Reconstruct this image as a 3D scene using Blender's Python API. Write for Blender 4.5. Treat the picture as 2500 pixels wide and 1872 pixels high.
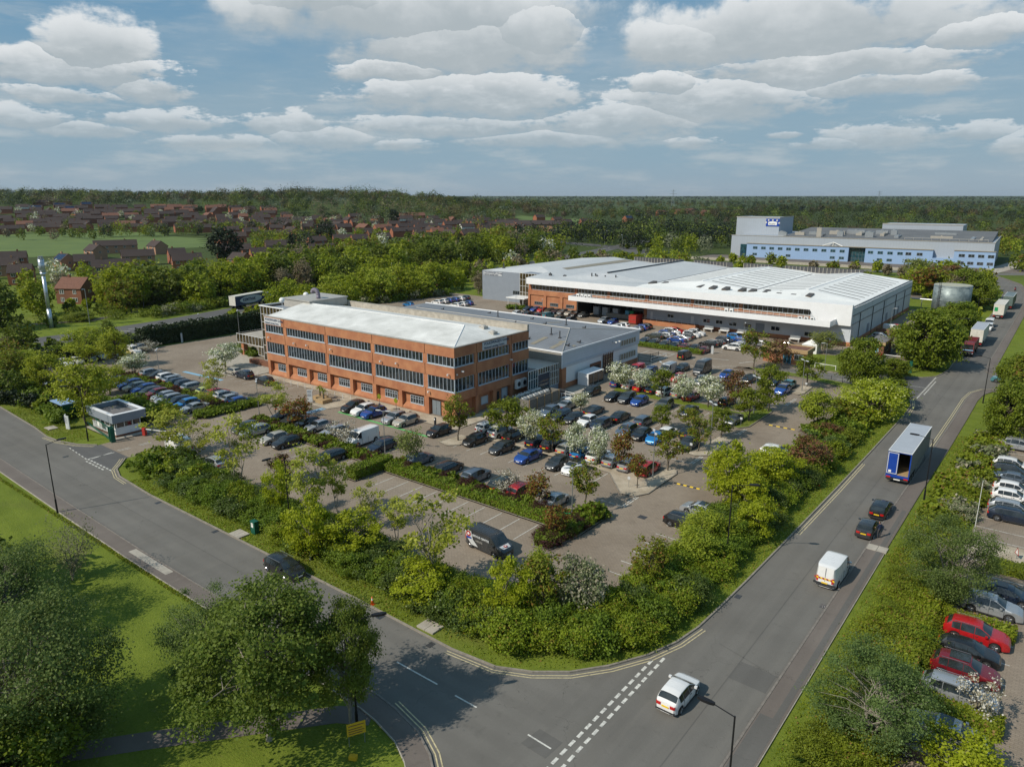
import bpy, math, random
import numpy as np
from mathutils import Vector, Matrix
random.seed(7); RG = np.random.default_rng(7)
rad = math.radians
for o in list(bpy.data.objects): bpy.data.objects.remove(o)
S = bpy.context.scene
COL = S.collection

# ------------------------------------------------------------ camera, sky, sun, exposure
# World x runs along the long front of the brick offices, y runs back towards the warehouse.
CAM = (72.98, -79.22, 34.0)
cam = bpy.data.cameras.new('camera'); camo = bpy.data.objects.new('camera', cam); COL.objects.link(camo)
cam.sensor_width = 36.0; cam.lens = 36.0*1765/2500; cam.clip_start = 0.5; cam.clip_end = 30000
PITCH = math.atan(460/1765.)
camo.location = CAM
camo.rotation_euler = (rad(90)-PITCH, 0, math.atan2(0.615, 0.788))
S.camera = camo
S.render.resolution_x = 1024; S.render.resolution_y = 766

SUN_EL = rad(41.5); TO_SUN = Vector((-0.396, -0.918, 0)).normalized()
sun = bpy.data.lights.new('sun', 'SUN'); suno = bpy.data.objects.new('sun', sun); COL.objects.link(suno)
sun.energy = 4.6; sun.angle = rad(0.55); sun.color = (1.0, 0.92, 0.79)
sd = Vector((TO_SUN.x*math.cos(SUN_EL), TO_SUN.y*math.cos(SUN_EL), math.sin(SUN_EL)))
suno.rotation_euler = sd.to_track_quat('Z', 'Y').to_euler()

S.view_settings.view_transform = 'Standard'; S.view_settings.look = 'None'
S.view_settings.exposure = -0.10; S.view_settings.gamma = 1.0
S.view_settings.use_curve_mapping = False

# cumulus: azimuth, elevation, half width, height (radians)
CLOUDS = [(-0.4899, 0.151, 0.0475, 0.0378, 1.0), (-0.5304, 0.1322, 0.0587, 0.0234, 1.0), (-0.4879, 0.1307, 0.0643, 0.0194, 1.0), (-0.4398, 0.1175, 0.0368, 0.0161, 1.0), (-0.5206, 0.1063, 0.0519, 0.0101, 1.0), (-0.5596, 0.0789, 0.0474, 0.0132, 1.0), (-0.4339, 0.0823, 0.0746, 0.0141, 1.0), (-0.5071, 0.0712, 0.0642, 0.0105, 1.0), (-0.3722, 0.0608, 0.0678, 0.0112, 1.0), (-0.3111, 0.0828, 0.0235, 0.0139, 1.0), (-0.2666, 0.0838, 0.035, 0.0167, 1.0), (-0.2421, 0.0684, 0.0651, 0.0161, 1.0), (-0.1198, 0.2125, 0.2022, 0.044, 1.0), (0.0171, 0.1908, 0.0657, 0.0453, 1.0), (-0.0566, 0.1774, 0.1519, 0.0458, 1.0), (-0.2098, 0.2253, 0.1014, 0.0197, 1.0), (-0.1453, 0.1506, 0.079, 0.0146, 1.0), (-0.0456, 0.1193, 0.1343, 0.0374, 1.0), (-0.1465, 0.1207, 0.0496, 0.0219, 1.0), (-0.0762, 0.0853, 0.1355, 0.0155, 1.0), (-0.1476, 0.0621, 0.0349, 0.0083, 1.0), (0.3462, 0.1851, 0.1844, 0.0505, 1.0), (0.2171, 0.1792, 0.0804, 0.0327, 1.0), (0.3859, 0.1465, 0.1552, 0.028, 1.0), (0.5244, 0.1688, 0.0457, 0.0184, 1.0), (0.2551, 0.1113, 0.122, 0.0323, 1.0), (0.1971, 0.1315, 0.0447, 0.0172, 1.0), (0.4331, 0.1243, 0.0747, 0.0161, 1.0), (0.5041, 0.1224, 0.0352, 0.0155, 1.0), (0.1407, 0.0873, 0.1046, 0.0296, 1.0), (0.0511, 0.0698, 0.1012, 0.012, 1.0), (0.4496, 0.0658, 0.0643, 0.0183, 1.0), (0.5472, 0.0677, 0.0293, 0.0118, 1.0), (0.4, 0.0592, 0.0399, 0.0086, 1.0), (0.3461, 0.0732, 0.0203, 0.0052, 1.0), (0.2356, 0.0617, 0.0384, 0.0099, 1.0), (0.5905, 0.0499, 0.0232, 0.014, 1.0)]

class NT:
    """small wrapper to build node trees"""
    def __init__(s, tree): s.t = tree; s.n = tree.nodes; s.l = tree.links
    def node(s, typ, **kw):
        n = s.n.new(typ)
        for k, v in kw.items(): setattr(n, k, v)
        return n
    def put(s, sock, v):
        if isinstance(v, bpy.types.NodeSocket): s.l.new(v, sock)
        elif isinstance(v, (tuple, list)) and len(v) == 3 and sock.type == 'RGBA': sock.default_value = (*v, 1)
        else: sock.default_value = v
    def m(s, op, a, b=0.0, c=None, clamp=False):
        n = s.node('ShaderNodeMath', operation=op, use_clamp=clamp)
        s.put(n.inputs[0], a); s.put(n.inputs[1], b)
        if c is not None: s.put(n.inputs[2], c)
        return n.outputs[0]
    def v(s, op, a, b=None):
        n = s.node('ShaderNodeVectorMath', operation=op); s.put(n.inputs[0], a)
        if b is not None: s.put(n.inputs[1], b)
        return n.outputs['Value'] if op in ('DOT_PRODUCT', 'LENGTH', 'DISTANCE') else n.outputs[0]
    def mix(s, f, a, b):
        n = s.node('ShaderNodeMix', data_type='RGBA'); s.put(n.inputs[0], f); s.put(n.inputs[6], a); s.put(n.inputs[7], b)
        return n.outputs[2]
    def noise(s, vec, scale, detail=3, rough=.55, dist=0.0, col=False):
        n = s.node('ShaderNodeTexNoise'); s.put(n.inputs['Vector'], vec); n.inputs['Scale'].default_value = scale
        n.inputs['Detail'].default_value = detail; n.inputs['Roughness'].default_value = rough; n.inputs['Distortion'].default_value = dist
        return n.outputs['Color'] if col else n.outputs['Fac']
    def mr(s, x, a, b, c=0.0, d=1.0, smooth=False):
        n = s.node('ShaderNodeMapRange', interpolation_type='SMOOTHSTEP' if smooth else 'LINEAR')
        s.put(n.inputs[0], x); s.put(n.inputs[1], a); s.put(n.inputs[2], b); s.put(n.inputs[3], c); s.put(n.inputs[4], d)
        return n.outputs[0]
    def comb(s, x, y, z):
        n = s.node('ShaderNodeCombineXYZ'); s.put(n.inputs[0], x); s.put(n.inputs[1], y); s.put(n.inputs[2], z); return n.outputs[0]

def build_world():
    w = bpy.data.worlds.new('World'); S.world = w; w.use_nodes = True
    T = NT(w.node_tree); T.n.clear()
    out = T.node('ShaderNodeOutputWorld'); bg = T.node('ShaderNodeBackground'); T.l.new(bg.outputs[0], out.inputs[0])
    bg.inputs[1].default_value = 0.105
    sky = T.node('ShaderNodeTexSky', sky_type='NISHITA', sun_disc=False, sun_elevation=SUN_EL,
                 sun_rotation=math.atan2(TO_SUN.x, TO_SUN.y), altitude=100, air_density=1.15, dust_density=1.6, ozone_density=1.6)
    D = T.node('ShaderNodeTexCoord').outputs['Generated']
    f = (-0.615, 0.788, 0); r = (0.788, 0.615, 0)
    sep = T.node('ShaderNodeSeparateXYZ'); T.l.new(D, sep.inputs[0]); dz = sep.outputs[2]
    warp = T.noise(D, 7.0, 8, .62, col=True)
    wv = T.node('ShaderNodeSeparateXYZ'); T.l.new(warp, wv.inputs[0])
    az = T.m('ARCTAN2', T.v('DOT_PRODUCT', D, r), T.v('DOT_PRODUCT', D, f))
    el = T.m('ARCSINE', dz)
    amp = T.mr(el, 0.03, 0.28, 0.006, 0.08)
    az2 = T.m('MULTIPLY_ADD', T.m('SUBTRACT', wv.outputs[0], .5), T.m('MULTIPLY', amp, 1.8), az)
    el2 = T.m('MULTIPLY_ADD', T.m('SUBTRACT', wv.outputs[1], .5), amp, el)
    # cauliflower relief, finer towards the horizon where the clouds are farther off
    fin = T.noise(D, 30.0, 8, .55); mid = T.noise(D, 12.0, 6, .55)
    low1 = T.noise(T.v('MULTIPLY', T.comb(az, el, .7), (42.0, 110.0, 1.0)), 1.0, 6, .6); low2 = T.noise(T.v('MULTIPLY', T.comb(az, el, .2), (15.0, 44.0, 1.0)), 1.0, 5, .6)
    kf = T.mr(el, .10, .24, 0, 1, True)
    pa = T.m('ADD', T.m('MULTIPLY', T.m('SUBTRACT', mid, .5), 2.0), T.m('MULTIPLY', T.m('SUBTRACT', fin, .5), 1.1))
    pb = T.m('ADD', T.m('MULTIPLY', T.m('SUBTRACT', low2, .5), 2.4), T.m('MULTIPLY', T.m('SUBTRACT', low1, .5), 1.9))
    puff = T.m('MULTIPLY_ADD', kf, T.m('SUBTRACT', pa, pb), pb)
    F = None; H = None
    for (ca, ce, sa, se, dens) in CLOUDS:
        dx = T.m('DIVIDE', T.m('SUBTRACT', az2, ca), sa*1.22)
        dy0 = T.m('SUBTRACT', el2, ce)
        dy = T.m('MAXIMUM', T.m('DIVIDE', dy0, se*1.22), T.m('DIVIDE', dy0, -se*0.95))
        q = T.m('SUBTRACT', 1.0, T.m('SQRT', T.m('MULTIPLY_ADD', dx, dx, T.m('MULTIPLY', dy, dy))))
        h = T.m('DIVIDE', dy0, se)
        if F is None: F, H = q, h
        else:
            g = T.m('GREATER_THAN', q, F)
            H = T.m('MULTIPLY_ADD', g, T.m('SUBTRACT', h, H), H)
            F = T.m('SMOOTH_MAX', F, q, 0.22)
    F = T.m('ADD', F, T.m('MULTIPLY', puff, T.mr(H, -.6, .5, .6, .95)))
    body = T.mr(F, -0.08, T.mr(H, -.6, .6, .60, .28), 0, 1, True)
    # flat broken layers in perspective, thicker towards the horizon
    n3 = T.noise(T.v('MULTIPLY', T.comb(az, el, 0.0), (7.0, 34.0, 1.0)), 1.0, 8, .62)
    st = T.mr(n3, 0.42, 0.64, 0, 1, True)
    stw = T.m('MULTIPLY', st, T.mr(el, 0.30, 0.05, 0.10, .95, True))
    n4 = T.noise(T.v('MULTIPLY', T.comb(az, el, .3), (2.0, 6.5, 1.0)), 1.0, 7, .6)
    wis = T.mr(n4, .40, .66, 0, .60, True)
    inv = T.m('DIVIDE', 1.0, T.m('MAXIMUM', T.m('ADD', dz, 0.012), 0.012))
    lay = T.mr(T.noise(T.v('MULTIPLY', D, T.comb(inv, inv, 0.0)), 0.7, 7, .58), 0.50, 0.66, 0, 1, True)
    layw = T.m('MULTIPLY', lay, T.mr(T.m('ABSOLUTE', az), 0.75, 1.1, 0.0, .8))
    thin = T.m('MAXIMUM', T.m('MAXIMUM', stw, wis), layw)
    # cloud light: bright tops and rims, broad grey bases
    tone = T.m('ADD', T.mr(H, -0.5, .9, -.05, .72), T.m('MULTIPLY', puff, .55))
    tone = T.m('ADD', tone, T.m('MULTIPLY', T.mr(F, 0.05, 0.6, 0.34, 0.0), T.mr(H, -.1, .5, 0, 1, True)))
    ccol = T.mix(T.mr(tone, 0.0, 1.0, 0, 1, True), (4.35, 4.9, 5.2), (7.7, 8.0, 8.15))
    thincol = T.mix(T.mr(n3, .45, .75), (3.6, 4.5, 5.05), (5.5, 6.0, 6.25))
    skyc = T.mix(.7, sky.outputs[0], (.95, 2.85, 4.75))
    hz = T.mr(el, 0.26, 0.0, 0, .9, True)
    base = T.mix(hz, skyc, (2.95, 4.2, 5.1))
    c = T.mix(T.m('MULTIPLY', thin, .75), base, thincol)
    c = T.mix(T.m('MULTIPLY', body, T.mr(el, 0.01, 0.15, .30, .97)), c, ccol)
    c = T.mix(T.mr(el, 0.05, 0.0, 0, .65, True), c, (3.3, 4.1, 4.8))
    T.l.new(c, bg.inputs[0])
build_world()

# ------------------------------------------------------------ materials
MATS = {}
def _new(name):
    m = bpy.data.materials.new(name); m.use_nodes = True; T = NT(m.node_tree)
    b = T.n['Principled BSDF']; MATS[name] = m
    return m, T, b
def pm(name, col, rough=.7, metal=0.0, var=.12, scale=1.2, var2=.0, scale2=.08, col2=None, bump=0.0, bscale=30, stripes=None, spec=.4, coat=0.0, stain=None):
    """procedural painted/stone/metal surface: base colour with two octaves of wear"""
    m, T, b = _new(name)
    P = T.node('ShaderNodeTexCoord').outputs['Object']
    G = T.node('ShaderNodeNewGeometry').outputs['Position']
    n = T.noise(G, scale, 5, .6)
    c = T.mix(T.mr(n, .3, .7), tuple(x*(1-var) for x in col), tuple(min(1, x*(1+var)) for x in col))
    if col2 is not None:
        n2 = T.noise(G, scale2, 4, .6)
        c = T.mix(T.mr(n2, .5-var2, .5+var2, 0, 1), c, col2)
    if stain:
        sc, thr, dark, stretch = stain
        q = T.noise(T.v('MULTIPLY', G, (sc, sc, sc*stretch)), 1.0, 6, .65)
        c = T.mix(T.mr(q, thr, thr+.2, 0, dark), c, tuple(x*.35 for x in col))
    hgt = None
    if stripes:
        ax, per, depth, wid = stripes
        s = T.node('ShaderNodeSeparateXYZ'); T.l.new(G, s.inputs[0])
        x = s.outputs['XYZ'.index(ax)] if ax in 'XYZ' else T.m('ADD', s.outputs[0], s.outputs[1])
        fr = T.m('FRACT', T.m('DIVIDE', x, per))
        ln = T.mr(T.m('ABSOLUTE', T.m('SUBTRACT', fr, .5)), .5-wid, .5, 0, 1)
        c = T.mix(T.m('MULTIPLY', ln, depth), c, tuple(x*.3 for x in col))
        hgt = ln
    T.put(b.inputs['Base Color'], c)
    b.inputs['Roughness'].default_value = rough; b.inputs['Metallic'].default_value = metal
    b.inputs['Specular IOR Level'].default_value = spec; b.inputs['Coat Weight'].default_value = coat; b.inputs['Coat Roughness'].default_value = .08
    T.put(b.inputs['Roughness'], T.mr(T.noise(G, scale*3, 3), .3, .7, max(0, rough-.08), min(1, rough+.08)))
    if bump:
        bm = T.node('ShaderNodeBump'); bm.inputs['Strength'].default_value = bump; bm.inputs['Distance'].default_value = .03
        T.l.new(T.noise(G, bscale, 4), bm.inputs['Height']); T.l.new(bm.outputs[0], b.inputs['Normal'])
    return m

def paint(name, col, metal=.0, rough=.28):
    m, T, b = _new(name)
    G = T.node('ShaderNodeNewGeometry').outputs['Position']
    oi = T.node('ShaderNodeObjectInfo').outputs['Random']
    c = T.mix(T.mr(T.noise(G, 2.3, 4), .35, .75, 0, .06), col, (.20, .17, .13))      # dust film
    c = T.mix(T.m('MULTIPLY', oi, .18), c, tuple(x*.6 for x in col))
    T.put(b.inputs['Base Color'], c); b.inputs['Metallic'].default_value = metal
    T.put(b.inputs['Roughness'], T.mr(T.noise(G, 4, 3), .3, .7, rough-.06, rough+.14))
    b.inputs['Coat Weight'].default_value = .7; b.inputs['Coat Roughness'].default_value = .07
    return m

def glass(name, col=(.012, .016, .018), rough=.06, spec=.9):
    m, T, b = _new(name)
    G = T.node('ShaderNodeNewGeometry').outputs['Position']
    c = T.mix(T.mr(T.noise(G, 1.1, 3), .35, .65), col, tuple(x*2.6+.004 for x in col))
    T.put(b.inputs['Base Color'], c); b.inputs['Roughness'].default_value = rough
    b.inputs['Specular IOR Level'].default_value = spec; b.inputs['IOR'].default_value = 1.55
    return m

def leaf(name, a, b_, hue=0.0, trans=.35, accent=None, arate=.0, rough=.55):
    """foliage: colour varies leaf by leaf (islands), clump by clump and tree by tree"""
    m, T, b = _new(name)
    geo = T.node('ShaderNodeNewGeometry'); isl = geo.outputs['Random Per Island']
    tr = T.node('ShaderNodeObjectInfo').outputs['Random']
    cl = T.noise(geo.outputs['Position'], .9, 2)
    c = T.mix(isl, a, b_)
    c = T.mix(T.mr(cl, .35, .68, 0, .55), c, tuple(x*.62 for x in a))
    c = T.mix(T.m('MULTIPLY', tr, .30), c, (a[0]*1.3+.01, a[1]*.95, a[2]*.7))
    if accent is not None:
        k = T.m('GREATER_THAN', T.m('ADD', isl, T.m('MULTIPLY', T.m('SUBTRACT', T.noise(geo.outputs['Position'], 1.6, 2), .5), .7)), 1-arate)
        c = T.mix(k, c, accent)
    out = [n for n in T.n if n.type == 'OUTPUT_MATERIAL'][0]
    T.put(b.inputs['Base Color'], c); b.inputs['Roughness'].default_value = rough; b.inputs['Specular IOR Level'].default_value = .25
    tl = T.node('ShaderNodeBsdfTranslucent'); T.put(tl.inputs[0], c)
    mx = T.node('ShaderNodeMixShader'); mx.inputs[0].default_value = trans
    T.l.new(b.outputs[0], mx.inputs[1]); T.l.new(tl.outputs[0], mx.inputs[2]); T.l.new(mx.outputs[0], out.inputs[0])
    return m

pm('concrete', (.36, .33, .28), .85, var=.2, bump=.3)
pm('kerb', (.24, .215, .18), .9, var=.25, scale=3)
pm('kerb_dark', (.185, .165, .145), .9, var=.25, scale=3)
pm('white_line', (.60, .59, .54), .7, var=.14, scale=5, stain=(3.5, .48, .75, 1))
pm('yellow_line', (.52, .45, .27), .7, var=.15, scale=5, stain=(3, .50, .7, 1))
pm('blue_line', (.22, .42, .58), .7, var=.15, scale=5, stain=(3, .5, .6, 1))
pm('green_line', (.12, .42, .13), .7, var=.15, scale=5, stain=(3, .55, .5, 1))
pm('gravel', (.47, .41, .32), .95, var=.35, scale=9, bump=.8, bscale=16, col2=(.30, .25, .18), var2=.15, scale2=.4)
pm('bark_mulch', (.10, .07, .045), .95, var=.4, scale=5, bump=.7)
pm('brick', (.43, .195, .095), .85, var=.13, scale=7, col2=(.33, .13, .065), var2=.14, scale2=.45, bump=.25, bscale=12, stripes=('Z', .45, .10, .05), stain=(.8, .62, .35, .4))
pm('brick_dark', (.21, .088, .05), .88, var=.18, scale=6, col2=(.15, .068, .04), var2=.2, scale2=.2, bump=.2)
pm('brick_red', (.28, .105, .058), .88, var=.2, scale=4, bump=.2)
pm('brick_pale', (.36, .20, .125), .88, var=.18, scale=4, bump=.2)
pm('white_render', (.66, .65, .60), .8, var=.1)
pm('timber_black', (.03, .028, .026), .8, var=.3)
pm('metal_coping', (.42, .40, .36), .5, .2, var=.1)
pm('roof_white', (.76, .76, .73), .55, .0, var=.07, scale=.6, col2=(.50, .50, .47), var2=.22, scale2=.25, stripes=('X', .5, .22, .12), stain=(.35, .56, .22, 1))
pm('roof_white_smooth', (.86, .86, .83), .5, .0, var=.06, scale=.5, col2=(.72, .72, .69), var2=.25, scale2=.07, stripes=('Y', 1.0, .10, .06), stain=(.22, .58, .25, 1))
pm('roof_grey', (.54, .55, .55), .5, .0, var=.08, scale=.5, col2=(.44, .46, .47), var2=.25, scale2=.06, stripes=('Y', 1.0, .12, .06), stain=(.2, .6, .3, 1))
pm('roof_felt', (.15, .145, .145), .8, var=.15, scale=1, col2=(.19, .18, .175), var2=.18, scale2=.12, stain=(.3, .55, .3, 1))
pm('roof_sheet', (.20, .215, .235), .6, .0, var=.1, scale=.8, col2=(.165, .175, .19), var2=.2, scale2=.12, stripes=('X', 1.0, .30, .05), stain=(.25, .58, .3, 1))
pm('roof_tile', (.055, .038, .033), .85, var=.25, scale=2.5, col2=(.042, .032, .03), var2=.2, scale2=.1, stripes=('Z', .35, .3, .12))
pm('roof_tile_red', (.16, .075, .05), .85, var=.25, scale=2.5, stripes=('Z', .35, .3, .12))
pm('roof_dark_flat', (.11, .115, .12), .8, var=.15, scale=.5, col2=(.14, .145, .15), var2=.15, scale2=.08)
pm('rooflight', (.25, .22, .16), .5, var=.12)
pm('rooflight_grey', (.075, .062, .05), .45, var=.12)
pm('panel_white', (.74, .75, .76), .45, .0, var=.04, scale=.5, stripes=('S', 2.4, .12, .01), stain=(.25, .62, .3, .35))
pm('panel_light', (.50, .535, .58), .45, .0, var=.05, scale=.6, stripes=('Z', 1.1, .22, .02), stain=(.25, .62, .3, .4))
pm('panel_ribbed', (.55, .57, .58), .5, .0, var=.06, scale=.5, stripes=('Y', .6, .18, .12), stain=(.25, .56, .5, .25))
pm('panel_grey', (.22, .25, .29), .5, .0, var=.05, scale=.6, stripes=('Z', .5, .14, .06))
pm('panel_beige', (.33, .31, .27), .6, var=.08, stripes=('X', .5, .15, .1))
pm('factory_grey', (.33, .37, .42), .5, .0, var=.03, scale=.2, stripes=('S', 1.4, .2, .06))
pm('factory_blue', (.25, .37, .56), .5, .0, var=.025, scale=.3, stripes=('S', 1.2, .14, .06))
pm('frame_grey', (.50, .56, .62), .45, .3, var=.06)
pm('frame_white', (.70, .70, .68), .5, var=.05)
pm('steel_white', (.72, .72, .70), .45, var=.06)
pm('door_grey', (.17, .20, .22), .5, var=.08)
pm('shutter', (.035, .05, .08), .5, var=.15, stripes=('Z', .3, .3, .1))
pm('dark_void', (.012, .012, .012), .9)
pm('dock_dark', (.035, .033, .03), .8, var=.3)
pm('rubber', (.018, .018, .018), .85, var=.2)
pm('plastic_black', (.03, .03, .032), .55, var=.2)
pm('rim', (.42, .43, .44), .3, .8, var=.08)
pm('rim_dark', (.10, .10, .105), .35, .6, var=.08)
pm('lamp_lens', (.75, .78, .8), .12, .2, var=.03, spec=.9)
pm('tail_red', (.45, .012, .01), .2, var=.05, spec=.8)
pm('plate_white', (.75, .75, .72), .5, var=.03)
pm('plate_yellow', (.75, .50, .02), .5, var=.03)
pm('black_steel', (.016, .016, .018), .5, .3, var=.2)
pm('galv', (.40, .42, .43), .4, .75, var=.12, scale=3)
pm('tank_steel', (.14, .18, .19), .55, .35, var=.1, scale=.7, stripes=('Z', 1.15, .3, .03), col2=(.25, .30, .30), var2=.1, scale2=.5)
pm('tank_roof', (.36, .36, .28), .7, var=.08)
pm('chimney_steel', (.50, .55, .60), .3, .6, var=.08)
pm('sign_grey', (.50, .52, .53), .6, var=.05)
pm('sign_text', (.035, .05, .10), .6)
pm('sign_yellow', (.62, .38, .02), .6, var=.1, scale=4)
pm('green_steel', (.01, .10, .065), .5, .2, var=.15)
pm('green_sign', (.01, .28, .09), .5, var=.1)
pm('red_paint', (.36, .03, .022), .45, var=.1)
pm('orange_paint', (.75, .12, .01), .5, var=.1)
pm('timber', (.36, .25, .13), .8, var=.2, scale=4)
pm('timber_fence', (.20, .11, .07), .85, var=.2, scale=4, stripes=('S', .25, .3, .1))
pm('fence_weathered', (.17, .16, .14), .85, var=.15, scale=3, stripes=('S', .2, .35, .15))
pm('trailer_roof', (.36, .39, .43), .6, .0, var=.06, scale=.8, stripes=('Y', 1.3, .1, .02))
pm('trailer_curtain', (.15, .155, .17), .55, var=.1, stripes=('Y', .9, .12, .03))
pm('trailer_blue', (.01, .05, .30), .35, var=.08)
pm('trailer_white', (.58, .56, .50), .6, var=.12, scale=1.5)
pm('trailer_green', (.10, .14, .13), .55, var=.12)
pm('truck_maroon', (.13, .02, .025), .45, var=.15)
pm('light_blue', (.12, .42, .62), .5, var=.08)
pm('solar', (.015, .03, .07), .25, .2, var=.1, stripes=('S', 1.0, .3, .04))
pm('duct', (.20, .18, .23), .55, .2, var=.12)
pm('skin', (.42, .24, .17), .6, var=.05)
pm('jacket_navy', (.012, .022, .06), .85, var=.2)
pm('trousers_grey', (.05, .05, .055), .85, var=.2)
pm('hair_brown', (.04, .025, .015), .8)
pm('bark', (.12, .10, .075), .9, var=.25, scale=6, bump=.5)
pm('bark_pale', (.26, .235, .19), .9, var=.25, scale=6, bump=.5)
pm('bark_dark', (.06, .048, .038), .9, var=.25, scale=6, bump=.5)
glass('glass_office'); glass('glass_car', (.010, .013, .014), .05, .7); glass('glass_bronze', (.030, .022, .008), .08, .8); glass('glass_teal', (.008, .03, .04), .07, .8)
glass('glass_house', (.03, .033, .036), .1, .6)
PAINTS = {'blk': ((.012, .013, .015), .2), 'navy': ((.012, .022, .045), .3), 'dgrey': ((.05, .055, .06), .4), 'grey': ((.13, .14, .145), .4), 'bgrey': ((.12, .155, .20), .4),
          'silv': ((.42, .44, .46), .5), 'white': ((.74, .74, .73), 0), 'blue': ((.010, .065, .30), .3), 'bblue': ((.01, .19, .50), .3), 'red': ((.42, .008, .012), .1),
          'dred': ((.20, .008, .016), .3), 'cream': ((.44, .41, .35), .3), 'olive': ((.045, .055, .038), .3), 'lime': ((.42, .47, .12), .0), 'teal': ((.08, .24, .28), .3), 'yellow': ((.72, .48, .02), 0)}
for k, (c, me) in PAINTS.items(): paint('paint_'+k, c, me)

leaf('leaf_maple', (0.130, 0.186, 0.014), (0.260, 0.312, 0.028), trans=.45)
leaf('leaf_darkmaple', (0.121, 0.188, 0.016), (0.257, 0.312, 0.028), trans=.42)
leaf('leaf_blossom', (.26, .32, .13), (.58, .62, .44), trans=.3, accent=(.76, .77, .66), arate=.35)
leaf('leaf_bareblossom', (.26, .25, .16), (.46, .45, .34), trans=.3, accent=(.68, .66, .58), arate=.35)
leaf('leaf_rust', (.20, .075, .025), (.24, .15, .03), accent=(.18, .19, .025), arate=.40, trans=.4)
leaf('leaf_copper', (.17, .075, .04), (.26, .145, .07), accent=(.16, .17, .03), arate=.25, trans=.4)
leaf('leaf_olive', (0.155, 0.201, 0.018), (0.276, 0.330, 0.030), accent=(.22, .12, .03), arate=.16, trans=.42)
leaf('leaf_ash', (0.300, 0.360, 0.044), (0.525, 0.564, 0.099), trans=.5)
leaf('leaf_sycamore', (0.286, 0.360, 0.015), (0.494, 0.552, 0.039), trans=.5)
leaf('leaf_lime', (.27, .35, .03), (.44, .50, .055), trans=.5)
leaf('leaf_yellow', (.34, .43, .02), (.55, .62, .08), trans=.5, accent=(.66, .68, .28), arate=.1)
leaf('leaf_birch', (.17, .22, .05), (.28, .32, .10), trans=.45)
leaf('leaf_bigleaf', (.125, .185, .025), (.215, .285, .05), trans=.48)
leaf('leaf_willow', (0.119, 0.189, 0.045), (0.189, 0.270, 0.085), trans=.46)
leaf('leaf_bare', (.17, .19, .08), (.28, .29, .14), trans=.4)
leaf('leaf_haw', (0.152, 0.190, 0.080), (0.285, 0.322, 0.170), accent=(.42, .38, .28), arate=.25, trans=.35)
leaf('leaf_broad', (0.090, 0.135, 0.015), (0.195, 0.250, 0.026), trans=.4)
leaf('leaf_broad_bright', (0.196, 0.263, 0.014), (0.378, 0.438, 0.030), trans=.45)
leaf('leaf_silver', (.15, .19, .11), (.27, .31, .20))
leaf('leaf_conifer', (.014, .030, .012), (.035, .055, .018), trans=.15)
leaf('leaf_grey', (.16, .14, .085), (.27, .24, .15), trans=.3)
leaf('leaf_shrub', (0.103, 0.174, 0.017), (0.227, 0.325, 0.031), trans=.4)
leaf('leaf_shrub_olive', (0.166, 0.237, 0.015), (0.332, 0.430, 0.033), accent=(.25, .19, .03), arate=.06, trans=.42)
leaf('leaf_ivy', (0.060, 0.108, 0.020), (0.165, 0.223, 0.050), rough=.4)
leaf('leaf_purple', (.055, .012, .022), (.10, .025, .04), accent=(.08, .09, .015), arate=.3)
leaf('leaf_hedge', (0.122, 0.190, 0.015), (0.243, 0.337, 0.031), accent=(.12, .045, .035), arate=.06, trans=.4)
leaf('leaf_box', (0.123, 0.176, 0.015), (0.275, 0.331, 0.031), trans=.4)
leaf('leaf_verge', (.17, .24, .016), (.31, .37, .03), accent=(.28, .18, .05), arate=.08, trans=.4)
leaf('leaf_leyland', (.014, .035, .012), (.045, .075, .02), trans=.15)
for k_, c_ in (('wood_dark', (.035, .055, .016)), ('wood_green', (.065, .105, .018)), ('wood_bright', (.13, .18, .022)), ('wood_olive', (.105, .105, .03)), ('wood_brown', (.10, .08, .05)), ('wood_silver', (.14, .175, .11)), ('wood_conifer', (.014, .026, .014))):
    leaf(k_, tuple(v*.85 for v in c_), tuple(v*1.2 for v in c_), trans=.25)

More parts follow.
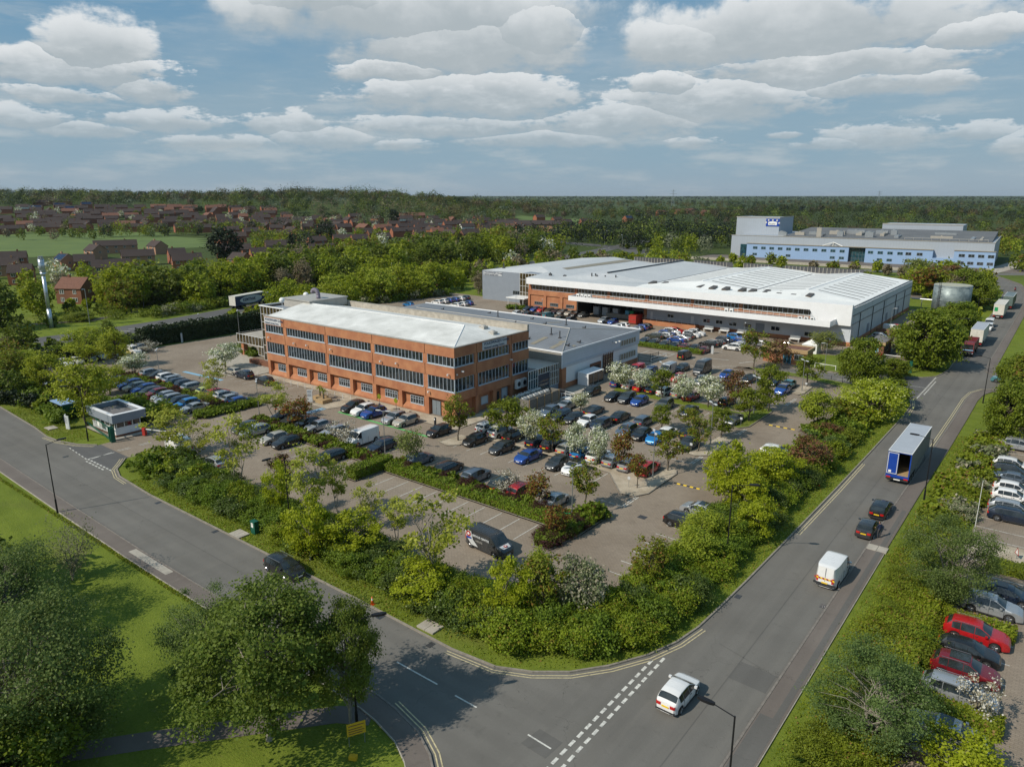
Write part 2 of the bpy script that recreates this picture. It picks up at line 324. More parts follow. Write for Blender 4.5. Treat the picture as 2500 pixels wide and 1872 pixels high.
def ground_mats():
    # grass
    m, T, b = _new('grass')
    G = T.node('ShaderNodeNewGeometry').outputs['Position']
    c = T.mix(T.mr(T.noise(G, .25, 6, .65), .3, .7), (.082, .125, .012), (.15, .20, .022))
    c = T.mix(T.mr(T.noise(G, 5.0, 4, .7), .35, .75, 0, .55), c, (.22, .24, .04))
    c = T.mix(T.mr(T.noise(G, .06, 4, .6), .56, .72, 0, .5), c, (.16, .15, .05))
    sg = T.node('ShaderNodeSeparateXYZ'); T.l.new(G, sg.inputs[0]); mow = T.mr(T.m('SINE', T.m('MULTIPLY', T.m('ADD', sg.outputs[1], T.m('MULTIPLY', sg.outputs[0], .12)), 2.6)), -.3, .3, 0, .16, True)
    c = T.mix(mow, c, (.06, .095, .008)); c = T.mix(T.mr(T.noise(G, 1.6, 5, .75), .60, .74, 0, .5), c, (.21, .185, .07))
    daisy = T.m('MULTIPLY', T.m('GREATER_THAN', T.noise(G, 7.0, 2, .8), .735), T.m('GREATER_THAN', T.noise(G, .35, 2), .52))
    c = T.mix(T.m('MULTIPLY', daisy, .7), c, (.6, .6, .52))
    far = T.v('LENGTH', T.v('SUBTRACT', G, (60., -60., 0.)))
    fields = T.node('ShaderNodeTexVoronoi'); T.l.new(G, fields.inputs['Vector']); fields.inputs['Scale'].default_value = .0022
    fc = T.mix(T.noise(fields.outputs['Color'], 3.0, 1), (.03, .045, .012), (.06, .085, .022))
    c = T.mix(T.mr(far, 300, 420, 0, .97), c, fc)
    T.put(b.inputs['Base Color'], c); b.inputs['Roughness'].default_value = .9; b.inputs['Specular IOR Level'].default_value = .15
    bm = T.node('ShaderNodeBump'); bm.inputs['Strength'].default_value = .8; bm.inputs['Distance'].default_value = .12
    T.l.new(T.noise(G, 6, 5, .7), bm.inputs['Height']); T.l.new(bm.outputs[0], b.inputs['Normal'])
    m2, T2, b2 = _new('field_grass'); G2 = T2.node('ShaderNodeNewGeometry').outputs['Position']
    T2.put(b2.inputs['Base Color'], T2.mix(T2.mr(T2.noise(G2, .03, 5, .6), .3, .7), (.07, .115, .02), (.11, .16, .03))); b2.inputs['Roughness'].default_value = .95
    # asphalt
    def asphalt(name, a, b2, warm):
        m, T, b = _new(name)
        G = T.node('ShaderNodeNewGeometry').outputs['Position']
        c = T.mix(T.mr(T.noise(G, .12, 5, .6), .35, .65), a, b2)
        c = T.mix(T.mr(T.noise(G, 14, 3, .8), .3, .7, 0, .35), c, tuple(x*.55 for x in a))
        streak = T.noise(T.v('MULTIPLY', G, (.9, .05, 1)), 1.0, 4, .6)
        c = T.mix(T.mr(streak, .52, .72, 0, .28), c, warm)
        c = T.mix(T.mr(T.noise(G, .7, 6, .72), .58, .72, 0, .35), c, tuple(x*.5 for x in a))
        sg = T.node('ShaderNodeSeparateXYZ'); T.l.new(G, sg.inputs[0]); ew = T.m('LESS_THAN', sg.outputs[0], 50); lane = T.mix(ew, T.comb(sg.outputs[0], 0, 0), T.comb(sg.outputs[1], 0, 0))
        sl = T.node('ShaderNodeSeparateXYZ'); T.l.new(lane, sl.inputs[0]); trk = T.m('ABSOLUTE', T.m('SINE', T.m('MULTIPLY', T.m('ADD', sl.outputs[0], T.m('MULTIPLY', T.noise(G, .15, 3), .6)), 1.78)))
        c = T.mix(T.m('MULTIPLY', T.mr(trk, .45, .95, 0, .30, True), T.noise(G, .3, 4)), c, tuple(x*.62 for x in a))
        c = T.mix(T.mr(T.noise(G, 2.6, 3, .5), .70, .76, 0, .4), c, (.05, .05, .05))
        vor = T.node('ShaderNodeTexVoronoi', feature='DISTANCE_TO_EDGE'); T.put(vor.inputs['Vector'], T.v('ADD', G, T.v('MULTIPLY', T.noise(G, .4, 4, .7, col=True), (3, 3, 0)))); vor.inputs['Scale'].default_value = .11
        cr = T.m('MULTIPLY', T.m('LESS_THAN', vor.outputs[0], .0016), T.m('GREATER_THAN', T.noise(G, .06, 2), .5))
        c = T.mix(T.m('MULTIPLY', cr, .35), c, (.02, .02, .02))
        T.put(b.inputs['Base Color'], c); b.inputs['Roughness'].default_value = .88; b.inputs['Specular IOR Level'].default_value = .25
        bm = T.node('ShaderNodeBump'); bm.inputs['Strength'].default_value = .35; bm.inputs['Distance'].default_value = .02
        T.l.new(T.noise(G, 25, 3, .8), bm.inputs['Height']); T.l.new(bm.outputs[0], b.inputs['Normal'])
    asphalt('asphalt', (.145, .138, .125), (.178, .170, .154), (.195, .18, .155))
    asphalt('asphalt_footway', (.15, .128, .113), (.19, .165, .145), (.2, .175, .15))
    asphalt('asphalt_dark', (.105, .104, .103), (.13, .128, .125), (.14, .135, .13))
    asphalt('asphalt_patch', (.118, .113, .105), (.14, .135, .125), (.14, .135, .125))
    # block paving
    m, T, b = _new('block_paving')
    G = T.node('ShaderNodeNewGeometry').outputs['Position']
    c = T.mix(T.mr(T.noise(G, .11, 6, .62), .34, .66), (.245, .198, .15), (.335, .28, .22))
    c = T.mix(T.mr(T.noise(G, 3.4, 4, .75), .3, .7, 0, .45), c, (.18, .148, .118))
    c = T.mix(T.mr(T.noise(G, .5, 5, .7), .60, .75, 0, .55), c, (.12, .10, .075))
    br = T.node('ShaderNodeTexBrick'); T.put(br.inputs['Vector'], G); br.inputs['Scale'].default_value = 1.0
    br.inputs['Brick Width'].default_value = .42; br.inputs['Row Height'].default_value = .21; br.inputs['Mortar Size'].default_value = .022
    T.put(br.inputs['Color1'], (1, 1, 1)); T.put(br.inputs['Color2'], (.78, .78, .78)); T.put(br.inputs['Mortar'], (.5, .5, .5))
    mm = T.node('ShaderNodeMix', data_type='RGBA', blend_type='MULTIPLY'); T.put(mm.inputs[0], .55); T.put(mm.inputs[6], c); T.put(mm.inputs[7], br.outputs[0])
    T.put(b.inputs['Base Color'], mm.outputs[2]); b.inputs['Roughness'].default_value = .9; b.inputs['Specular IOR Level'].default_value = .2
ground_mats()
M = MATS

# ------------------------------------------------------------ mesh and tagging helpers
def link(o, parent=None):
    COL.objects.link(o)
    if parent is not None: o.parent = parent
    return o
def raw(name, verts, faces, mats, parent=None, midx=None, smooth=False):
    me = bpy.data.meshes.new(name); me.from_pydata([tuple(v) for v in verts], [], faces)
    for m in (mats if isinstance(mats, (list, tuple)) else [mats]): me.materials.append(M[m] if isinstance(m, str) else m)
    if midx is not None: me.polygons.foreach_set('material_index', midx)
    if smooth: me.polygons.foreach_set('use_smooth', [True]*len(me.polygons))
    me.update()
    return link(bpy.data.objects.new(name, me), parent)
class MB:
    def __init__(s): s.v = []; s.f = []; s.m = []
    def add(s, vs, fs, m=0):
        b = len(s.v); s.v += [tuple(v) for v in vs]; s.f += [tuple(b+i for i in f) for f in fs]; s.m += [m]*len(fs); return s
    def box(s, x0, y0, z0, x1, y1, z1, m=0):
        x0, x1 = min(x0, x1), max(x0, x1); y0, y1 = min(y0, y1), max(y0, y1)
        return s.add([(x0,y0,z0),(x1,y0,z0),(x1,y1,z0),(x0,y1,z0),(x0,y0,z1),(x1,y0,z1),(x1,y1,z1),(x0,y1,z1)],
                     [(0,3,2,1),(4,5,6,7),(0,1,5,4),(1,2,6,5),(2,3,7,6),(3,0,4,7)], m)
    def rbox(s, cx, cy, z0, lx, ly, z1, ang, m=0):
        c, q = math.cos(ang), math.sin(ang); P = [(-lx/2,-ly/2),(lx/2,-ly/2),(lx/2,ly/2),(-lx/2,ly/2)]
        P = [(cx+x*c-y*q, cy+x*q+y*c) for x, y in P]; return s.prism(P, z0, z1, m)
    def prism(s, P, z0, z1, m=0):
        n = len(P); a = sum(P[i][0]*P[(i+1)%n][1]-P[(i+1)%n][0]*P[i][1] for i in range(n))
        if a < 0: P = P[::-1]
        vs = [(x, y, z0) for x, y in P]+[(x, y, z1) for x, y in P]
        return s.add(vs, [tuple(range(n-1, -1, -1)), tuple(range(n, 2*n))]+[(i, (i+1)%n, n+(i+1)%n, n+i) for i in range(n)], m)
    def tube(s, p0, p1, r0, r1=None, n=8, m=0, caps=True):
        r1 = r0 if r1 is None else r1; p0 = Vector(p0); p1 = Vector(p1); d = (p1-p0)
        if d.length < 1e-6: return s
        q = d.to_track_quat('Z', 'Y'); vs = []
        for p, r in ((p0, r0), (p1, r1)):
            for i in range(n):
                a = 2*math.pi*i/n; vs.append(p+q@Vector((math.cos(a)*r, math.sin(a)*r, 0)))
        fs = [(i, (i+1)%n, n+(i+1)%n, n+i) for i in range(n)]
        if caps: fs += [tuple(range(n-1, -1, -1)), tuple(range(n, 2*n))]
        return s.add(vs, fs, m)
    def path(s, pts, r, n=8, m=0):
        for a, b in zip(pts[:-1], pts[1:]): s.tube(a, b, r, r, n, m)
        return s
    def build(s, name, mats, parent=None, smooth=False):
        return raw(name, s.v, s.f, mats, parent, s.m, smooth)
def tag(o, label=None, cat=None, group=None, kind=None):
    if label: o['label'] = label
    if cat: o['category'] = cat
    if group: o['group'] = group
    if kind: o['kind'] = kind
    return o
def empty(name, loc, rz=0):
    o = bpy.data.objects.new(name, None); o.location = loc; o.rotation_euler = (0, 0, rz); o.empty_display_size = .3
    return link(o)
KIDS = {}
def tree_copy(src, parent=None):
    c = src.copy(); COL.objects.link(c)
    if parent is not None: c.parent = parent
    if src.name not in KIDS: KIDS[src.name] = list(src.children)
    for ch in KIDS[src.name]: tree_copy(ch, c)
    return c
def structure(name, mb, mats): return tag(mb.build(name, mats), kind='structure')

def smoothstep(a, b, x):
    t = np.clip((x-a)/(b-a), 0, 1); return t*t*(3-2*t)
def ground_z(x, y):
    """terrain: flat estate, a hill of houses rising to the left behind it, low far country"""
    dx = np.asarray(x, float)-CAM[0]; dy = np.asarray(y, float)-CAM[1]
    X = dx*0.788+dy*0.615; Y = -dx*0.615+dy*0.788; Ys = np.maximum(Y, 1.0)
    t = X/Ys
    side = 1-0.86*smoothstep(-0.2, 0.13, t)
    z = 28*smoothstep(590, 1080, Y)*side
    z = z*(1-smoothstep(1300, 2200, Y))+smoothstep(1500, 9000, Y)*9
    und = 1.5*np.sin(X/90.)*np.cos(Y/130.)*smoothstep(650, 900, Y)
    return z+und
def W(X, Y):
    """camera-aligned metres (right, ahead) -> world x, y"""
    return CAM[0]+X*0.788-Y*0.615, CAM[1]+X*0.615+Y*0.788
def gz(x, y): return float(ground_z(x, y))
CARS = [
(-16.9,-6.0,'S','s','blk','black crossover in the charging row under the brick offices'),
(-14.2,-6.2,'S','s','white','white crossover in the charging row under the brick offices'),
(-11.8,-6.2,'S','s','blue','blue crossover in the charging row under the brick offices'),
(-7.1,-6.2,'S','s','silv','silver crossover in the charging row under the brick offices'),
(-4.7,-6.0,'S','s','cream','champagne crossover in the charging row under the brick offices'),
(2.6,-6.4,'S','h','blk','black hatchback,first from the office side,in the middle row by the office corner'),
(9.4,-6.2,'S','h','blk','black hatchback,second from the office side,in the middle row by the office corner'),
(14.4,-6.4,'S','h','dgrey','dark grey hatchback,third from the office side,in the middle row by the office corner'),
(19.2,-6.8,'S','c','blue','blue saloon in the middle row by the office corner'),
(23.7,-6.5,'S','h','dgrey','dark grey hatchback,fifth from the office side,in the middle row by the office corner'),
(26.3,-6.6,'S','h','whiteb','white hatchback in the middle row by the office corner'),
(8.7,-16.5,'N','s','bgrey','blue grey crossover,first from the left end,row backing on the long clipped hedge'),
(13.8,-16.5,'N','e','blk','black estate car in the row backing on the long clipped hedge'),
(18.3,-16.3,'N','s','bgrey','blue grey crossover,third from the left end,row backing on the long clipped hedge'),
(22.4,-16.1,'N','e','olive','dark green estate car in the row backing on the long clipped hedge'),
(25.6,-16.7,'N','s','red','red crossover in the row backing on the long clipped hedge'),
(30.1,-16.5,'N','c','silv','silver saloon in the row backing on the long clipped hedge'),
(-21.3,-16.0,'S','s','navy','navy blue crossover north of the shrub bed with the white blossom tree'),
(-18.6,-16.2,'S','c','dgrey','dark grey saloon north of the shrub bed with the white blossom tree'),
(-15.6,-16.0,'S','h','blk','black hatchback north of the shrub bed with the white blossom tree'),
(-13.2,-16.0,'S','h','silv','silver hatchback north of the shrub bed with the white blossom tree'),
(-9.2,-16.1,'S','e','silv','silver estate car north of the shrub bed with the white blossom tree'),
(-3.3,-15.9,'S','v','white','white panel van north of the shrub bed with the white blossom tree'),
(1.0,-16.0,'S','e','navy','navy blue estate car north of the shrub bed with the white blossom tree'),
(-21.1,-22.9,'S','h','dgrey','dark grey hatchback south of the shrub bed facing the perimeter trees'),
(-18.5,-23.0,'S','e','silv','silver estate car south of the shrub bed facing the perimeter trees'),
(-13.6,-23.2,'S','h','cream','champagne hatchback south of the shrub bed facing the perimeter trees'),
(-10.7,-23.2,'S','h','blk','black hatchback south of the shrub bed facing the perimeter trees'),
(-1.2,-23.1,'S','e','blk','black estate car south of the shrub bed facing the perimeter trees'),
(-65.1,-22.3,'S','h','bgrey','blue grey hatchback in the long row behind the gatehouse'),
(-62.7,-21.5,'S','c','silv','silver saloon,second from the far end,in the long row behind the gatehouse'),
(-60.0,-21.7,'S','s','blue','blue crossover,third from the far end,in the long row behind the gatehouse'),
(-57.6,-21.9,'S','h','cream','champagne hatchback in the long row behind the gatehouse'),
(-54.7,-21.7,'S','s','blue','blue crossover,fifth from the far end,in the long row behind the gatehouse'),
(-52.2,-21.9,'S','e','dgrey','dark grey estate car in the long row behind the gatehouse'),
(-49.8,-22.0,'S','s','dred','dark red crossover in the long row behind the gatehouse'),
(-47.4,-21.9,'S','h','silv','silver hatchback in the long row behind the gatehouse'),
(-45.0,-22.2,'S','e','silv','silver estate car in the long row behind the gatehouse'),
(-42.4,-21.9,'S','e','navy','navy blue estate car in the long row behind the gatehouse'),
(-39.5,-22.2,'S','s','bblue','bright blue crossover in the long row behind the gatehouse'),
(-37.0,-22.1,'S','c','silv','silver saloon,twelfth from the far end,in the long row behind the gatehouse'),
(-65.8,-14.9,'N','s','silv','silver crossover in the row beyond the purple shrub bed'),
(-62.9,-14.9,'N','c','dgrey','dark grey saloon in the row beyond the purple shrub bed'),
(-60.0,-14.6,'N','s','white','white crossover,third from the far end,in the row beyond the purple shrub bed'),
(-57.6,-14.8,'N','h','silv','silver hatchback,fourth from the far end,in the row beyond the purple shrub bed'),
(-55.0,-15.2,'N','h','navy','navy blue hatchback in the row beyond the purple shrub bed'),
(-52.1,-15.2,'N','s','navy','navy blue crossover in the row beyond the purple shrub bed'),
(-49.5,-15.2,'N','e','silv','silver estate car in the row beyond the purple shrub bed'),
(-45.1,-15.2,'N','h','lime','pale lime hatchback in the row beyond the purple shrub bed'),
(-42.0,-15.1,'N','s','red','red crossover in the row beyond the purple shrub bed'),
(-39.6,-15.1,'N','s','white','white crossover,tenth from the far end,in the row beyond the purple shrub bed'),
(-37.1,-15.3,'N','h','silv','silver hatchback,eleventh from the far end,in the row beyond the purple shrub bed'),
(-34.5,-15.4,'N','h','blue','blue hatchback in the row beyond the purple shrub bed'),
(-88.6,-21.5,'E','e','white','white estate car in the shaded row under the dark tree belt'),
(-89.2,-19.1,'E','c','white','white saloon in the shaded row under the dark tree belt'),
(-89.0,-16.7,'E','h','silv','silver hatchback,third from the left end,in the shaded row under the dark tree belt'),
(-89.5,-14.3,'E','h','silv','silver hatchback,fourth from the left end,in the shaded row under the dark tree belt'),
(-89.8,-11.9,'E','s','silv','silver crossover,fifth from the left end,in the shaded row under the dark tree belt'),
(-89.3,-9.5,'E','h','yellow','yellow hatchback in the shaded row under the dark tree belt'),
(-89.6,-7.1,'E','m','white','white small van in the shaded row under the dark tree belt'),
(-91.3,-4.7,'E','s','silv','silver crossover,eighth from the left end,in the shaded row under the dark tree belt'),
(-54.9,-4.3,'W','h','cream','champagne hatchback beside the two storey brick entrance'),
(-50.3,-4.7,'W','s','navy','navy blue crossover beside the two storey brick entrance'),
(-43.2,-5.0,'W','s','blk','black crossover beside the two storey brick entrance'),
(13.3,25.7,'S','c','blk','black saloon in the front row beside the grass bed'),
(15.7,26.0,'S','s','dgrey','dark grey crossover in the front row beside the grass bed'),
(18.1,25.9,'S','h','blue','blue hatchback in the front row beside the grass bed'),
(22.5,26.2,'S','s','grey','grey crossover in the front row beside the grass bed'),
(27.1,25.7,'S','c','navy','navy blue saloon in the front row beside the grass bed'),
(34.5,25.6,'S','c','grey','grey saloon in the front row beside the grass bed'),
(9.9,11.3,'S','s','bgrey','blue grey crossover near the row of outdoor condenser units'),
(12.3,11.1,'S','e','navy','navy blue estate car,second from the condenser side,near the row of outdoor condenser units'),
(14.8,10.9,'S','h','blk','black hatchback near the row of outdoor condenser units'),
(17.2,10.9,'S','h','white','white hatchback near the row of outdoor condenser units'),
(19.6,11.1,'S','e','navy','navy blue estate car,fifth from the condenser side,near the row of outdoor condenser units'),
(9.8,16.4,'N','c','silv','silver saloon backing on to the kerb beside the white hatchback'),
(15.0,16.5,'N','c','dgrey','dark grey saloon backing on to the kerb beside the white hatchback'),
(20.0,16.1,'N','c','blk','black saloon backing on to the kerb beside the white hatchback'),
(23.9,16.5,'N','e','bgrey','blue grey estate car backing on to the kerb beside the white hatchback'),
(24.3,10.4,'S','s','bgrey','blue grey crossover in the middle row left of the double lamp'),
(26.7,10.5,'S','h','blk','black hatchback in the middle row left of the double lamp'),
(29.1,10.5,'S','c','bblue','bright blue saloon in the middle row left of the double lamp'),
(33.9,10.8,'S','s','dgrey','dark grey crossover in the middle row left of the double lamp'),
(29.3,13.6,'N','h','white','white hatchback hidden behind the maples of the middle row'),
(31.7,15.6,'N','c','navy','navy blue saloon hidden behind the maples of the middle row'),
(7.4,-1.0,'N','s','white','white crossover,first from the office end,in the tree lined row by the gravel bed'),
(9.9,-1.2,'N','s','white','white crossover,second from the office end,in the tree lined row by the gravel bed'),
(12.7,-1.2,'N','e','blk','black estate car in the tree lined row by the gravel bed'),
(16.7,-1.2,'N','s','navy','navy blue crossover in the tree lined row by the gravel bed'),
(19.2,-1.1,'N','s','blk','black crossover in the tree lined row by the gravel bed'),
(21.7,-1.2,'N','h','cream','champagne hatchback in the tree lined row by the gravel bed'),
(24.1,-1.3,'N','h','bblue','bright blue hatchback in the tree lined row by the gravel bed'),
(26.5,-1.1,'N','s','white','white crossover,eighth from the office end,in the tree lined row by the gravel bed'),
(28.9,-1.2,'N','h','silv','silver hatchback,ninth from the office end,in the tree lined row by the gravel bed'),
(31.3,-1.3,'N','h','silv','silver hatchback,tenth from the office end,in the tree lined row by the gravel bed'),
(33.8,-1.1,'N','s','red','red crossover in the tree lined row by the gravel bed'),
(9.3,34.2,'N','h','blue','blue hatchback beyond the blossom trees on the grass bed'),
(11.7,34.3,'N','s','white','white crossover,second from the workshop side,beyond the blossom trees on the grass bed'),
(14.1,33.9,'N','h','red','red hatchback beyond the blossom trees on the grass bed'),
(16.5,34.1,'N','c','blk','black saloon beyond the blossom trees on the grass bed'),
(18.9,33.8,'N','s','white','white crossover,fifth from the workshop side,beyond the blossom trees on the grass bed'),
(21.3,34.3,'N','s','silv','silver crossover beyond the blossom trees on the grass bed'),
(23.7,34.1,'N','c','red','red saloon beyond the blossom trees on the grass bed'),
(29.8,34.3,'N','h','blk','black hatchback beyond the blossom trees on the grass bed'),
(7.2,45.0,'S','m','red','red small van in the row nearest the workshop fence'),
(9.7,45.8,'S','s','blue','blue crossover in the row nearest the workshop fence'),
(12.3,48.2,'S','v','silv','silver panel van in the row nearest the workshop fence'),
(13.3,52.7,'S','h','dgrey','dark grey hatchback in the row nearest the workshop fence'),
(17.5,52.7,'S','V','dgrey','dark grey high roofed camper van in the row nearest the workshop fence'),
(9.9,44.2,'S','h','bgrey','blue grey hatchback in the row behind the white blossom trees'),
(16.3,44.6,'S','h','red','red hatchback in the row behind the white blossom trees'),
(20.7,44.7,'S','s','grey','grey crossover in the row behind the white blossom trees'),
(25.4,44.5,'S','h','dgrey','dark grey hatchback in the row behind the white blossom trees'),
(22.6,52.4,'S','h','blue','blue hatchback in the open bays under the copper tree'),
(27.1,52.4,'S','c','blk','black saloon in the open bays under the copper tree'),
(31.7,52.7,'S','h','navy','navy blue hatchback under the maple by the lone double lamp'),
(34.8,47.5,'S','s','blue','blue crossover under the maple by the lone double lamp'),
(34.3,52.4,'S','c','teal','teal saloon under the maple by the lone double lamp'),
(44.4,-12.7,'E','e','blk','black estate car,first from the near end,nose in to the roadside shrub belt'),
(44.4,3.8,'E','c','silv','silver saloon nose in to the roadside shrub belt'),
(44.7,9.6,'E','e','blk','black estate car,third from the near end,nose in to the roadside shrub belt'),
(44.8,14.5,'E','s','white','white crossover nose in to the roadside shrub belt'),
(44.3,-8.7,'W','c','silv','silver saloon reversed in beside the roadside shrub belt'),
(-57.1,95.5,'S','h','navy','navy blue hatchback,first from the left end,against the brick wall by the loading dock'),
(-54.8,96.0,'S','h','blue','blue hatchback against the brick wall by the loading dock'),
(-52.4,96.2,'S','h','red','red hatchback against the brick wall by the loading dock'),
(-49.9,96.4,'S','h','olive','dark green hatchback against the brick wall by the loading dock'),
(-47.3,96.1,'S','h','navy','navy blue hatchback,fifth from the left end,against the brick wall by the loading dock'),
(-44.9,95.9,'S','s','grey','grey crossover against the brick wall by the loading dock'),
(-42.5,96.0,'S','h','cream','champagne hatchback against the brick wall by the loading dock'),
(-40.1,95.8,'S','s','blk','black crossover against the brick wall by the loading dock'),
(-37.7,96.2,'S','e','grey','grey estate car against the brick wall by the loading dock'),
(-54.9,87.4,'N','h','white','white hatchback behind the grey workshop roof near the dock'),
(-51.1,87.8,'N','h','dgrey','dark grey hatchback,second from the left end,behind the grey workshop roof near the dock'),
(-47.4,88.0,'N','h','navy','navy blue hatchback behind the grey workshop roof near the dock'),
(-44.6,88.2,'N','m','teal','teal small van behind the grey workshop roof near the dock'),
(-39.6,87.5,'N','h','olive','dark green hatchback behind the grey workshop roof near the dock'),
(-36.4,87.8,'N','h','dgrey','dark grey hatchback,sixth from the left end,behind the grey workshop roof near the dock'),
(-27.9,91.0,'S','s','silv','silver crossover in front of the open loading dock'),
(-24.9,90.8,'S','h','blue','blue hatchback in front of the open loading dock'),
(-20.5,83.2,'W','h','white','white hatchback,second from the left end,behind the workshop roof edge'),
(-20.5,85.6,'W','h','silv','silver hatchback,fourth from the left end,behind the workshop roof edge'),
(-20.5,88.0,'W','h','white','white hatchback,sixth from the left end,behind the workshop roof edge'),
(-15.0,83.0,'W','h','silv','silver hatchback,first from the left end,behind the workshop roof edge'),
(-15.0,85.4,'W','h','bgrey','blue grey hatchback behind the workshop roof edge'),
(-15.0,87.8,'W','h','blue','blue hatchback behind the workshop roof edge'),
(-15.0,90.2,'W','h','blk','black hatchback behind the workshop roof edge'),
(-6.6,79.2,'W','s','olive','dark green crossover in the middle warehouse row'),
(-5.0,81.6,'W','h','silv','silver hatchback in the middle warehouse row'),
(-0.4,78.6,'W','c','blue','blue saloon in the middle warehouse row'),
(-0.4,81.2,'W','c','silv','silver saloon in the middle warehouse row'),
(-0.4,83.8,'W','h','dgrey','dark grey hatchback in the middle warehouse row'),
(-5.8,84.3,'E','h','blue','blue hatchback backed against the warehouse plinth'),
(-5.6,86.8,'E','s','white','white crossover,third from the left end,backed against the warehouse plinth'),
(-5.8,89.5,'E','h','red','red hatchback backed against the warehouse plinth'),
(-0.2,86.6,'E','s','white','white crossover,second from the left end,backed against the warehouse plinth'),
(-0.2,89.4,'E','s','white','white crossover,fourth from the left end,backed against the warehouse plinth'),
(7.8,78.3,'W','s','blk','black crossover beside the pale maple in front of the warehouse'),
(8.6,81.0,'W','h','dgrey','dark grey hatchback beside the pale maple in front of the warehouse'),
(13.6,78.0,'W','s','white','white crossover beside the pale maple in front of the warehouse'),
(13.9,80.6,'W','s','silv','silver crossover beside the pale maple in front of the warehouse'),
(9.2,84.4,'E','s','navy','navy blue crossover close to the white warehouse wall'),
(9.8,89.8,'E','s','bblue','bright blue crossover close to the white warehouse wall'),
(12.4,87.0,'E','h','blue','blue hatchback close to the white warehouse wall'),
(22.6,88.2,'E','c','navy','navy blue saloon close to the white warehouse wall'),
(17.6,86.0,'E','h','silv','silver hatchback close to the white warehouse wall'),
(-5.4,72.1,'S','h','navy','navy blue hatchback,first from the left end,half hidden behind the low shrub bed'),
(-3.0,72.1,'S','h','blk','black hatchback half hidden behind the low shrub bed'),
(-0.0,71.6,'S','h','dgrey','dark grey hatchback half hidden behind the low shrub bed'),
(2.4,71.6,'S','h','navy','navy blue hatchback,fourth from the left end,half hidden behind the low shrub bed'),
(4.8,71.8,'S','c','dred','dark red saloon,fifth from the left end,half hidden behind the low shrub bed'),
(7.3,71.8,'S','h','navy','navy blue hatchback,sixth from the left end,half hidden behind the low shrub bed'),
(9.7,71.3,'S','c','dred','dark red saloon,seventh from the left end,half hidden behind the low shrub bed'),
(8.9,63.1,'N','m','blk','black small van parked alone by the low shrub bed'),
(8.6,26.0,'S','s','blk','black crossover parked alone beside the white shelter'),
(-88.5,88.5,'W','h','white','white hatchback,first from the left end,in the far corner lot behind the grey roofs'),
(-88.5,91.2,'W','h','white','white hatchback,second from the left end,in the far corner lot behind the grey roofs'),
(-88.5,93.9,'W','h','blue','blue hatchback,third from the left end,in the far corner lot behind the grey roofs'),
(-88.5,96.6,'W','h','blue','blue hatchback,fourth from the left end,in the far corner lot behind the grey roofs'),
(-88.5,99.3,'W','h','white','white hatchback,fifth from the left end,in the far corner lot behind the grey roofs'),
(-88.5,102.0,'W','h','navy','navy blue hatchback in the far corner lot behind the grey roofs'),
(-92.1,79.3,'W','h','bblue','bright blue hatchback in the second line of the far corner lot'),
(-79.5,87.5,'W','h','white','white hatchback,second from the left end,in the second line of the far corner lot'),
(-79.5,90.3,'W','h','white','white hatchback,third from the left end,in the second line of the far corner lot'),
(-79.5,93.1,'W','h','blue','blue hatchback in the second line of the far corner lot'),
(70.1,28.1,'E','s','white','white crossover in the bay row across the road,upper group'),
(70.2,25.7,'E','s','blk','black crossover in the bay row across the road,upper group'),
(70.5,23.3,'E','c','bgrey','blue grey saloon in the bay row across the road,upper group'),
(70.9,19.3,'E','h','white','white hatchback,first from the far end,in the bay row across the road, white group'),
(70.9,16.5,'E','h','white','white hatchback,second from the far end,in the bay row across the road, white group'),
(71.2,12.7,'E','e','silv','silver estate car in the bay row across the road,white group'),
(71.5,10.3,'E','e','navy','navy blue estate car in the bay row across the road,white group'),
(72.1,-8.9,'E','c','navy','navy blue saloon under the big tree across the road'),
(71.5,-11.9,'E','s','silv','silver crossover under the big tree across the road'),
(71.0,-17.3,'E','s','red','red crossover between the clipped hedges across the road'),
(70.8,-20.2,'E','h','blk','black hatchback between the clipped hedges across the road'),
(70.9,-23.1,'E','s','dred','dark red crossover between the clipped hedges across the road'),
(70.9,-26.1,'E','e','silv','silver estate car between the clipped hedges across the road'),
(70.9,-31.0,'E','c','silv','silver saloon beside the nearest clipped hedge across the road'),
(70.5,-33.5,'E','c','blk','black saloon beside the nearest clipped hedge across the road'),
(70.2,38.0,'E','s','silv','silver crossover in the shade of the far roadside tree'),
(59.7,3.9,'N','e','blk','black estate car parked on the road behind the blue trailer'),
(59.7,-2.1,'N','h','dgrey','dark grey hatchback parked on the road behind the blue trailer'),
(59.4,-14.0,'N','v','whitev','white panel van with yellow and red rear chevrons on the right road'),
(55.5,-38.0,'N','h','whitei','white hatchback driving away beside the dashed give way lines'),
(19.0,-44.4,'E','e','blk','black estate car driving down the left road'),
(56.5,142.9,'S','m','white','white small van parked by the trailer row on the far road'),
(56.1,149.1,'S','v','white','white panel van parked by the trailer row on the far road'),
(37.3,125.1,'E','m','white','white small van beside the warehouse gable'),
(37.8,129.0,'E','h','red','red hatchback beside the warehouse gable'),
(37.3,112.2,'E','s','silv','silver crossover beside the warehouse gable'),
(65.1,80.5,'W','m','teal','teal small van emerging from the side road'),
(-69.3,-31.7,'E','h','silv','silver hatchback tucked behind the belt trees by the gatehouse'),
(-20.8,-33.4,'W','v','white','white panel van under the ash trees beside the entrance'),
(-11.4,-33.7,'W','h','silv','silver hatchback under the ash trees beside the entrance'),
]
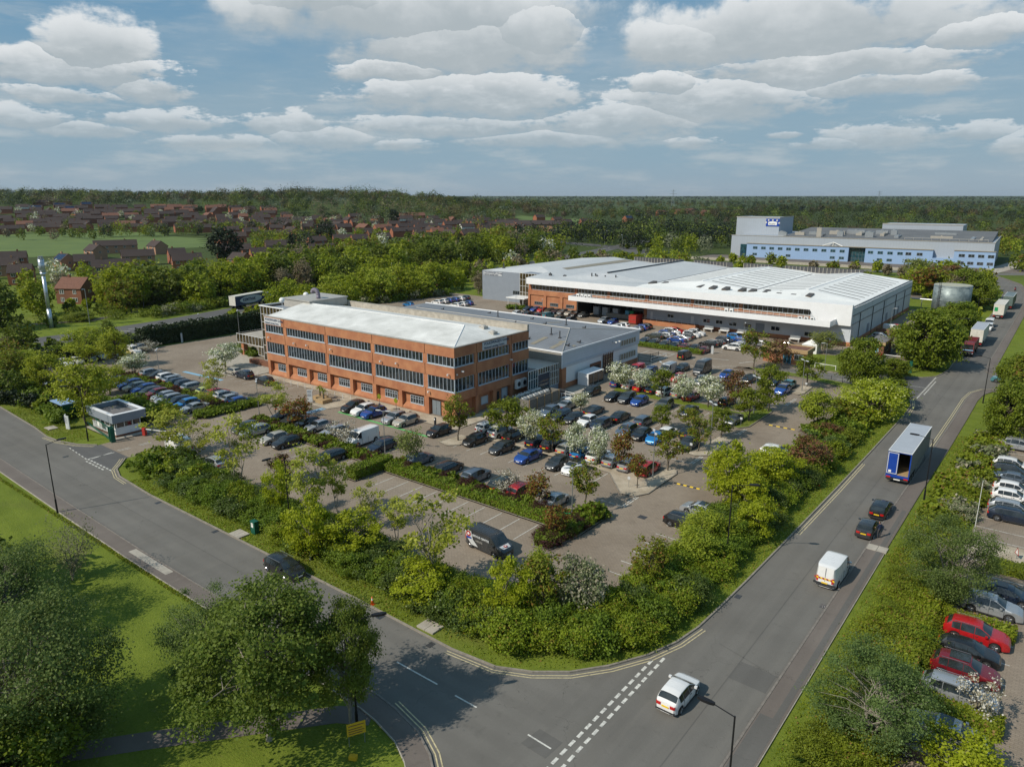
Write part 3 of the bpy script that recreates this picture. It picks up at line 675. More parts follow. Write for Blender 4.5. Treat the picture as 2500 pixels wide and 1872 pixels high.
TREES = [
(10.8, 32.5, 4.7, 4.9, 'blossom', 'white blossom tree nearest the workshop on the grass bed'),
(15.2, 32.4, 4.1, 3.5, 'blossom', 'smaller white blossom tree left of the green maple on the grass bed'),
(19.6, 31.1, 5.7, 3.6, 'maple', 'dense green maple between the white blossom trees'),
(23.4, 31.5, 4.6, 4.2, 'blossom', 'white blossom tree just right of the dense green maple'),
(28.0, 31.1, 4.8, 5.0, 'blossom', 'white blossom tree next to the copper tree on the grass bed'),
(32.1, 32.1, 6.8, 3.7, 'copper', 'thin copper leaved tree on the grass bed'),
(36.1, 27.7, 5.7, 4.6, 'maple', 'green maple at the rounded end of the grass bed'),
(36.7, 34.6, 8.1, 4.2, 'maple', 'tall green maple at the very tip of the grass bed'),
(36.8, 54.9, 6.2, 4.5, 'maple', 'dark maple behind the lone double lamp on the gravel tip'),
(24.1, 62.6, 8.0, 5.0, 'olive', 'pale trunked maple on the small bark bed by the warehouse cars'),
(27.3, 66.8, 6.1, 4.7, 'copper', 'copper tree in front of the little brick lodge'),
(44.6, 59.8, 8.8, 7.2, 'darkmaple', 'large dark maple in front of the gate hut'),
(31.1, 86.5, 5.4, 7.3, 'birch', 'pale green spreading tree on the lawn by the warehouse corner'),
(48.1, 71.6, 3.8, 5.0, 'darkmaple', 'dark maple above the yellow green sycamore by the entrance road'),
(45.2, 30.8, 5.6, 5.3, 'lime', 'small lime green tree in its own kerbed bed'),
(12.4, 16.5, 3.0, 3.0, 'blossom', 'small blossom tree beside the condenser bays'),
(27.2, 15.8, 4.0, 2.9, 'maple', 'slender maple between two cars of the middle rows'),
(30.7, 17.4, 4.0, 3.2, 'olive', 'olive maple hiding a navy car in the middle row'),
(35.6, 10.2, 5.1, 2.9, 'olive', 'maple on the gravel tip left of the tall double lamp'),
(35.8, 17.4, 4.8, 3.1, 'maple', 'maple at the outer corner of the upper gravel tip'),
(35.5, 1.0, 5.4, 3.8, 'olive', 'olive and rust maple at the outer corner of the lower gravel bed'),
(31.2, -3.0, 5.8, 2.4, 'rust', 'narrow rust red maple in the gravel bed'),
(35.2, -6.5, 4.5, 2.4, 'rust', 'small rust red maple beside the red estate'),
(24.2, -2.9, 4.8, 3.4, 'blossom', 'white blossom tree over the small blue car'),
(27.5, -2.7, 5.0, 2.9, 'blossom', 'white blossom tree over the white car in the gravel row'),
(20.1, -2.6, 5.5, 3.7, 'olive', 'olive maple with a rust tinge in the gravel row'),
(16.5, -2.7, 5.3, 3.3, 'blossom', 'white blossom tree left of the olive maple'),
(11.8, -1.9, 6.5, 5.0, 'maple', 'largest green maple near the condenser enclosure'),
(6.7, -6.8, 6.7, 4.0, 'olive', 'red and green maple at the office corner'),
(8.3, -17.9, 5.1, 4.3, 'birch', 'airy pale green tree above the blue grey car'),
(-4.8, -18.2, 3.7, 4.5, 'bareblossom', 'sparse white blossom tree in front of the white van'),
(-15.6, -17.7, 5.1, 3.5, 'rust', 'reddish maple at the left end of the shrub bed'),
(-22.9, -16.8, 6.2, 5.6, 'ash', 'light yellow green ash by the disabled bay'),
(29.0, -17.9, 4.1, 2.5, 'rust', 'orange red sapling behind the red car'),
(33.3, -15.0, 5.5, 3.2, 'olive', 'brown green maple beside the double lamp of the long hedge'),
(34.9, -23.1, 3.9, 2.2, 'rust', 'rust sapling at the rounded end of the long hedge'),
(24.4, -18.2, 3.5, 3.2, 'bareblossom', 'sparse blossom sapling over the dark green estate'),
(-40.0, -16.7, 7.4, 4.7, 'ash', 'pale ash between the two car rows left of the offices'),
(-35.5, -20.9, 4.8, 3.5, 'ash', 'small pale ash at the clipped corner of the shrub bed'),
(-70.0, -16.1, 4.0, 5.4, 'blossom', 'white blossom tree beyond the parked rows'),
(-61.0, -2.3, 4.6, 5.7, 'blossom', 'cream blossom tree by the brick entrance'),
(-88.0, -17.2, 7.9, 7.7, 'lime', 'yellow green tree beside the shaded white cars'),
(-78.9, -15.6, 8.5, 6.1, 'lime', 'yellow green tree left of the yellow car'),
(-88.6, -5.0, 2.4, 5.3, 'bareblossom', 'sparse blossom tree at the end of the shaded row'),
(-42.7, -36.2, 9.7, 7.6, 'lime', 'broad yellow green tree behind the gatehouse fence'),
(-58.3, -26.0, 5.6, 5.4, 'lime', 'yellow green tree behind the gatehouse roof'),
(-66.7, -32.6, 7.3, 6.1, 'lime', 'yellow tree in the verge belt left of the bus shelter'),
(-79.2, -31.8, 5.7, 5.8, 'lime', 'yellow tree at the back of the verge belt'),
(-78.2, -35.4, 6.9, 6.1, 'olive', 'dull olive tree at the left picture edge'),
(-19.0, -34.5, 5.9, 6.8, 'ash', 'pale ash beside the site entrance'),
(-14.6, -33.6, 4.6, 4.7, 'ash', 'second ash along the shrub belt from the entrance'),
(-2.1, -36.0, 8.1, 5.4, 'ash', 'leggy bright ash with bare lower limbs in the shrub belt'),
(8.0, -37.3, 6.0, 2.9, 'sycamore', 'bright sycamore left of the black lamp column in the belt'),
(0.7, -31.7, 3.9, 2.9, 'copper', 'small copper maple with dark red leaves in the belt'),
(12.2, -36.2, 7.5, 5.5, 'ash', 'tall ash beside the black lamp column'),
(12.4, -32.9, 5.6, 3.4, 'ash', 'narrow ash right of the tall ash'),
(18.3, -33.5, 4.7, 3.4, 'ash', 'forked ash in the middle of the belt'),
(21.9, -38.3, 4.0, 4.8, 'sycamore', 'bushy yellow green ash low in the belt'),
(22.9, -33.8, 4.5, 3.3, 'ash', 'thin ash over the empty bays'),
(32.1, -37.8, 8.4, 6.3, 'ash', 'broad yellow green ash left of the dark liveried van'),
(32.8, -40.1, 2.9, 4.8, 'sycamore', 'low dense bright green sycamore at the foot of the broad ash'),
(18.8, -41.4, 6.2, 4.1, 'sycamore', 'small bright sycamore in the ivy of the belt'),
(40.7, -34.1, 4.8, 2.7, 'lime', 'small lime yellow tree behind the hawthorns'),
(46.9, -26.1, 4.7, 3.3, 'olive', 'olive maple at the belt corner by the empty bays'),
(44.4, -33.2, 5.6, 4.5, 'haw', 'greyish hawthorn in faded blossom at the corner'),
(42.5, -35.9, 5.6, 3.7, 'olive', 'rounded olive tree hawthorn left of the greyish hawthorn'),
(40.2, -37.7, 4.9, 3.4, 'sycamore', 'low yellow green tree below the liveried van'),
(43.7, -0.9, 5.1, 4.6, 'sycamore', 'upright bright green sycamore beside the reversed silver saloon'),
(47.9, -5.8, 4.8, 4.9, 'sycamore', 'bright sycamore crown in front of the kerbed bed'),
(47.4, -15.4, 3.4, 4.4, 'lime', 'lime green tree over the black estate'),
(48.5, -19.8, 3.5, 4.1, 'lime', 'low lime tree at the empty belt bays'),
(51.2, -11.0, 4.4, 3.8, 'sycamore', 'bright sycamore behind the black lamp column of the belt'),
(45.8, -4.6, 6.6, 4.7, 'sycamore', 'bright sycamore in the middle of the right belt'),
(47.9, 3.5, 5.0, 5.5, 'sycamore', 'bright sycamore by the black and white parked cars'),
(49.9, 11.3, 5.1, 4.2, 'copper', 'brown copper shrub tree in the right belt'),
(48.4, 25.4, 2.7, 3.5, 'copper', 'small brown copper tree beside the kerbed bed'),
(50.5, 40.3, 6.5, 8.2, 'yellow', 'glowing yellow green sycamore in the right belt'),
(47.0, 36.6, 3.5, 5.1, 'olive', 'olive tree left of the glowing sycamore'),
(51.8, 50.9, 4.9, 5.9, 'maple', 'round green tree at the road mouth'),
(51.5, 84.5, 11.6, 11.1, 'darkmaple', 'huge round green tree north of the entrance road'),
(45.9, 92.2, 7.2, 8.8, 'maple', 'broad green tree behind the gate barrier'),
(51.0, 132.4, 7.7, 8.3, 'darkmaple', 'dense tree beside the lorry park'),
(49.4, 183.1, 9.2, 10.2, 'darkmaple', 'dense tree right of the water tank'),
(45.2, 194.5, 10.6, 11.6, 'darkmaple', 'tree behind the water tank'),
(34.4, 198.2, 10.5, 10.7, 'rust', 'brownish tree between warehouse and water tank'),
(35.6, 231.3, 9.1, 11.3, 'copper', 'bronze tree above the water tank'),
(22.4, 242.5, 10.6, 10.9, 'birch', 'pale tree behind the warehouse back corner'),
(4.8, -57.1, 6.4, 4.8, 'bare', 'slender multi stemmed birch alone on the lawn'),
(10.0, -63.7, 8.3, 8.4, 'willow', 'dark willow at the left picture edge'),
(26.4, -66.8, 10.7, 9.5, 'willow', 'large fine leaved willow filling the lower left'),
(23.3, -68.1, 9.5, 7.6, 'willow', 'willow crown behind the large one'),
(28.0, -69.1, 4.7, 6.2, 'darkmaple', 'low bright green tree in the bottom left corner'),
(36.4, -57.8, 11.4, 10.1, 'bigleaf', 'large lime tree in front of the left road'),
(29.2, -57.3, 7.5, 5.7, 'willow', 'thinner bare limbed tree left of the large lime tree'),
(39.7, -53.9, 9.8, 4.6, 'bigleaf', 'green tree beside the yellow sign'),
(67.0, -34.6, 7.4, 6.5, 'willow', 'large grey green tree at the right foreground'),
(68.4, -12.5, 8.5, 6.4, 'willow', 'grey green tree over the cars across the road'),
(72.0, -34.6, 3.2, 4.3, 'sycamore', 'bright green maple in the bottom right corner'),
(72.1, -27.5, 3.4, 3.0, 'bareblossom', 'thin blossom sapling in front of the silver estate'),
(68.4, 40.3, 8.4, 5.7, 'darkmaple', 'dark green tree over the right verge'),
(66.6, 77.0, 5.9, 5.7, 'darkmaple', 'green tree by the side road at the right'),
]
# ------------------------------------------------------------ ground, roads, car park
def build_ground():
    # one terrain sheet: fine near the estate, coarse towards the horizon
    Ys = np.concatenate([np.linspace(-120, 560, 18), np.linspace(590, 1250, 45), np.geomspace(1290, 16000, 28)])
    rows = []
    xs = np.linspace(-1, 1, 61)
    for Y in Ys:
        hw = 300+abs(Y)*1.1; rows.append([(xx*hw, Y) for xx in xs])
    V = [];
    for r in rows:
        for X, Y in r:
            x, y = W(X, Y); V.append((x, y, gz(x, y)))
    n = len(xs); Fc = [(j*n+i, j*n+i+1, (j+1)*n+i+1, (j+1)*n+i) for j in range(len(Ys)-1) for i in range(n-1)]
    tag(raw('ground', V, Fc, 'grass', smooth=True), kind='structure')
build_ground()

def sheet(name, P, z, mat, holes=None):
    mb = MB(); n = len(P); a = sum(P[i][0]*P[(i+1)%n][1]-P[(i+1)%n][0]*P[i][1] for i in range(n))
    if a < 0: P = P[::-1]
    mb.add([(x, y, z) for x, y in P], [tuple(range(n))]); return tag(mb.build(name, [mat]), kind='structure')
def arc(cx, cy, r, a0, a1, n=10): return [(cx+r*math.cos(rad(a0+(a1-a0)*i/n)), cy+r*math.sin(rad(a0+(a1-a0)*i/n))) for i in range(n+1)]

NKERB = [(-330,-38.0),(-64.2,-40.9),(-47.6,-41.7),(-41.7,-42.3),(-38,-42.0),(-34.5,-41.0),(-32,-39.4)]
MOUTH_E = [(-23.6,-39.4),(-22.0,-40.6),(-20.3,-42.0),(-17.5,-42.9),(-14.2,-43.1)]
CORNER = [(-8.8,-43.4),(3.6,-43.4),(15.2,-43.4),(27.7,-43.4),(34,-43.5),(39.2,-43.6),(43.3,-43.2),(45.8,-42.0),(48.0,-40.3),(49.9,-37.9),(51.6,-34.9),(52.6,-32.0),(53.1,-29.0),(53.3,-25.0),(53.5,-19.4),(53.8,-7),(54.1,7.9),(54.3,23.4),(54.5,46),(54.3,52.5),(53.7,56.0),(52.4,58.6),(49.5,60.6)]
MOUTH_N = [(49.2,74.4),(52.3,75.5),(54.2,78),(54.9,82),(55.3,86.5),(54.9,106),(54.6,150),(54.4,200),(52.5,232),(48,262),(38,292),(20,318)]
SK = [(-330,-46.0),(-120,-48.4),(-38.3,-49.6),(-12,-50.2),(4.2,-50.5),(17.6,-50.5),(38.8,-50.6),(40.8,-50.8),(43.5,-51.4),(45.6,-52.4),(47.6,-53.9),(49.6,-56.5),(50.8,-60),(51.2,-66),(51.2,-130)]
EK = [(60.0,-130),(60.2,-60),(60.3,-32.8),(60.4,-6),(60.5,12),(60.8,31.6),(60.9,49.2),(60.9,63),(61.3,68.5),(62.6,72.3),(65.5,74.2),(90,75.0)]
EK2 = [(90,83.5),(66,83.8),(62.8,85.2),(61.3,88.5),(60.9,94),(60.7,150),(60.5,196),(58.5,236),(54,268),(43,300),(24,326)]
road = NKERB+[(-32,-38.9),(-23.6,-38.9)]+MOUTH_E+CORNER+[(49.2,60.6),(49.2,74.4)]+MOUTH_N+EK2[::-1]+EK[::-1]+SK[::-1]
sheet('road', road, .012, 'asphalt')
sheet('road_entrance_apron', [(-37,-41.9),(-32,-39.5),(-32,-38.9),(-23.6,-38.9),(-23.4,-39.6),(-20.6,-42.6),(-25.8,-42.7),(-30,-42.5)], .016, 'asphalt_dark')
sheet('side_road_apron', [(49.2,60.7),(52.4,58.8),(53.7,57),(54.0,67),(54.0,77),(52.3,75.4),(49.2,74.3)], .016, 'asphalt_dark')
# darker repairs on the carriageway
for P in ([(57.4,-33.6),(60.1,-33.7),(60.1,-31.3),(57.4,-31.2)], [(49.4,-48.1),(51.4,-48.2),(51.5,-46.4),(49.6,-46.3)], [(54.5,95),(60.6,95),(60.6,128),(54.6,128)]):
    sheet('road_patch', P, .018, 'asphalt_patch')

def footway(name, line, w, side, z=.10, mat='asphalt_footway'):
    """raised footway strip along a kerb line, kerb stones as its own mesh"""
    L = offset(line, side*.14); R_ = offset(line, side*w)
    mb = MB()
    for i in range(len(L)-1): mb.add([(*L[i], z), (*L[i+1], z), (*R_[i+1], z), (*R_[i], z)], [(0,1,2,3) if side > 0 else (3,2,1,0)])
    return structure(name, mb, [mat])
def offset(line, d):
    out = []
    for i, p in enumerate(line):
        a = line[max(0, i-1)]; b = line[min(len(line)-1, i+1)]
        dx, dy = b[0]-a[0], b[1]-a[1]; n = math.hypot(dx, dy) or 1
        out.append((p[0]-dy/n*d, p[1]+dx/n*d))
    return out
def kerb(name, line, w=.15, h=.13, side=1, mat='kerb', z=0):
    A = line; B = offset(line, side*w); mb = MB()
    for i in range(len(A)-1):
        P = [A[i], A[i+1], B[i+1], B[i]]
        if side < 0: P = P[::-1]
        vs = [(x, y, z) for x, y in P]+[(x, y, z+h) for x, y in P]
        mb.add(vs, [(4,5,6,7),(0,1,5,4),(2,3,7,6),(1,2,6,5),(3,0,4,7)])
    return structure(name, mb, [mat])
kerb('kerb', NKERB, side=1); kerb('kerb', MOUTH_E+CORNER, side=1); kerb('kerb', MOUTH_N, side=1)
kerb('kerb', SK, side=-1, mat='kerb_dark'); kerb('kerb', EK, side=-1, mat='kerb_dark'); kerb('kerb', EK2, side=-1, mat='kerb_dark')
for P in ([(-250,-44.9),(36,-46.95),(36,-47.02),(-250,-44.97)], [(57.3,-60),(57.37,-60),(57.5,90),(57.43,90)], [(55.2,-30),(60.2,-31.4),(60.2,-31.48),(55.2,-30.08)], [(54.2,12.2),(60.5,11.4),(60.5,11.33),(54.2,12.13)]): sheet('road_joint', P, .0205, 'asphalt_patch')
footway('footway', SK, 1.65, -1); footway('footway', EK, 1.75, -1); footway('footway', EK2, 1.7, -1)
kerb('kerb', offset(SK, -1.66), w=.06, h=.115, side=-1, mat='concrete'); kerb('kerb', offset(EK[:4], -1.76), w=.05, h=.112, side=-1, mat='concrete')
sheet('footway_patch', [(3.5,-51.5),(10.8,-51.5),(10.8,-50.75),(3.5,-50.75)], .106, 'concrete')
sheet('footway_patch', [(60.55,-52),(61.9,-52),(61.9,-36),(60.55,-36)], .106, 'asphalt_patch')
sheet('footway_patch', [(61.4,-36),(61.85,-36),(61.95,6),(61.5,6)], .106, 'asphalt_patch')

# car park (block paving) and service yard
lot = [(-92,-28),(-60,-33.5),(-45,-34),(-32,-34),(-32,-38.9),(-23.6,-38.9),(-23,-36.2),(-12,-35.4),(31,-35.2),(38,-32.0),(45.6,-29.8),(45.7,-14),(45.4,56),(49.2,60.6),(49.2,74.4),(47,75.5),(47,170),(34,170),(34,99),(-95,112),(-104,112),(-104,70),(-93,60)]
sheet('car_park', lot, .008, 'block_paving')
sheet('site_road', [(35,60.9),(49.2,60.9),(49.2,74.2),(44.5,75.5),(44.5,150),(41.3,150),(41.3,76.5),(38.8,69.2),(35,68.5),(27,67.2),(27,64.5),(33,62.2)], .013, 'asphalt')
def island(name, P, mat, km='kerb', h=.12, hk=.13):
    n = len(P); a = sum(P[i][0]*P[(i+1)%n][1]-P[(i+1)%n][0]*P[i][1] for i in range(n))
    if a < 0: P = P[::-1]
    mb = MB(); mb.prism(P, 0, h, 0)
    I = P+[P[0]]; A = I; B = offset(I, .14); B[0] = B[-1] = ((B[0][0]+B[-1][0])/2, (B[0][1]+B[-1][1])/2)
    for i in range(n): mb.add([(*A[i],0),(*A[i+1],0),(*B[i+1],0),(*B[i],0),(*A[i],hk+.01),(*A[i+1],hk+.01),(*B[i+1],hk+.01),(*B[i],hk+.01)], [(4,5,6,7),(0,1,5,4),(2,3,7,6)], 1)
    return structure(name, mb, [mat, km])
island('grass_bed', [(9.6,33.0),(10.4,30.2),(28.0,29.2),(31.5,28.8),(34.8,23.6),(36.2,23.2),(37.2,25),(37.3,35.5),(36.6,36.6),(35.6,35.8),(33.4,31.6),(31,31.4),(28,32.4)], 'grass')
island('gravel_bed', [(9.0,-2.9),(26,-2.0),(34.2,-1.6),(35.3,1.9),(36.4,1.8),(37.0,.6),(37.1,-7.2),(36.2,-9.0),(34.4,-9.2),(30,-4.3),(26,-3.9),(16,-3.9),(9.2,-4.0)], 'gravel')
island('gravel_bed', [(34.6,8.4),(36.0,8.1),(37.5,9.4),(37.6,17.6),(36.6,18.6),(35.3,18.0),(35.0,12)], 'gravel')
island('gravel_bed', [(36.0,48.6),(37.4,47.8),(38.0,49.5),(37.8,55),(36.6,56),(35.8,54.6)], 'gravel')
island('gravel_bed', [(5.0,-9.0),(6.9,-9.4),(8.2,-8.2),(7.8,-4.6),(5.2,-4.6)], 'gravel')
island('kerbed_bed', [(43.6,27.4),(45.3,26.2),(47.5,27),(48.2,33),(45.4,35),(43.9,33.5)], 'bark_mulch')
island('lawn', [(30.5,71.2),(38.6,69.6),(40.2,75.5),(40.3,86.4),(39,92),(34.2,92),(33.6,86),(28,84),(27.5,78)], 'grass')
island('lawn', [(22,61.6),(26.5,61.2),(33,61.2),(43.0,58.0),(45.4,54.5),(46.8,56),(47.8,59.4),(43,61.6),(34.5,63.6),(27,64.2),(23,63.6)], 'grass')
island('bark_bed', [(20.6,60.5),(23,60.2),(25,61.6),(23,63.4),(20.8,63)], 'bark_mulch')
island('shrub_bed', [(7.0,-21.5),(33.0,-21.5),(33.0,-24.5),(34.2,-26.2),(36.0,-25.6),(36.6,-21),(36.6,-16.6),(35.2,-14.6),(33.4,-15.2),(31.5,-17.4),(28.8,-18.7),(7,-18.7),(5,-18.6),(-24.6,-18.4),(-25.6,-19.6),(-24.4,-20.9),(4.8,-20.9),(4.9,-25.9),(7,-25.9)], 'bark_mulch')
island('shrub_bed', [(-71,-19.8),(-34.6,-19.8),(-34.6,-23.8),(-33,-24.8),(-31.6,-23.6),(-31.2,-14.2),(-33,-12.6),(-34.4,-13.4),(-34.4,-17.2),(-71,-17.2)], 'bark_mulch')
island('gravel_apron', [(-50,-1.7),(-24,-2.2),(-25.5,-7.9),(-24.2,-8.4),(-20.8,-8.2),(-18.9,-3.6),(3.2,-3.6),(3.2,10),(0.3,10),(0.3,-.05),(-50,-.05)], 'gravel', h=.05, hk=.07)
island('paved_forecourt', [(-62,-7.0),(-50.3,-4.8),(-50.3,-.2),(-51,3.5),(-76,9),(-76,3)], 'concrete', h=.05, hk=.07)
island('paved_margin', [(0.3,10.2),(6.6,10.2),(6.6,26),(5.4,36),(2.9,36),(2.9,24.5),(0.3,24.5)], 'concrete', h=.05, hk=.07)
island('shrub_bed', [(-7,68.2),(10.6,68.2),(10.9,70.2),(-7,70.4)], 'bark_mulch')
island('gatehouse_plinth', [(-42,-36.9),(-32.0,-36.9),(-31.6,-31.8),(-42,-31.8)], 'concrete', h=.1, hk=.12)
island('gravel_strip', [(62.9,-1.4),(73,-.4),(73.4,3.4),(66.5,3.0),(63,1)], 'gravel', h=.04, hk=.06)
# lot across the road
sheet('car_park', [(68.3,-60),(130,-60),(130,60),(68.3,60)], .008, 'block_paving')
# distributor road beyond the shrub belt, continuing behind the warehouse
DR = [(-135,-160),(-128,-90),(-122,-40),(-120,0),(-122,20),(-127,42),(-131,60),(-134,100),(-140,160),(-152,240),(-166,310),(-186,400),(-215,500)]
def field(name, P, cell=12):
    xs = [p[0] for p in P]; ys = [p[1] for p in P]; V = []; Fc = []; x = min(xs)
    while x < max(xs):
        y = min(ys)
        while y < max(ys):
            if inside(x+cell/2, y+cell/2, P):
                b = len(V); V += [(a, c, gz(a, c)+.12) for a, c in ((x,y),(x+cell,y),(x+cell,y+cell),(x,y+cell))]; Fc.append((b,b+1,b+2,b+3))
            y += cell
        x += cell
    tag(raw(name, V, Fc, 'field_grass'), kind='structure')
def inside(x, y, P):
    c = False; n = len(P)
    for i in range(n):
        (x1, y1), (x2, y2) = P[i], P[(i+1) % n]
        if (y1 > y) != (y2 > y) and x < (x2-x1)*(y-y1)/(y2-y1)+x1: c = not c
    return c
field('playing_field', [(-700,90),(-600,30),(-430,40),(-385,100),(-395,185),(-480,232),(-640,250),(-740,200)])
field('meadow', [W(2,745),W(80,765),W(112,945),W(8,930)])
field('meadow', [W(-160,560),W(-120,540),W(-110,600),W(-150,620)])
def strip(name, line, w, z, mat):
    A = offset(line, w/2); B = offset(line, -w/2); mb = MB()
    for i in range(len(line)-1): mb.add([(*A[i], z+gz(*line[i])), (*B[i], z+gz(*line[i])), (*B[i+1], z+gz(*line[i+1])), (*A[i+1], z+gz(*line[i+1]))], [(0,1,2,3)])
    return structure(name, mb, [mat])
strip('distributor_road', DR, 12.5, .02, 'asphalt_dark')
strip('distributor_road', [(-120,300),(-166,350),(-230,372),(-330,380)], 15, .024, 'asphalt_dark')
strip('path', [(18,-77),(26,-68),(30.2,-62.8),(34,-58.3),(38,-53.6),(40,-52.3)], 1.7, .015, 'asphalt_footway')
strip('path', [(-170,-20),(-150,-8),(-143,6),(-150,22),(-175,30)], 3, .02, 'asphalt_footway')
strip('factory_road', [(-110,262),(-60,276),(0,290),(34,301),(60,318),(110,345)], 10, .02, 'asphalt')
strip('factory_road', [(-120,222),(-40,214),(34,206)], 15, .018, 'asphalt_footway')
for y_ in (232, 298.5):
    mb = MB(); mb.box(-100, y_, 0, 36, y_+.4, 1.3); tag(mb.build('boundary_wall', ['concrete']), 'long low grey wall '+('nearer the warehouse roof' if y_ < 250 else 'in front of the blue factory'), 'wall')
strip('factory_road', [(36,290),(44,345),(52,420),(50,500)], 9, .024, 'concrete')
sheet('factory_yard', [(-100,300),(60,318),(60,338),(-100,336)], .016, 'asphalt_footway')

# ------------------------------------------------------------ painted lines
LN = {k: MB() for k in ('white_line', 'yellow_line', 'blue_line', 'green_line')}
def line(p, q, w=.1, z=.024, mat='white_line'):
    dx, dy = q[0]-p[0], q[1]-p[1]; n = math.hypot(dx, dy) or 1; ox, oy = -dy/n*w/2, dx/n*w/2
    LN[mat].add([(p[0]-ox, p[1]-oy, z), (q[0]-ox, q[1]-oy, z), (q[0]+ox, q[1]+oy, z), (p[0]+ox, p[1]+oy, z)], [(0,1,2,3)])
def poly(pts, w=.1, mat='white_line', z=.024):
    for a, b in zip(pts[:-1], pts[1:]): line(a, b, w, z, mat)
def dash(p, q, on, off, w=.1, mat='white_line'):
    n = math.dist(p, q); ux, uy = (q[0]-p[0])/n, (q[1]-p[1])/n; t = 0
    while t < n:
        e = min(n, t+on); line((p[0]+ux*t, p[1]+uy*t), (p[0]+ux*e, p[1]+uy*e), w, .024, mat); t += on+off
def double(pts, side, mat='yellow_line'):
    poly(offset(pts, side*.28), .09, mat); poly(offset(pts, side*.55), .09, mat)
double([(39.0,-43.6),(43.3,-43.2),(45.8,-42.0),(48.0,-40.3),(49.9,-37.9),(51.6,-34.9),(52.6,-32.0),(53.1,-29.0)], -1)
double([(53.8,-7),(54.1,7.9),(54.2,19)], -1)
double([(54.5,46),(54.3,52.5),(53.7,56.0),(52.4,58.6),(50.5,60)], -1)
double([(40.2,-50.7),(43.5,-51.4),(45.6,-52.4),(47.6,-53.9),(49.6,-56.5),(50.8,-60),(51.2,-66),(51.2,-90)], 1)
double([(60.8,31.6),(60.9,49.2),(60.9,63),(61.3,68.5),(62.6,72.3),(65.5,74.2)], 1)
double([(-41.7,-42.3),(-38,-42.0),(-34.5,-41.0),(-32,-39.5)], -1)
double([(-23.6,-39.4),(-22.0,-40.6),(-20.3,-42.0),(-17.5,-42.9),(-14.6,-43.1)], -1)
dash((52.05,-35.2),(51.95,-51.5),.62,.34,.22); dash((52.65,-34.4),(52.65,-52),.62,.34,.22)
dash((37,-47.2),(41.2,-47.2),9,9,.12); dash((43,-47.3),(45,-47.3),9,9,.12); dash((49.3,-47.2),(51.2,-47.3),9,9,.12);
dash((54.15,58.5),(54.3,77.6),.6,.4,.22); dash((54.7,62),(54.8,74),.6,.4,.22)
line((49.5,67.6),(54,67.3),.12)
dash((-20.4,-42.55),(-27.2,-42.55),.55,.35,.2); dash((-21.5,-43.05),(-26.8,-43.05),.55,.35,.2); dash((-27.3,-42.7),(-34,-42.2),.6,.6,.14)
line((-27.2,-42.4),(-27.1,-39.2),.14); line((-26.9,-42.2),(-27.4,-39.4),.12)
dash((-27.6,-38.6),(-27.6,-18.8),1.6,1.3,.1); dash((-27.1,-38.6),(-27.1,-33),1.6,1.3,.1)
# distributor road hatching
for i in range(9):
    y = 2+i*7; x = np.interp(y, [0, 30, 60, 100], [-119, -121, -126, -132]); line((x-1.5, y), (x+1.2, y+3.2), .35)
dash((-119.6,-30),(-121.6,30),3,3,.2)
dash((-170,322),(-196,420),5,5,.3); dash((-150,320),(-230,366),4,4,.3); dash((-140,330),(-225,376),4,4,.3)
def bays(x0, x1, y0, y1, first=None, step=2.45, axis='x'):
    t = first if first is not None else x0
    while t <= x1+.01:
        if axis == 'x': line((t, y0), (t, y1), .09)
        else: line((y0, t), (y1, t), .09)
        t += step
bays(9.6, 32, -26.0, -21.8); bays(-23.5, 4.5, -25.6, -21.2); bays(-25, 4, -18.2, -13.8); bays(8.2, 31, -18.4, -14.2, 7.4)
bays(7.9, 30, -9.2, -4.4, 7.9); bays(8.7, 35, -1.5, 3.2, 8.7); bays(8.7, 21.5, 8.4, 13, 8.7); bays(8.7, 30, 13, 17.8, 8.7); bays(23.2, 33.5, 8.2, 13, 23.2)
bays(12.2, 36, 23.6, 28.4, 12.2); bays(8.4, 31, 32.2, 36.8, 8.4); bays(6, 29, 42, 47, 6); bays(6, 29, 47.6, 56, 6); bays(-64.8, -34.5, -24.6, -20, -66); bays(-67, -34, -17, -12.8, -67)
bays(-18.3, -3, -8, -3.7, -18.3, 2.9); bays(-60, -36, -7.5, -2.5, -59)
bays(-29, -6, 42.5, 45.6, -28, 2.42, 'y'); bays(-1, 18, 42.5, 45.6, -1, 2.42, 'y')
bays(-58.1, -36, 93.4, 98, -58.1, 2.4); bays(-56, -35, 85, 89.6, -56, 2.4); bays(-29.5, -20, 88, 93, -29.5); bays(-6, 12, 69.9, 74, -6); bays(6.8, 15, 76, 81, 6.8)
bays(-31, 40, 68.5, 73.4, -31, 2.9, 'y')
for x0, y0, y1 in ((36.3,-12.1,-8.7), (36.65,5.3,8.6), (37.6,40.3,45.6), (37.0,20.6,23.6)):
    dash((x0, y0), (x0, y1), 1.0, .25, .12); dash((x0+.3, y0), (x0+.3, y1), 1.0, .25, .12); dash((x0-2.8, y0+.05), (x0, y0), .8, .3, .09)
poly([(-18.2,-8.1),(2,-8.1)], .5, 'green_line'); poly([(-21.9,-8.3),(-21.9,-12.2)], .55, 'blue_line'); poly([(-21.2,-8.3),(-21.2,-12.2)], .3, 'blue_line')
poly([(-64.5,-9.2),(-52,-8.4)], .8, 'blue_line')
for i in range(8): line((4.2+i*.5, -8.6), (6.0+i*.5, -5.2), .09, mat='yellow_line') if i < 4 else None
for i in range(7): line((9.3+i*.0, 28.2+i*.75), (11.0, 27.0+i*.75), .09, mat='yellow_line') if i < 5 else None
for i in range(9): line((-33+i*.9, 88.5), (-30.6+i*.9, 91.5), .1, mat='yellow_line') if i < 5 else None
for i in range(6): poly([(-1.0,55+i*2.2),(5.0,54.6+i*2.2)], .12)
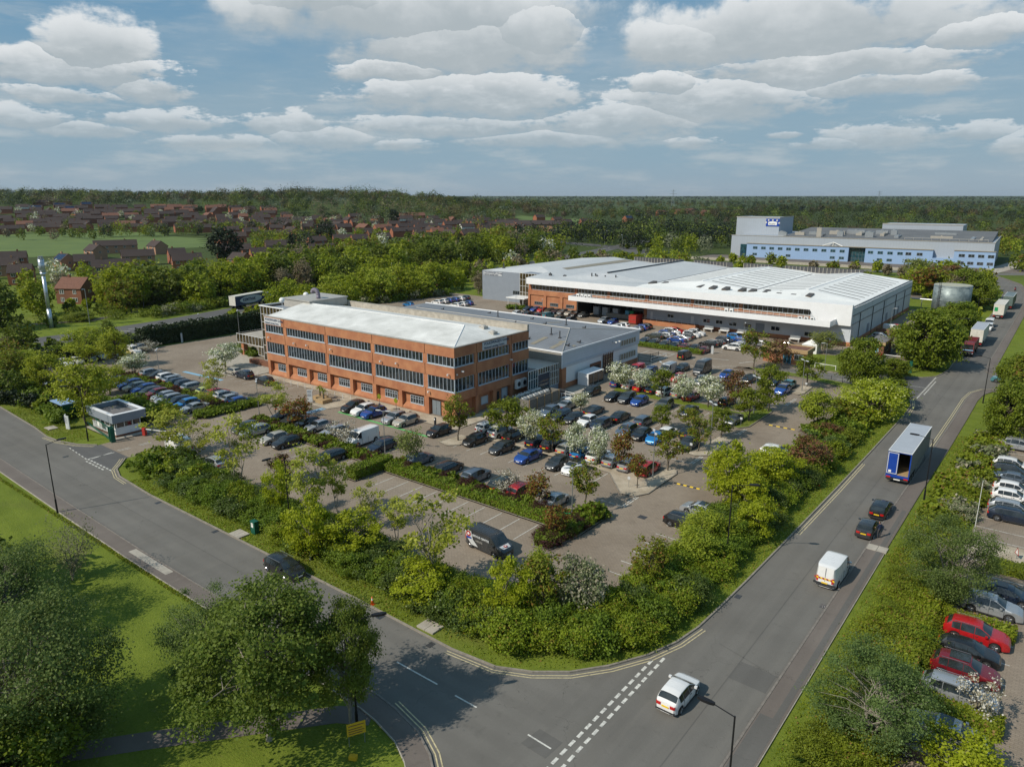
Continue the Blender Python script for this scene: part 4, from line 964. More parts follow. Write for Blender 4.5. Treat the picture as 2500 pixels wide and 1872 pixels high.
poly([(-1,54.6),(5.2,54.4),(5.2,66),(-1,66),(-1,54.6)], .14)
poly([(16.5,58),(19,62),(22,63)], .12); dash((10,64),(17,60),1.4,.8,.12); dash((5,60),(14,57.4),1.2,.7,.12); poly([(12,66.4),(17,67.4)], .2); poly([(19.8,66),(21.6,69.5)], .2); poly([(9,74.2),(13,74)], .12)
poly([(39.6,63.8),(47.5,64.2)], .12); poly([(39.5,64.8),(47.6,65.2)], .12)
NAMES = {'white_line': 'white_road_marking', 'yellow_line': 'yellow_road_marking', 'blue_line': 'blue_crossing_marking', 'green_line': 'green_bay_marking'}
for k, mb in LN.items(): structure(NAMES[k], mb, [k])
# gully grates and covers
def cover(x, y, w, l, mat='rim_dark', name='drain_cover', z=.022):
    mb = MB(); mb.box(x-w/2, y-l/2, .001, x+w/2, y+l/2, z, 0)
    for i in range(4): mb.box(x-w/2+.04, y-l/2+l*(i+.3)/4, z, x+w/2-.04, y-l/2+l*(i+.55)/4, z+.012, 0)
    return mb.build(name, [mat])
for i, (x, y, d) in enumerate([(6.0,-43.75,'by the kerb below the green cabinet'),(31.5,-43.85,'by the kerb nearest the traffic cone'),(37.5,-44.1,'just left of the double yellow lines'),(53.8,-22.5,'on the inner kerb of the right road'),(60.1,-19.5,'on the outer kerb behind the white van'),(-30.5,-44.0,'in front of the site entrance'),(-5.9,-43.8,'at the tip of the lamp shadow')]):
    tag(cover(x, y, .5, .7), 'rusty iron gully grate '+d, 'drain cover', 'gully grates along the kerbs')
tag(cover(39.5,-13.2,.9,.8), 'brown square manhole cover in the block paving near the long hedge tip', 'manhole cover')
for x, y, d in ((35.8,-42.4,'in the verge near the traffic cone'),(8.6,-42.6,'in the verge beside the green cabinet'),(-45.5,-40.2,'in the verge left of the gatehouse lamp'),(62.6,-51.0,'in the verge in the bottom right corner'),(61.4,-5.5,'in the footway behind the dark estate')):
    mb = MB(); mb.box(x-.9, y-.65, .01, x-.02, y+.65, .14, 0); mb.box(x+.02, y-.65, .01, x+.9, y+.65, .14, 0)
    tag(mb.build('access_chamber', ['concrete']), 'pale concrete chamber lid '+d, 'chamber lid', 'concrete chamber lids in the verges')
def speed_hump(x0, y0, x1, y1, lab):
    mb = MB(); n = 8
    for i in range(n):
        a = (x0+(x1-x0)*i/n, y0+(y1-y0)*i/n); b = (x0+(x1-x0)*(i+1)/n, y0+(y1-y0)*(i+1)/n)
        mb.add([(a[0],a[1]-.2,.01),(b[0],b[1]-.2,.01),(b[0],b[1],.07),(a[0],a[1],.07),(b[0],b[1]+.2,.01),(a[0],a[1]+.2,.01)], [(0,1,2,3),(3,2,4,5)], i % 2)
    tag(mb.build('speed_hump', ['plastic_black', 'plate_yellow']), lab, 'speed hump')
speed_hump(37.9,-2.1,41.2,-2.0,'black and yellow speed hump right of the lower gravel bed')
speed_hump(38.6,28.0,43.0,28.0,'black and yellow speed hump beside the grass bed tip')
# ------------------------------------------------------------ buildings
def text(s, size, loc, rot, mat, parent=None, name='lettering', ext=.015, bold=.0, align='LEFT'):
    cu = bpy.data.curves.new(name, 'FONT'); cu.body = s; cu.size = size; cu.extrude = ext; cu.offset = bold; cu.align_x = align; cu.resolution_u = 2
    o = bpy.data.objects.new(name, cu); COL.objects.link(o)
    bpy.context.view_layer.update()
    me = bpy.data.meshes.new_from_object(o.evaluated_get(bpy.context.evaluated_depsgraph_get())); bpy.data.objects.remove(o); bpy.data.curves.remove(cu)
    me.name = name; me.materials.clear(); me.materials.append(M[mat])
    t = bpy.data.objects.new(name, me); t.location = loc; t.rotation_euler = rot; return link(t, parent)
RF = (rad(90), 0, 0); RR = (rad(90), 0, rad(90))

class Face:
    """boxes on a wall: u runs along the wall, d is depth into it (negative = proud)"""
    def __init__(s, kind, at): s.k = kind; s.at = at
    def box(s, mb, u0, u1, d0, d1, z0, z1, m=0):
        if s.k == 'S': mb.box(u0, s.at+d0, z0, u1, s.at+d1, z1, m)       # wall facing -y
        elif s.k == 'E': mb.box(s.at-d1, u0, z0, s.at-d0, u1, z1, m)      # wall facing +x
        elif s.k == 'W': mb.box(s.at+d0, u0, z0, s.at+d1, u1, z1, m)      # wall facing -x
        return mb
def window(parent, fc, u0, u1, z0, z1, n, glassm='glass_office', framem='frame_grey', d=.16, fw=.07, rows=1, sill=True, name='window', transom=None, pr=0.0):
    mb = MB(); fc.box(mb, u0, u1, d, d+.06, z0, z1); w = mb.build(name, [glassm], parent)
    mb = MB()
    fc.box(mb, u0, u1, d-.06, d-.003, z0, z0+fw); fc.box(mb, u0, u1, d-.06, d-.003, z1-fw, z1)
    for i in range(n+1):
        u = u0+(u1-u0)*i/n; a = max(u0, u-fw/2); b = min(u1, u+fw/2)
        if b-a < fw*.9: a, b = (u0, u0+fw) if i == 0 else (u1-fw, u1)
        fc.box(mb, a, b, d-.10-pr, d-.006, z0+fw, z1-fw)
    for r in range(1, rows):
        z = z0+(z1-z0)*r/rows; fc.box(mb, u0+fw, u1-fw, d-.055, d-.009, z-fw/2, z+fw/2)
    if transom: fc.box(mb, u0+fw, u1-fw, d-.055, d-.009, transom-.03, transom+.03)
    mb.build('frame', [framem], w)
    if sill: mb = MB(); fc.box(mb, u0-.05, u1+.05, -.06, d-.07, z0-.1, z0-.004); mb.build('sill', [framem], w)
    return w

# ---- brick offices
def offices():
    root = tag(empty('office_building', (0, 0, 0)), 'three storey orange brick offices with ribbon windows and white hipped roof', 'office building')
    S_ = Face('S', 0); E_ = Face('E', 0)
    JX = [-49.4, -43.1, -30.9, -18.6, -6.3, 0]; JY = [0, 5.2, 14.2, 19]
    core = MB(); core.box(-49.4, .45, 2.9, -.45, 18.9, 11.4); core.box(-49.4, .92, 0, -.92, 18.9, 2.9)
    core.box(-49.39, .30, 11.3, -.3, 18.8, 11.45); core.build('wall', ['brick_dark'], root)
    # brick bands, panel by panel with open joints between
    def band(z0, z1, d0=0, name='brick_band'):
        mb = MB()
        for a, b in zip(JX[:-1], JX[1:]): S_.box(mb, a+.06, b-(.06 if b < 0 else 0), d0, .47, z0, z1)
        for a, b in zip(JY[:-1], JY[1:]): E_.box(mb, a+(.06 if a > 0 else .47), b-.06 if b < 19 else b, d0, .47, z0, z1)
        mb.build(name, ['brick'], root)
    band(9.95, 11.5); band(6.6, 8.38); band(2.95, 4.38)
    mb = MB(); mb.box(-49.5, -.06, 11.5, .08, .42, 11.62); mb.box(-.36, .42, 11.5, .08, 19.05, 11.62); mb.box(-49.5, .42, 11.5, -49.1, 19.05, 11.62); mb.build('coping', ['metal_coping'], root)
    wx = [(-49.15, -43.45, 7), (-42.3, -31.1, 14), (-30.2, -19.0, 14), (-18.0, -6.8, 14), (-5.8, -.02, 7)]
    wy = [(.02, 4.5, 5), (5.7, 13.4, 9), (14.5, 18.9, 5)]
    for z0, z1 in ((8.48, 9.95), (4.48, 6.6)):
        for a, b, n in wx: window(root, S_, a, b, z0, z1, n)
        for a, b, n in wy: window(root, E_, a, b, z0, z1, n)
        for x in JX[1:-1]: S_.box(MB(), x-.48, x+.5, .06, .47, z0-.1, z1+.001).build('pier', ['brick'], root)
        for y in JY[1:-1]: E_.box(MB(), y-.48, y+.28, .06, .47, z0-.1, z1+.001).build('pier', ['brick'], root)
        S_.box(MB(), -49.4, -49.15, .06, .47, z0-.1, z1).build('pier', ['brick'], root)
    # ground floor: piers, sloping brick plinth, recessed windows
    px = [(-49.3, -48.5), (-43.5, -42.6), (-37.1, -36.3), (-31.2, -30.3), (-24.9, -24.1), (-19.0, -18.1), (-12.6, -11.8), (-6.7, -5.7), (-.47, 0)]
    for a, b in px: S_.box(MB(), a, b, .02, .75, 0, 2.95).build('pier', ['brick'], root)
    for a, b in ((0, .6), (4.9, 5.6), (9.3, 10.2), (13.9, 14.7), (18.3, 19)): E_.box(MB(), max(a, .47), b, .02, .75, 0, 2.95).build('pier', ['brick'], root)
    mb = MB()
    for (a, b), (c, d) in zip(px[:-1], px[1:]):
        if c < -1: mb.add([(b,.1,0),(c,.1,0),(c,.1,.35),(b,.1,.35),(c,.72,1.05),(b,.72,1.05)], [(0,1,2,3),(3,2,4,5)])
        S_.box(mb, b, c, .70, .9, 0 if c > -1 else 1.0, 2.95)
    for a, b in ((.6, 4.9), (5.6, 9.3), (10.2, 13.9), (14.7, 18.3)): E_.box(mb, a, b, .7, .9, 0, 2.95)
    mb.build('recessed_wall', ['brick'], root)
    for a, b in ((-46.8, -44.0), (-40.7, -37.8), (-34.6, -31.8), (-28.6, -25.6), (-22.6, -19.7), (-16.5, -13.5), (-10.4, -7.4)):
        window(root, Face('S', .62), a, b, 1.05, 2.35, 5, d=.03, transom=1.9)
    mb = MB(); mb.box(-5.4, .52, .05, -4.55, .66, 2.35); mb.box(-4.5, .52, .05, -3.65, .66, 2.35); dr = mb.build('door', ['door_grey'], root)
    mb = MB(); mb.box(-4.66, .46, 1.0, -4.60, .52, 1.2); mb.build('handle', ['metal_coping'], dr)
    window(root, Face('E', -.62), 6.9, 8.6, 1.0, 2.2, 1, glassm='sign_grey', d=.03); window(root, Face('E', -.62), 12.2, 13.7, .6, 2.6, 1, glassm='sign_grey', d=.03)
    mb = MB(); mb.box(-.68, 10.5, .05, -.60, 11.6, 2.2); mb.build('door', ['timber_black'], root)
    # roof
    z0 = 11.48; V = [(-49.2,.4,z0),(-.35,.4,z0),(-.35,18.5,z0),(-49.2,18.5,z0),(-49.2,9.4,13.05),(-6.2,9.4,13.05)]
    raw('roof', V, [(0,1,5,4),(1,2,5),(2,3,4,5),(3,0,4)], ['roof_white'], root)
    mb = MB(); mb.tube((-6.2,9.4,13.08),(-.4,.45,11.52),.07,n=6); mb.tube((-6.2,9.4,13.08),(-49.2,9.4,13.08),.06,n=6); mb.build('ridge_flashing', ['panel_white'], root)
    mb = MB(); mb.box(-47.5, 18.55, 11.3, 0, 19.0, 12.5); mb.box(-47.6, 18.5, 12.5, .05, 19.05, 12.58); mb.box(-.3, 14.0, 11.62, 0, 18.55, 11.9) if False else None
    mb.build('parapet', ['concrete'], root)
    for x, y in ((-4.2, 11.9), (-1.9, 11.6)):
        zz = 13.05-(x+6.2)*1.55/5.85
        mb = MB(); mb.box(x-.55, y-.55, zz-.2, x+.55, y+.55, zz+.30); mb.tube((x,y,zz+.3),(x,y,zz+.5),.5,.28,12); mb.build('roof_vent', ['metal_coping'], root)
    # cameras and lights on the bands
    for x, z in ((-47.9, 7.6), (-40.0, 7.4), (-36.2, 7.5), (-29.4, 7.6), (-16.4, 7.3), (-12.6, 7.5), (-5.4, 3.9), (-1.1, 7.3)):
        mb = MB(); mb.box(x-.06, -.35, z-.04, x+.06, 0, z+.04); mb.tube((x,-.38,z-.18),(x,-.38,z+.1),.13,n=8); mb.build('security_camera', ['steel_white'], root)
    for x, y, z in ((-.2,.5,7.3),(.3,1.4,7.7),(.25,13.6,7.4)):
        mb = MB(); mb.box(x-.1, y-.12, z-.1, x+.35, y+.12, z+.1); mb.build('security_camera', ['steel_white'], root)
    # name boards
    mb = MB(); mb.box(-49.2, -.07, 10.08, -44.0, -.015, 11.36); b = mb.build('sign_board', ['sign_grey'], root)
    text('VOLKSWAGEN Group', .58, (-48.95, -.08, 10.82), RF, 'sign_text', b, bold=.012); text('National Learning Centre', .42, (-48.95, -.08, 10.24), RF, 'sign_text', b, bold=.010)
    mb = MB(); mb.box(.015, 6.6, 10.08, .07, 12.8, 11.36); b = mb.build('sign_board', ['sign_grey'], root)
    text('VOLKSWAGEN Group', .66, (.08, 6.95, 10.82), RR, 'sign_text', b, bold=.012); text('National Learning Centre', .5, (.08, 6.95, 10.22), RR, 'sign_text', b, bold=.010)
    # glazed stair tower, plant room and entrance canopy at the left end
    mb = MB(); mb.box(-57.2, 4.7, 0, -49.6, 18.8, 11.7); mb.build('stair_tower', ['panel_grey'], root)
    T_ = Face('S', 4.4)
    window(root, T_, -57.3, -49.6, .9, 12.2, 7, 'glass_bronze', 'frame_white', d=.2, rows=7, sill=False, name='curtain_wall', pr=.06)
    window(root, Face('W', -57.3), 4.6, 18.6, .9, 12.2, 10, 'glass_bronze', 'frame_white', d=-.02, rows=7, sill=False, name='curtain_wall', pr=.06)
    mb = MB(); mb.box(-57.5, 4.3, 12.2, -49.2, 4.65, 12.4); mb.box(-57.5, 4.65, 12.2, -57.15, 19, 12.4); mb.box(-57.15, 18.7, 12.0, -47.2, 19, 12.4); mb.build('coping', ['frame_white'], root)
    mb = MB(); mb.box(-57.1, 4.7, 11.75, -49.25, 18.6, 11.8); mb.build('roof', ['panel_grey'], root)
    mb = MB(); mb.box(-55.6, 9.0, 11.81, -47.0, 18.4, 13.35); mb.box(-55.8, 8.8, 13.35, -46.8, 18.55, 13.55); mb.build('plant_room', ['metal_coping'], root)
    mb = MB(); P = [(-48.6, 12.4, 13.4), (-48.6, 12.4, 14.3)]+[(-48.6-1.0*(1-math.cos(rad(a))), 12.4, 14.3+1.0*math.sin(rad(a))) for a in range(15, 150, 15)]+[(-50.5, 12.4, 14.6)]
    mb.path(P, .42, 12); mb.build('exhaust_duct', ['duct'], root, True)
    mb = MB(); mb.box(-70.5, 6.6, 4.35, -57.5, 13.6, 4.5); mb.build('canopy_roof', ['concrete'], root)
    window(root, Face('S', 6.4), -70.4, -57.5, 2.85, 4.8, 11, 'glass_bronze', 'frame_white', d=.16, sill=False, name='canopy_screen')
    window(root, Face('W', -70.6), 6.6, 13.6, 2.85, 4.8, 6, 'glass_bronze', 'frame_white', d=.1, sill=False, name='canopy_screen')
    mb = MB(); mb.box(-69.6, 6.9, 0, -68.7, 7.9, 2.9); mb.build('canopy_pier', ['brick'], root)
    mb = MB(); mb.box(-61.0, 3.2, 0, -50.5, 4.4, .9); mb.build('planter_wall', ['brick_dark'], root)
    window(root, Face('S', 6.4), -62.5, -57.6, .9, 2.85, 4, 'glass_bronze', 'frame_white', d=.16, sill=False, name='entrance_glazing')
    # satellite dishes
    for x, y in ((-55.6, 14.5), (-52.6, 6.5)):
        mb = MB(); mb.tube((x,y,11.8),(x,y,13.5),.05,n=6); mb.tube((x,y,13.6),(x+.18,y-.18,13.75),.55,.2,12); mb.build('satellite_dish', ['steel_white'], root)
offices()

# ---- grey workshop behind, with the glazed link
def workshop():
    root = tag(empty('workshop_building', (-28, 40, 0)), 'low grey clad workshop with hipped sheet roof behind the brick offices', 'workshop')
    root.location = (0, 0, 0)
    mb = MB(); mb.box(-59.8, 25.7, 3.9, 2.5, 54.4, 6.8); mb.build('cladding', ['panel_light'], root)
    mb = MB(); mb.box(-59.6, 25.95, .9, 2.3, 54.2, 3.9); mb.build('wall', ['panel_white'], root)
    mb = MB(); mb.box(-59.7, 25.85, 0, 2.38, 54.3, .9); mb.box(1.2, 25.62, 0, 2.58, 26.9, 3.9); mb.build('brick_plinth', ['brick'], root)
    mb = MB(); mb.box(-59.8, 25.55, 3.95, 2.4, 25.69, 6.8); mb.build('beige_cladding', ['panel_beige'], root)
    V = [(-59.9,25.5,6.82),(2.62,25.5,6.82),(2.62,54.5,6.82),(-59.9,54.5,6.82),(-48,39.5,8.55),(-4.5,38.6,8.55)]
    raw('roof', V, [(0,1,5,4),(1,2,5),(2,3,4,5),(3,0,4)], ['roof_sheet'], root)
    mb = MB(); mb.box(-59.95, 25.4, 6.7, 2.72, 25.56, 6.98); mb.box(2.56, 25.56, 6.7, 2.72, 54.6, 6.98); mb.box(-59.95, 54.45, 6.7, 2.56, 54.8, 7.0); mb.build('coping', ['panel_white'], root)
    mb = MB(); mb.box(2.5, 25.42, 3.9, 2.66, 25.56, 6.7); mb.build('corner_trim', ['panel_white'], root)
    mb = MB(); mb.tube((-4.5,38.6,8.58),(2.55,25.6,6.9),.09,n=6); mb.tube((-4.5,38.6,8.58),(2.55,54.4,6.9),.07,n=6); mb.tube((-4.5,38.6,8.58),(-48,39.5,8.58),.08,n=6); mb.build('ridge_flashing', ['metal_coping'], root)
    def rz(x, y):
        if x > -4.5: zy = 6.82+1.73*min(1, (2.62-x)/7.1)
        else: zy = 9
        return min(zy, 6.82+1.73*min((y-25.5)/13.1, (54.5-y)/15.9, 1))
    for (x0,y0,x1,y1) in ((-1.2,26.8,-.2,31.4),(-6.0,27.5,-5.0,32.0),(-1.0,31,4,31),(-25,30,-24,35),(-40,31,-39,35),(-14,44,-13,49)):
        if x1-x0 > 2: x0, y0, x1, y1 = -1.6, 30.4, 1.8, 31.3
        za, zb = rz(x0,y0), rz(x1,y1); zc, zd = rz(x1,y0), rz(x0,y1)
        raw('rooflight', [(x0,y0,za+.06),(x1,y0,zc+.06),(x1,y1,zb+.06),(x0,y1,zd+.06),(x0,y0,za-.05),(x1,y0,zc-.05),(x1,y1,zb-.05),(x0,y1,zd-.05)], [(0,1,2,3),(4,5,1,0),(5,6,2,1),(6,7,3,2),(7,4,0,3)], ['rooflight'], root)
    for x, y, t in ((-8,29.6,0),(-5.6,33.8,1),(-2.8,32.6,1),(.9,29.7,0),(.9,33.5,0),(-4,43,0),(-9,44,1),(-12,40.6,0),(-17,33,1),(-17.5,37.5,0),(-26,42.6,1),(-30,36,0),(-36,34,1),(-43,43,0),(-20,47,0),(-33,48,0)):
        z = rz(x, y); mb = MB()
        if t: mb.tube((x,y,z-.1),(x,y,z+1.25),.11,n=8); mb.tube((x,y,z+1.25),(x,y,z+1.4),.17,.1,8); mb.box(x-.25,y-.2,z-.1,x+.25,y+.2,z+.18)
        else: mb.box(x-.35,y-.2,z-.1,x+.3,y+.2,z+.22); mb.tube((x+.1,y,z),(x+.45,y,z+.45),.13,n=8)
        mb.build('roof_vent', ['rim_dark'], root)
    E_ = Face('E', 2.5)
    window(root, E_, 46.5, 52.7, 4.5, 5.7, 6, 'rooflight', 'frame_white', d=-.03, sill=False); window(root, E_, 46.7, 52.9, 1.6, 2.9, 6, 'rooflight', 'frame_white', d=-.0, sill=False)
    w = window(root, E_, 40.0, 43.6, .1, 4.3, 4, 'glass_office', 'brick_dark', d=.02, rows=6, sill=False, name='roller_door')
    mb = MB(); E_.box(mb, 35.4, 39.2, -.01, .5, .0, 2.9); mb.build('brick_porch', ['brick_dark'], root)
    mb = MB(); E_.box(mb, 36.2, 38.6, -.04, .1, .0, 2.4); mb.build('door', ['timber_black'], root)
    mb = MB(); E_.box(mb, 25.8, 54, -.14, -.03, 4.25, 4.45); mb.build('cladding_trim', ['frame_grey'], root)
    for y in (44.5, 43.2): mb = MB(); mb.box(2.6, y, 5.9, 3.5, y+.3, 6.1); mb.build('flood_light', ['steel_white'], root)
    # glazed link between offices and workshop
    mb = MB(); mb.box(-49, 19.1, 0, 1.7, 25.5, 4.7); mb.build('link_block', ['panel_light'], root)
    mb = MB(); mb.box(-49, 19.1, 4.72, 1.8, 25.45, 4.9); mb.build('link_roof', ['metal_coping'], root)
    L_ = Face('E', 1.95)
    window(root, L_, 16.2, 19.0, .2, 5.0, 4, 'glass_teal', 'frame_white', d=0, rows=3, sill=False, name='glazed_link'); window(root, L_, 22.6, 25.4, 1.2, 5.0, 5, 'glass_bronze', 'frame_white', d=0, rows=3, sill=False, name='glazed_link')
    window(root, L_, 19.0, 22.6, 3.9, 5.0, 5, 'glass_bronze', 'frame_white', d=0, sill=False, name='glazed_link')
    mb = MB(); L_.box(mb, 19.05, 22.55, .05, .16, .0, 3.85); sh = mb.build('sectional_door', ['shutter'], root)
    mb = MB()
    for i in range(4): L_.box(mb, 19.2, 22.4, .03, .046, .5+i*.62, .85+i*.62)
    mb.build('pane', ['glass_teal'], sh)
    mb = MB(); L_.box(mb, 22.6, 25.4, .0, .2, 0, 1.2); L_.box(mb, 16.2, 19, 0, .2, 0, .2); mb.build('panel', ['panel_grey'], root)
workshop()

# ---- large warehouse with training halls
def warehouse():
    root = tag(empty('warehouse_building', (0, 0, 0)), 'huge low warehouse with ridged white and grey roof and long white canopy', 'warehouse')
    y0, y1, xr = 98.3, 168.5, 33.5
    mb = MB(); mb.box(-18.9, y0, .0, xr-.02, y0+1.4, 5.0); mb.box(24.2, y0-.02, 3.9, xr-.03, y0, 7.8); mb.build('front_wall', ['panel_light'], root)
    mb = MB(); mb.box(xr-2, y0+.02, 1.0, xr, y1, 8.7); mb.build('side_wall', ['panel_ribbed'], root)
    mb = MB(); mb.box(xr, y0, 7.05, xr+.12, y1, 7.2); mb.box(xr, y0, 5.0, xr+.1, y1, 5.12); mb.build('side_trim', ['rim_dark'], root)
    mb = MB(); mb.box(xr-1.9, y0-.06, 0, xr+.08, y1-.5, 1.0); mb.box(-18.9, y0-.08, 0, xr-1.9, y0, 1.0); mb.build('brick_plinth', ['brick'], root)
    mb = MB(); mb.box(-66, y1-1.5, 0, xr-2, y1-.01, 8.7); mb.box(-85, y0+9, 0, -66.5, y1-1, 8.9); mb.build('rear_wall', ['panel_grey'], root)
    mb = MB(); mb.box(-85.05, y0+8.8, 5.2, -66.4, y0+9, 9.6); mb.box(-85.05, y0+8.8, 0, -66.4, y0+8.98, 5.2); bd = mb.build('grey_hall_front', ['panel_grey'], root)
    # fascia
    mb = MB(); mb.box(-59.3, y0-1.0, 7.85, xr, y0, 9.72); mb.build('fascia', ['panel_white'], root)
    mb = MB(); mb.add([(24.2,y0-1.0,7.85),(xr,y0-1.0,7.85),(xr,y0-1.0,4.9),(26.2,y0-1.0,4.9),(24.2,y0-.02,7.85),(xr,y0-.02,7.85),(xr,y0-.02,4.9),(26.2,y0-.02,4.9)], [(0,3,2,1),(4,5,6,7),(2,3,7,6),(3,0,4,7),(1,2,6,5)]); mb.build('fascia', ['panel_white'], root)
    # brick left end with three recessed bays, upper ribbon windows
    F_ = Face('S', y0)
    mb = MB(); mb.box(-59.3, y0+.3, 0, -41.6, y0+12, 6.0); F_.box(mb, -59.3, -41.6, 0, .3, 4.6, 6.05)
    for a, b in ((-59.3, -58.6), (-53.4, -52.5), (-47.6, -46.6), (-42.4, -41.6)): F_.box(mb, a, b, 0, .3, 0, 4.6)
    mb.build('brick_wall', ['brick'], root)
    for a in (-57, -51.2, -45.4): window(root, Face('S', y0+.3), a, a+2.9, 1.7, 2.6, 4, 'glass_office', 'door_grey', d=-.03, fw=.09)
    mb = MB(); mb.box(-58.9, y0+1.5, 6.05, 27, y0+2.5, 7.85); mb.build('upper_wall', ['brick_dark'], root)
    U_ = Face('S', y0+.6)
    for a, b, n in ((-58.3, -42.9, 12), (-41.6, -31.5, 9), (-31.1, -20.0, 10), (-18.6, -6.6, 12), (-5.4, 6.4, 12), (7.6, 24.8, 14)):
        window(root, U_, a, b, 6.05, 7.8, n, 'glass_bronze', 'frame_white' if a > -50 else 'frame_grey', d=.2, sill=False, fw=.10)
    for x in (-59, -42.3, -31.3, -19.3, -6.0, 7.0): U_.box(MB(), x-.45, x+.45, .0, .9, 6.0, 7.85).build('pier', ['brick'], root)
    mb = MB(); U_.box(mb, -41.6, 26.4, .1, .9, 5.0, 6.0); mb.build('sill_band', ['brick'], root)
    # canopy with railings
    mb = MB(); mb.box(-40.6, y0-6, 5.0, 30.3, y0-5.7, 6.3); mb.box(30.1, y0-5.7, 5.0, 30.3, y0-.02, 6.3); mb.box(-40.6, y0-5.7, 5.0, -40.4, y0+.02, 6.3); mb.build('canopy_fascia', ['panel_white'], root)
    mb = MB(); mb.box(-40.4, y0-5.7, 5.1, 30.1, y0+.6, 5.5); mb.build('canopy_deck', ['roof_felt'], root)
    mb = MB(); z = 5.5
    for i in range(46):
        x = -38.5+i*1.45; mb.tube((x, y0-3.6, z), (x, y0-3.6, z+1.5), .035, n=5)
    for h in (.8, 1.5): mb.tube((-38.5, y0-3.6, z+h), (26.7, y0-3.6, z+h), .035, n=5)
    mb.build('railing', ['steel_white'], root)
    for x in (-37.9, -36.5, -35.3, -34.1, 5.6, 6.9, 23.4, 24.7, 26.1):
        mb = MB(); mb.box(x-.45, y0-5.3, 5.5, x+.45, y0-4.6, 7.0 if x < 20 else 6.7); u = mb.build('condenser_unit', ['steel_white'], root)
        mb = MB(); mb.tube((x, y0-5.34, 6.3), (x, y0-5.28, 6.3), .3, n=10); mb.build('fan', ['plastic_black'], u)
    # loading dock recess
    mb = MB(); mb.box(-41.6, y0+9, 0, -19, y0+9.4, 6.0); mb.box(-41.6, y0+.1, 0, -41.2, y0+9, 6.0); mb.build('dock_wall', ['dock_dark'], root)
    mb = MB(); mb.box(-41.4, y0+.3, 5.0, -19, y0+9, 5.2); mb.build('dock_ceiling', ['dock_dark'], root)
    mb = MB(); mb.box(-33, y0+2.5, .0, -19, y0+8.9, 1.1); mb.build('dock_floor', ['concrete'], root)
    for x in (-38, -35, -31.5): mb = MB(); mb.box(x, y0+3.5, .1, x+1.8, y0+4.8, 2.4); mb.build('dock_unit', ['sign_grey'], root)
    mb = MB(); mb.box(-28, y0+8.7, 1.4, -22, y0+8.95, 4.5); mb.build('dock_shutter', ['panel_beige'], root)
    mb = MB(); mb.box(-19.6, y0-.2, 0, -18.7, y0+1.5, 5.0); mb.build('pier', ['brick'], root)
    # white wall windows and doors, brick ramp
    for a, b, z, zt in ((-12.6,-10.7,2.2,3.1),(-2.4,-.5,1.9,2.9),(1.0,2.9,1.9,2.9),(4.6,6.6,1.8,2.8),(8.4,10.4,1.8,2.8),(15.2,17.4,1.8,2.9),(23.2,25.4,1.3,2.4)):
        window(root, F_, a, b, z, zt, 2, 'glass_office', 'frame_white', d=-.02, sill=True)
    for a, b in ((-17.6,-16.9),(-5.8,-5.0),(11.4,13.6)):
        mb = MB(); F_.box(mb, a, b, -.05, .02, 1.02, 3.2); d = mb.build('door', ['panel_white' if a < 0 else 'panel_grey'], root)
    mb = MB(); mb.box(-18.7, y0-2.2, 0, -3.5, y0-.1, 1.2); mb.build('loading_ramp', ['brick'], root)
    mb = MB()
    for i in range(9): x = -18.2+i*1.8; mb.tube((x,y0-2.1,1.2),(x,y0-2.1,2.2),.035,n=5)
    mb.tube((-18.2,y0-2.1,2.2),(-3.8,y0-2.1,2.2),.035,n=5); mb.tube((-18.2,y0-2.1,1.7),(-3.8,y0-2.1,1.7),.035,n=5); mb.build('ramp_railing', ['steel_white'], root)
    # glazed stair tower
    mb = MB(); mb.box(-66.2, y0+5.1, 0, -59.35, y0+12, 10.1); mb.build('stair_tower', ['panel_grey'], root)
    window(root, Face('S', y0+4.9), -66.3, -59.4, .2, 10.2, 6, 'glass_bronze', 'frame_white', d=.1, rows=5, sill=False, name='curtain_wall')
    mb = MB(); mb.box(-67.2, y0-1, 2.9, -60, y0+4.9, 3.15); mb.tube((-66.6,y0-.6,0),(-66.6,y0-.6,2.9),.08); mb.tube((-60.8,y0-.6,0),(-60.8,y0-.6,2.9),.08); mb.build('entrance_canopy', ['steel_white'], root)
    mb = MB(); mb.box(-84.4, y0+8.7, 8.15, -76.6, y0+8.78, 9.35); b = mb.build('sign_board', ['sign_grey'], root)
    text('VOLKSWAGEN Group', .78, (-84.1, y0+8.68, 8.78), RF, 'sign_text', b, bold=.015); text('National Learning Centre', .58, (-84.1, y0+8.68, 8.25), RF, 'sign_text', b, bold=.012)
    window(root, Face('S', y0+8.8), -72, -67, 2.6, 3.8, 5, 'glass_office', 'door_grey', d=-.02, sill=False)
    # roof surfaces: ridges and valleys run front to back
    XB = [-85.1, -66, -52, -38, -22, -8, 6, 20, 33.6]; ZB = [9.6, 11.4, 9.7, 11.4, 9.7, 11.2, 9.6, 11.0, 8.8]
    YB = [y0-1.0, y0+3.2, y0+11, y1-7, y1]
    def rz(x, j):
        zr = float(np.interp(x, XB, ZB))
        edge = min(9.72, float(np.interp(x, [30, 33.6], [9.72, 8.9])))
        return [edge, min(10.0, edge+.28) if x < 32 else edge, zr, zr, min(zr, 9.6)][j]
    def sect(name, i0, i1, mat, ylo=0):
        V = []; Fc = []; xs = XB[i0:i1+1]
        for x in xs:
            for j, y in enumerate(YB): V.append((x, y if not (x < -59.4 and j == 0) else y0+9, rz(x, j)))
        n = len(YB)
        for i in range(len(xs)-1):
            for j in range(n-1): Fc.append((i*n+j, (i+1)*n+j, (i+1)*n+j+1, i*n+j+1))
        return raw(name, V, Fc, [mat], root)
    # split first column so the fascia part starts at x=-59.3
    XB.insert(2, -59.35); ZB.insert(2, 10.6)
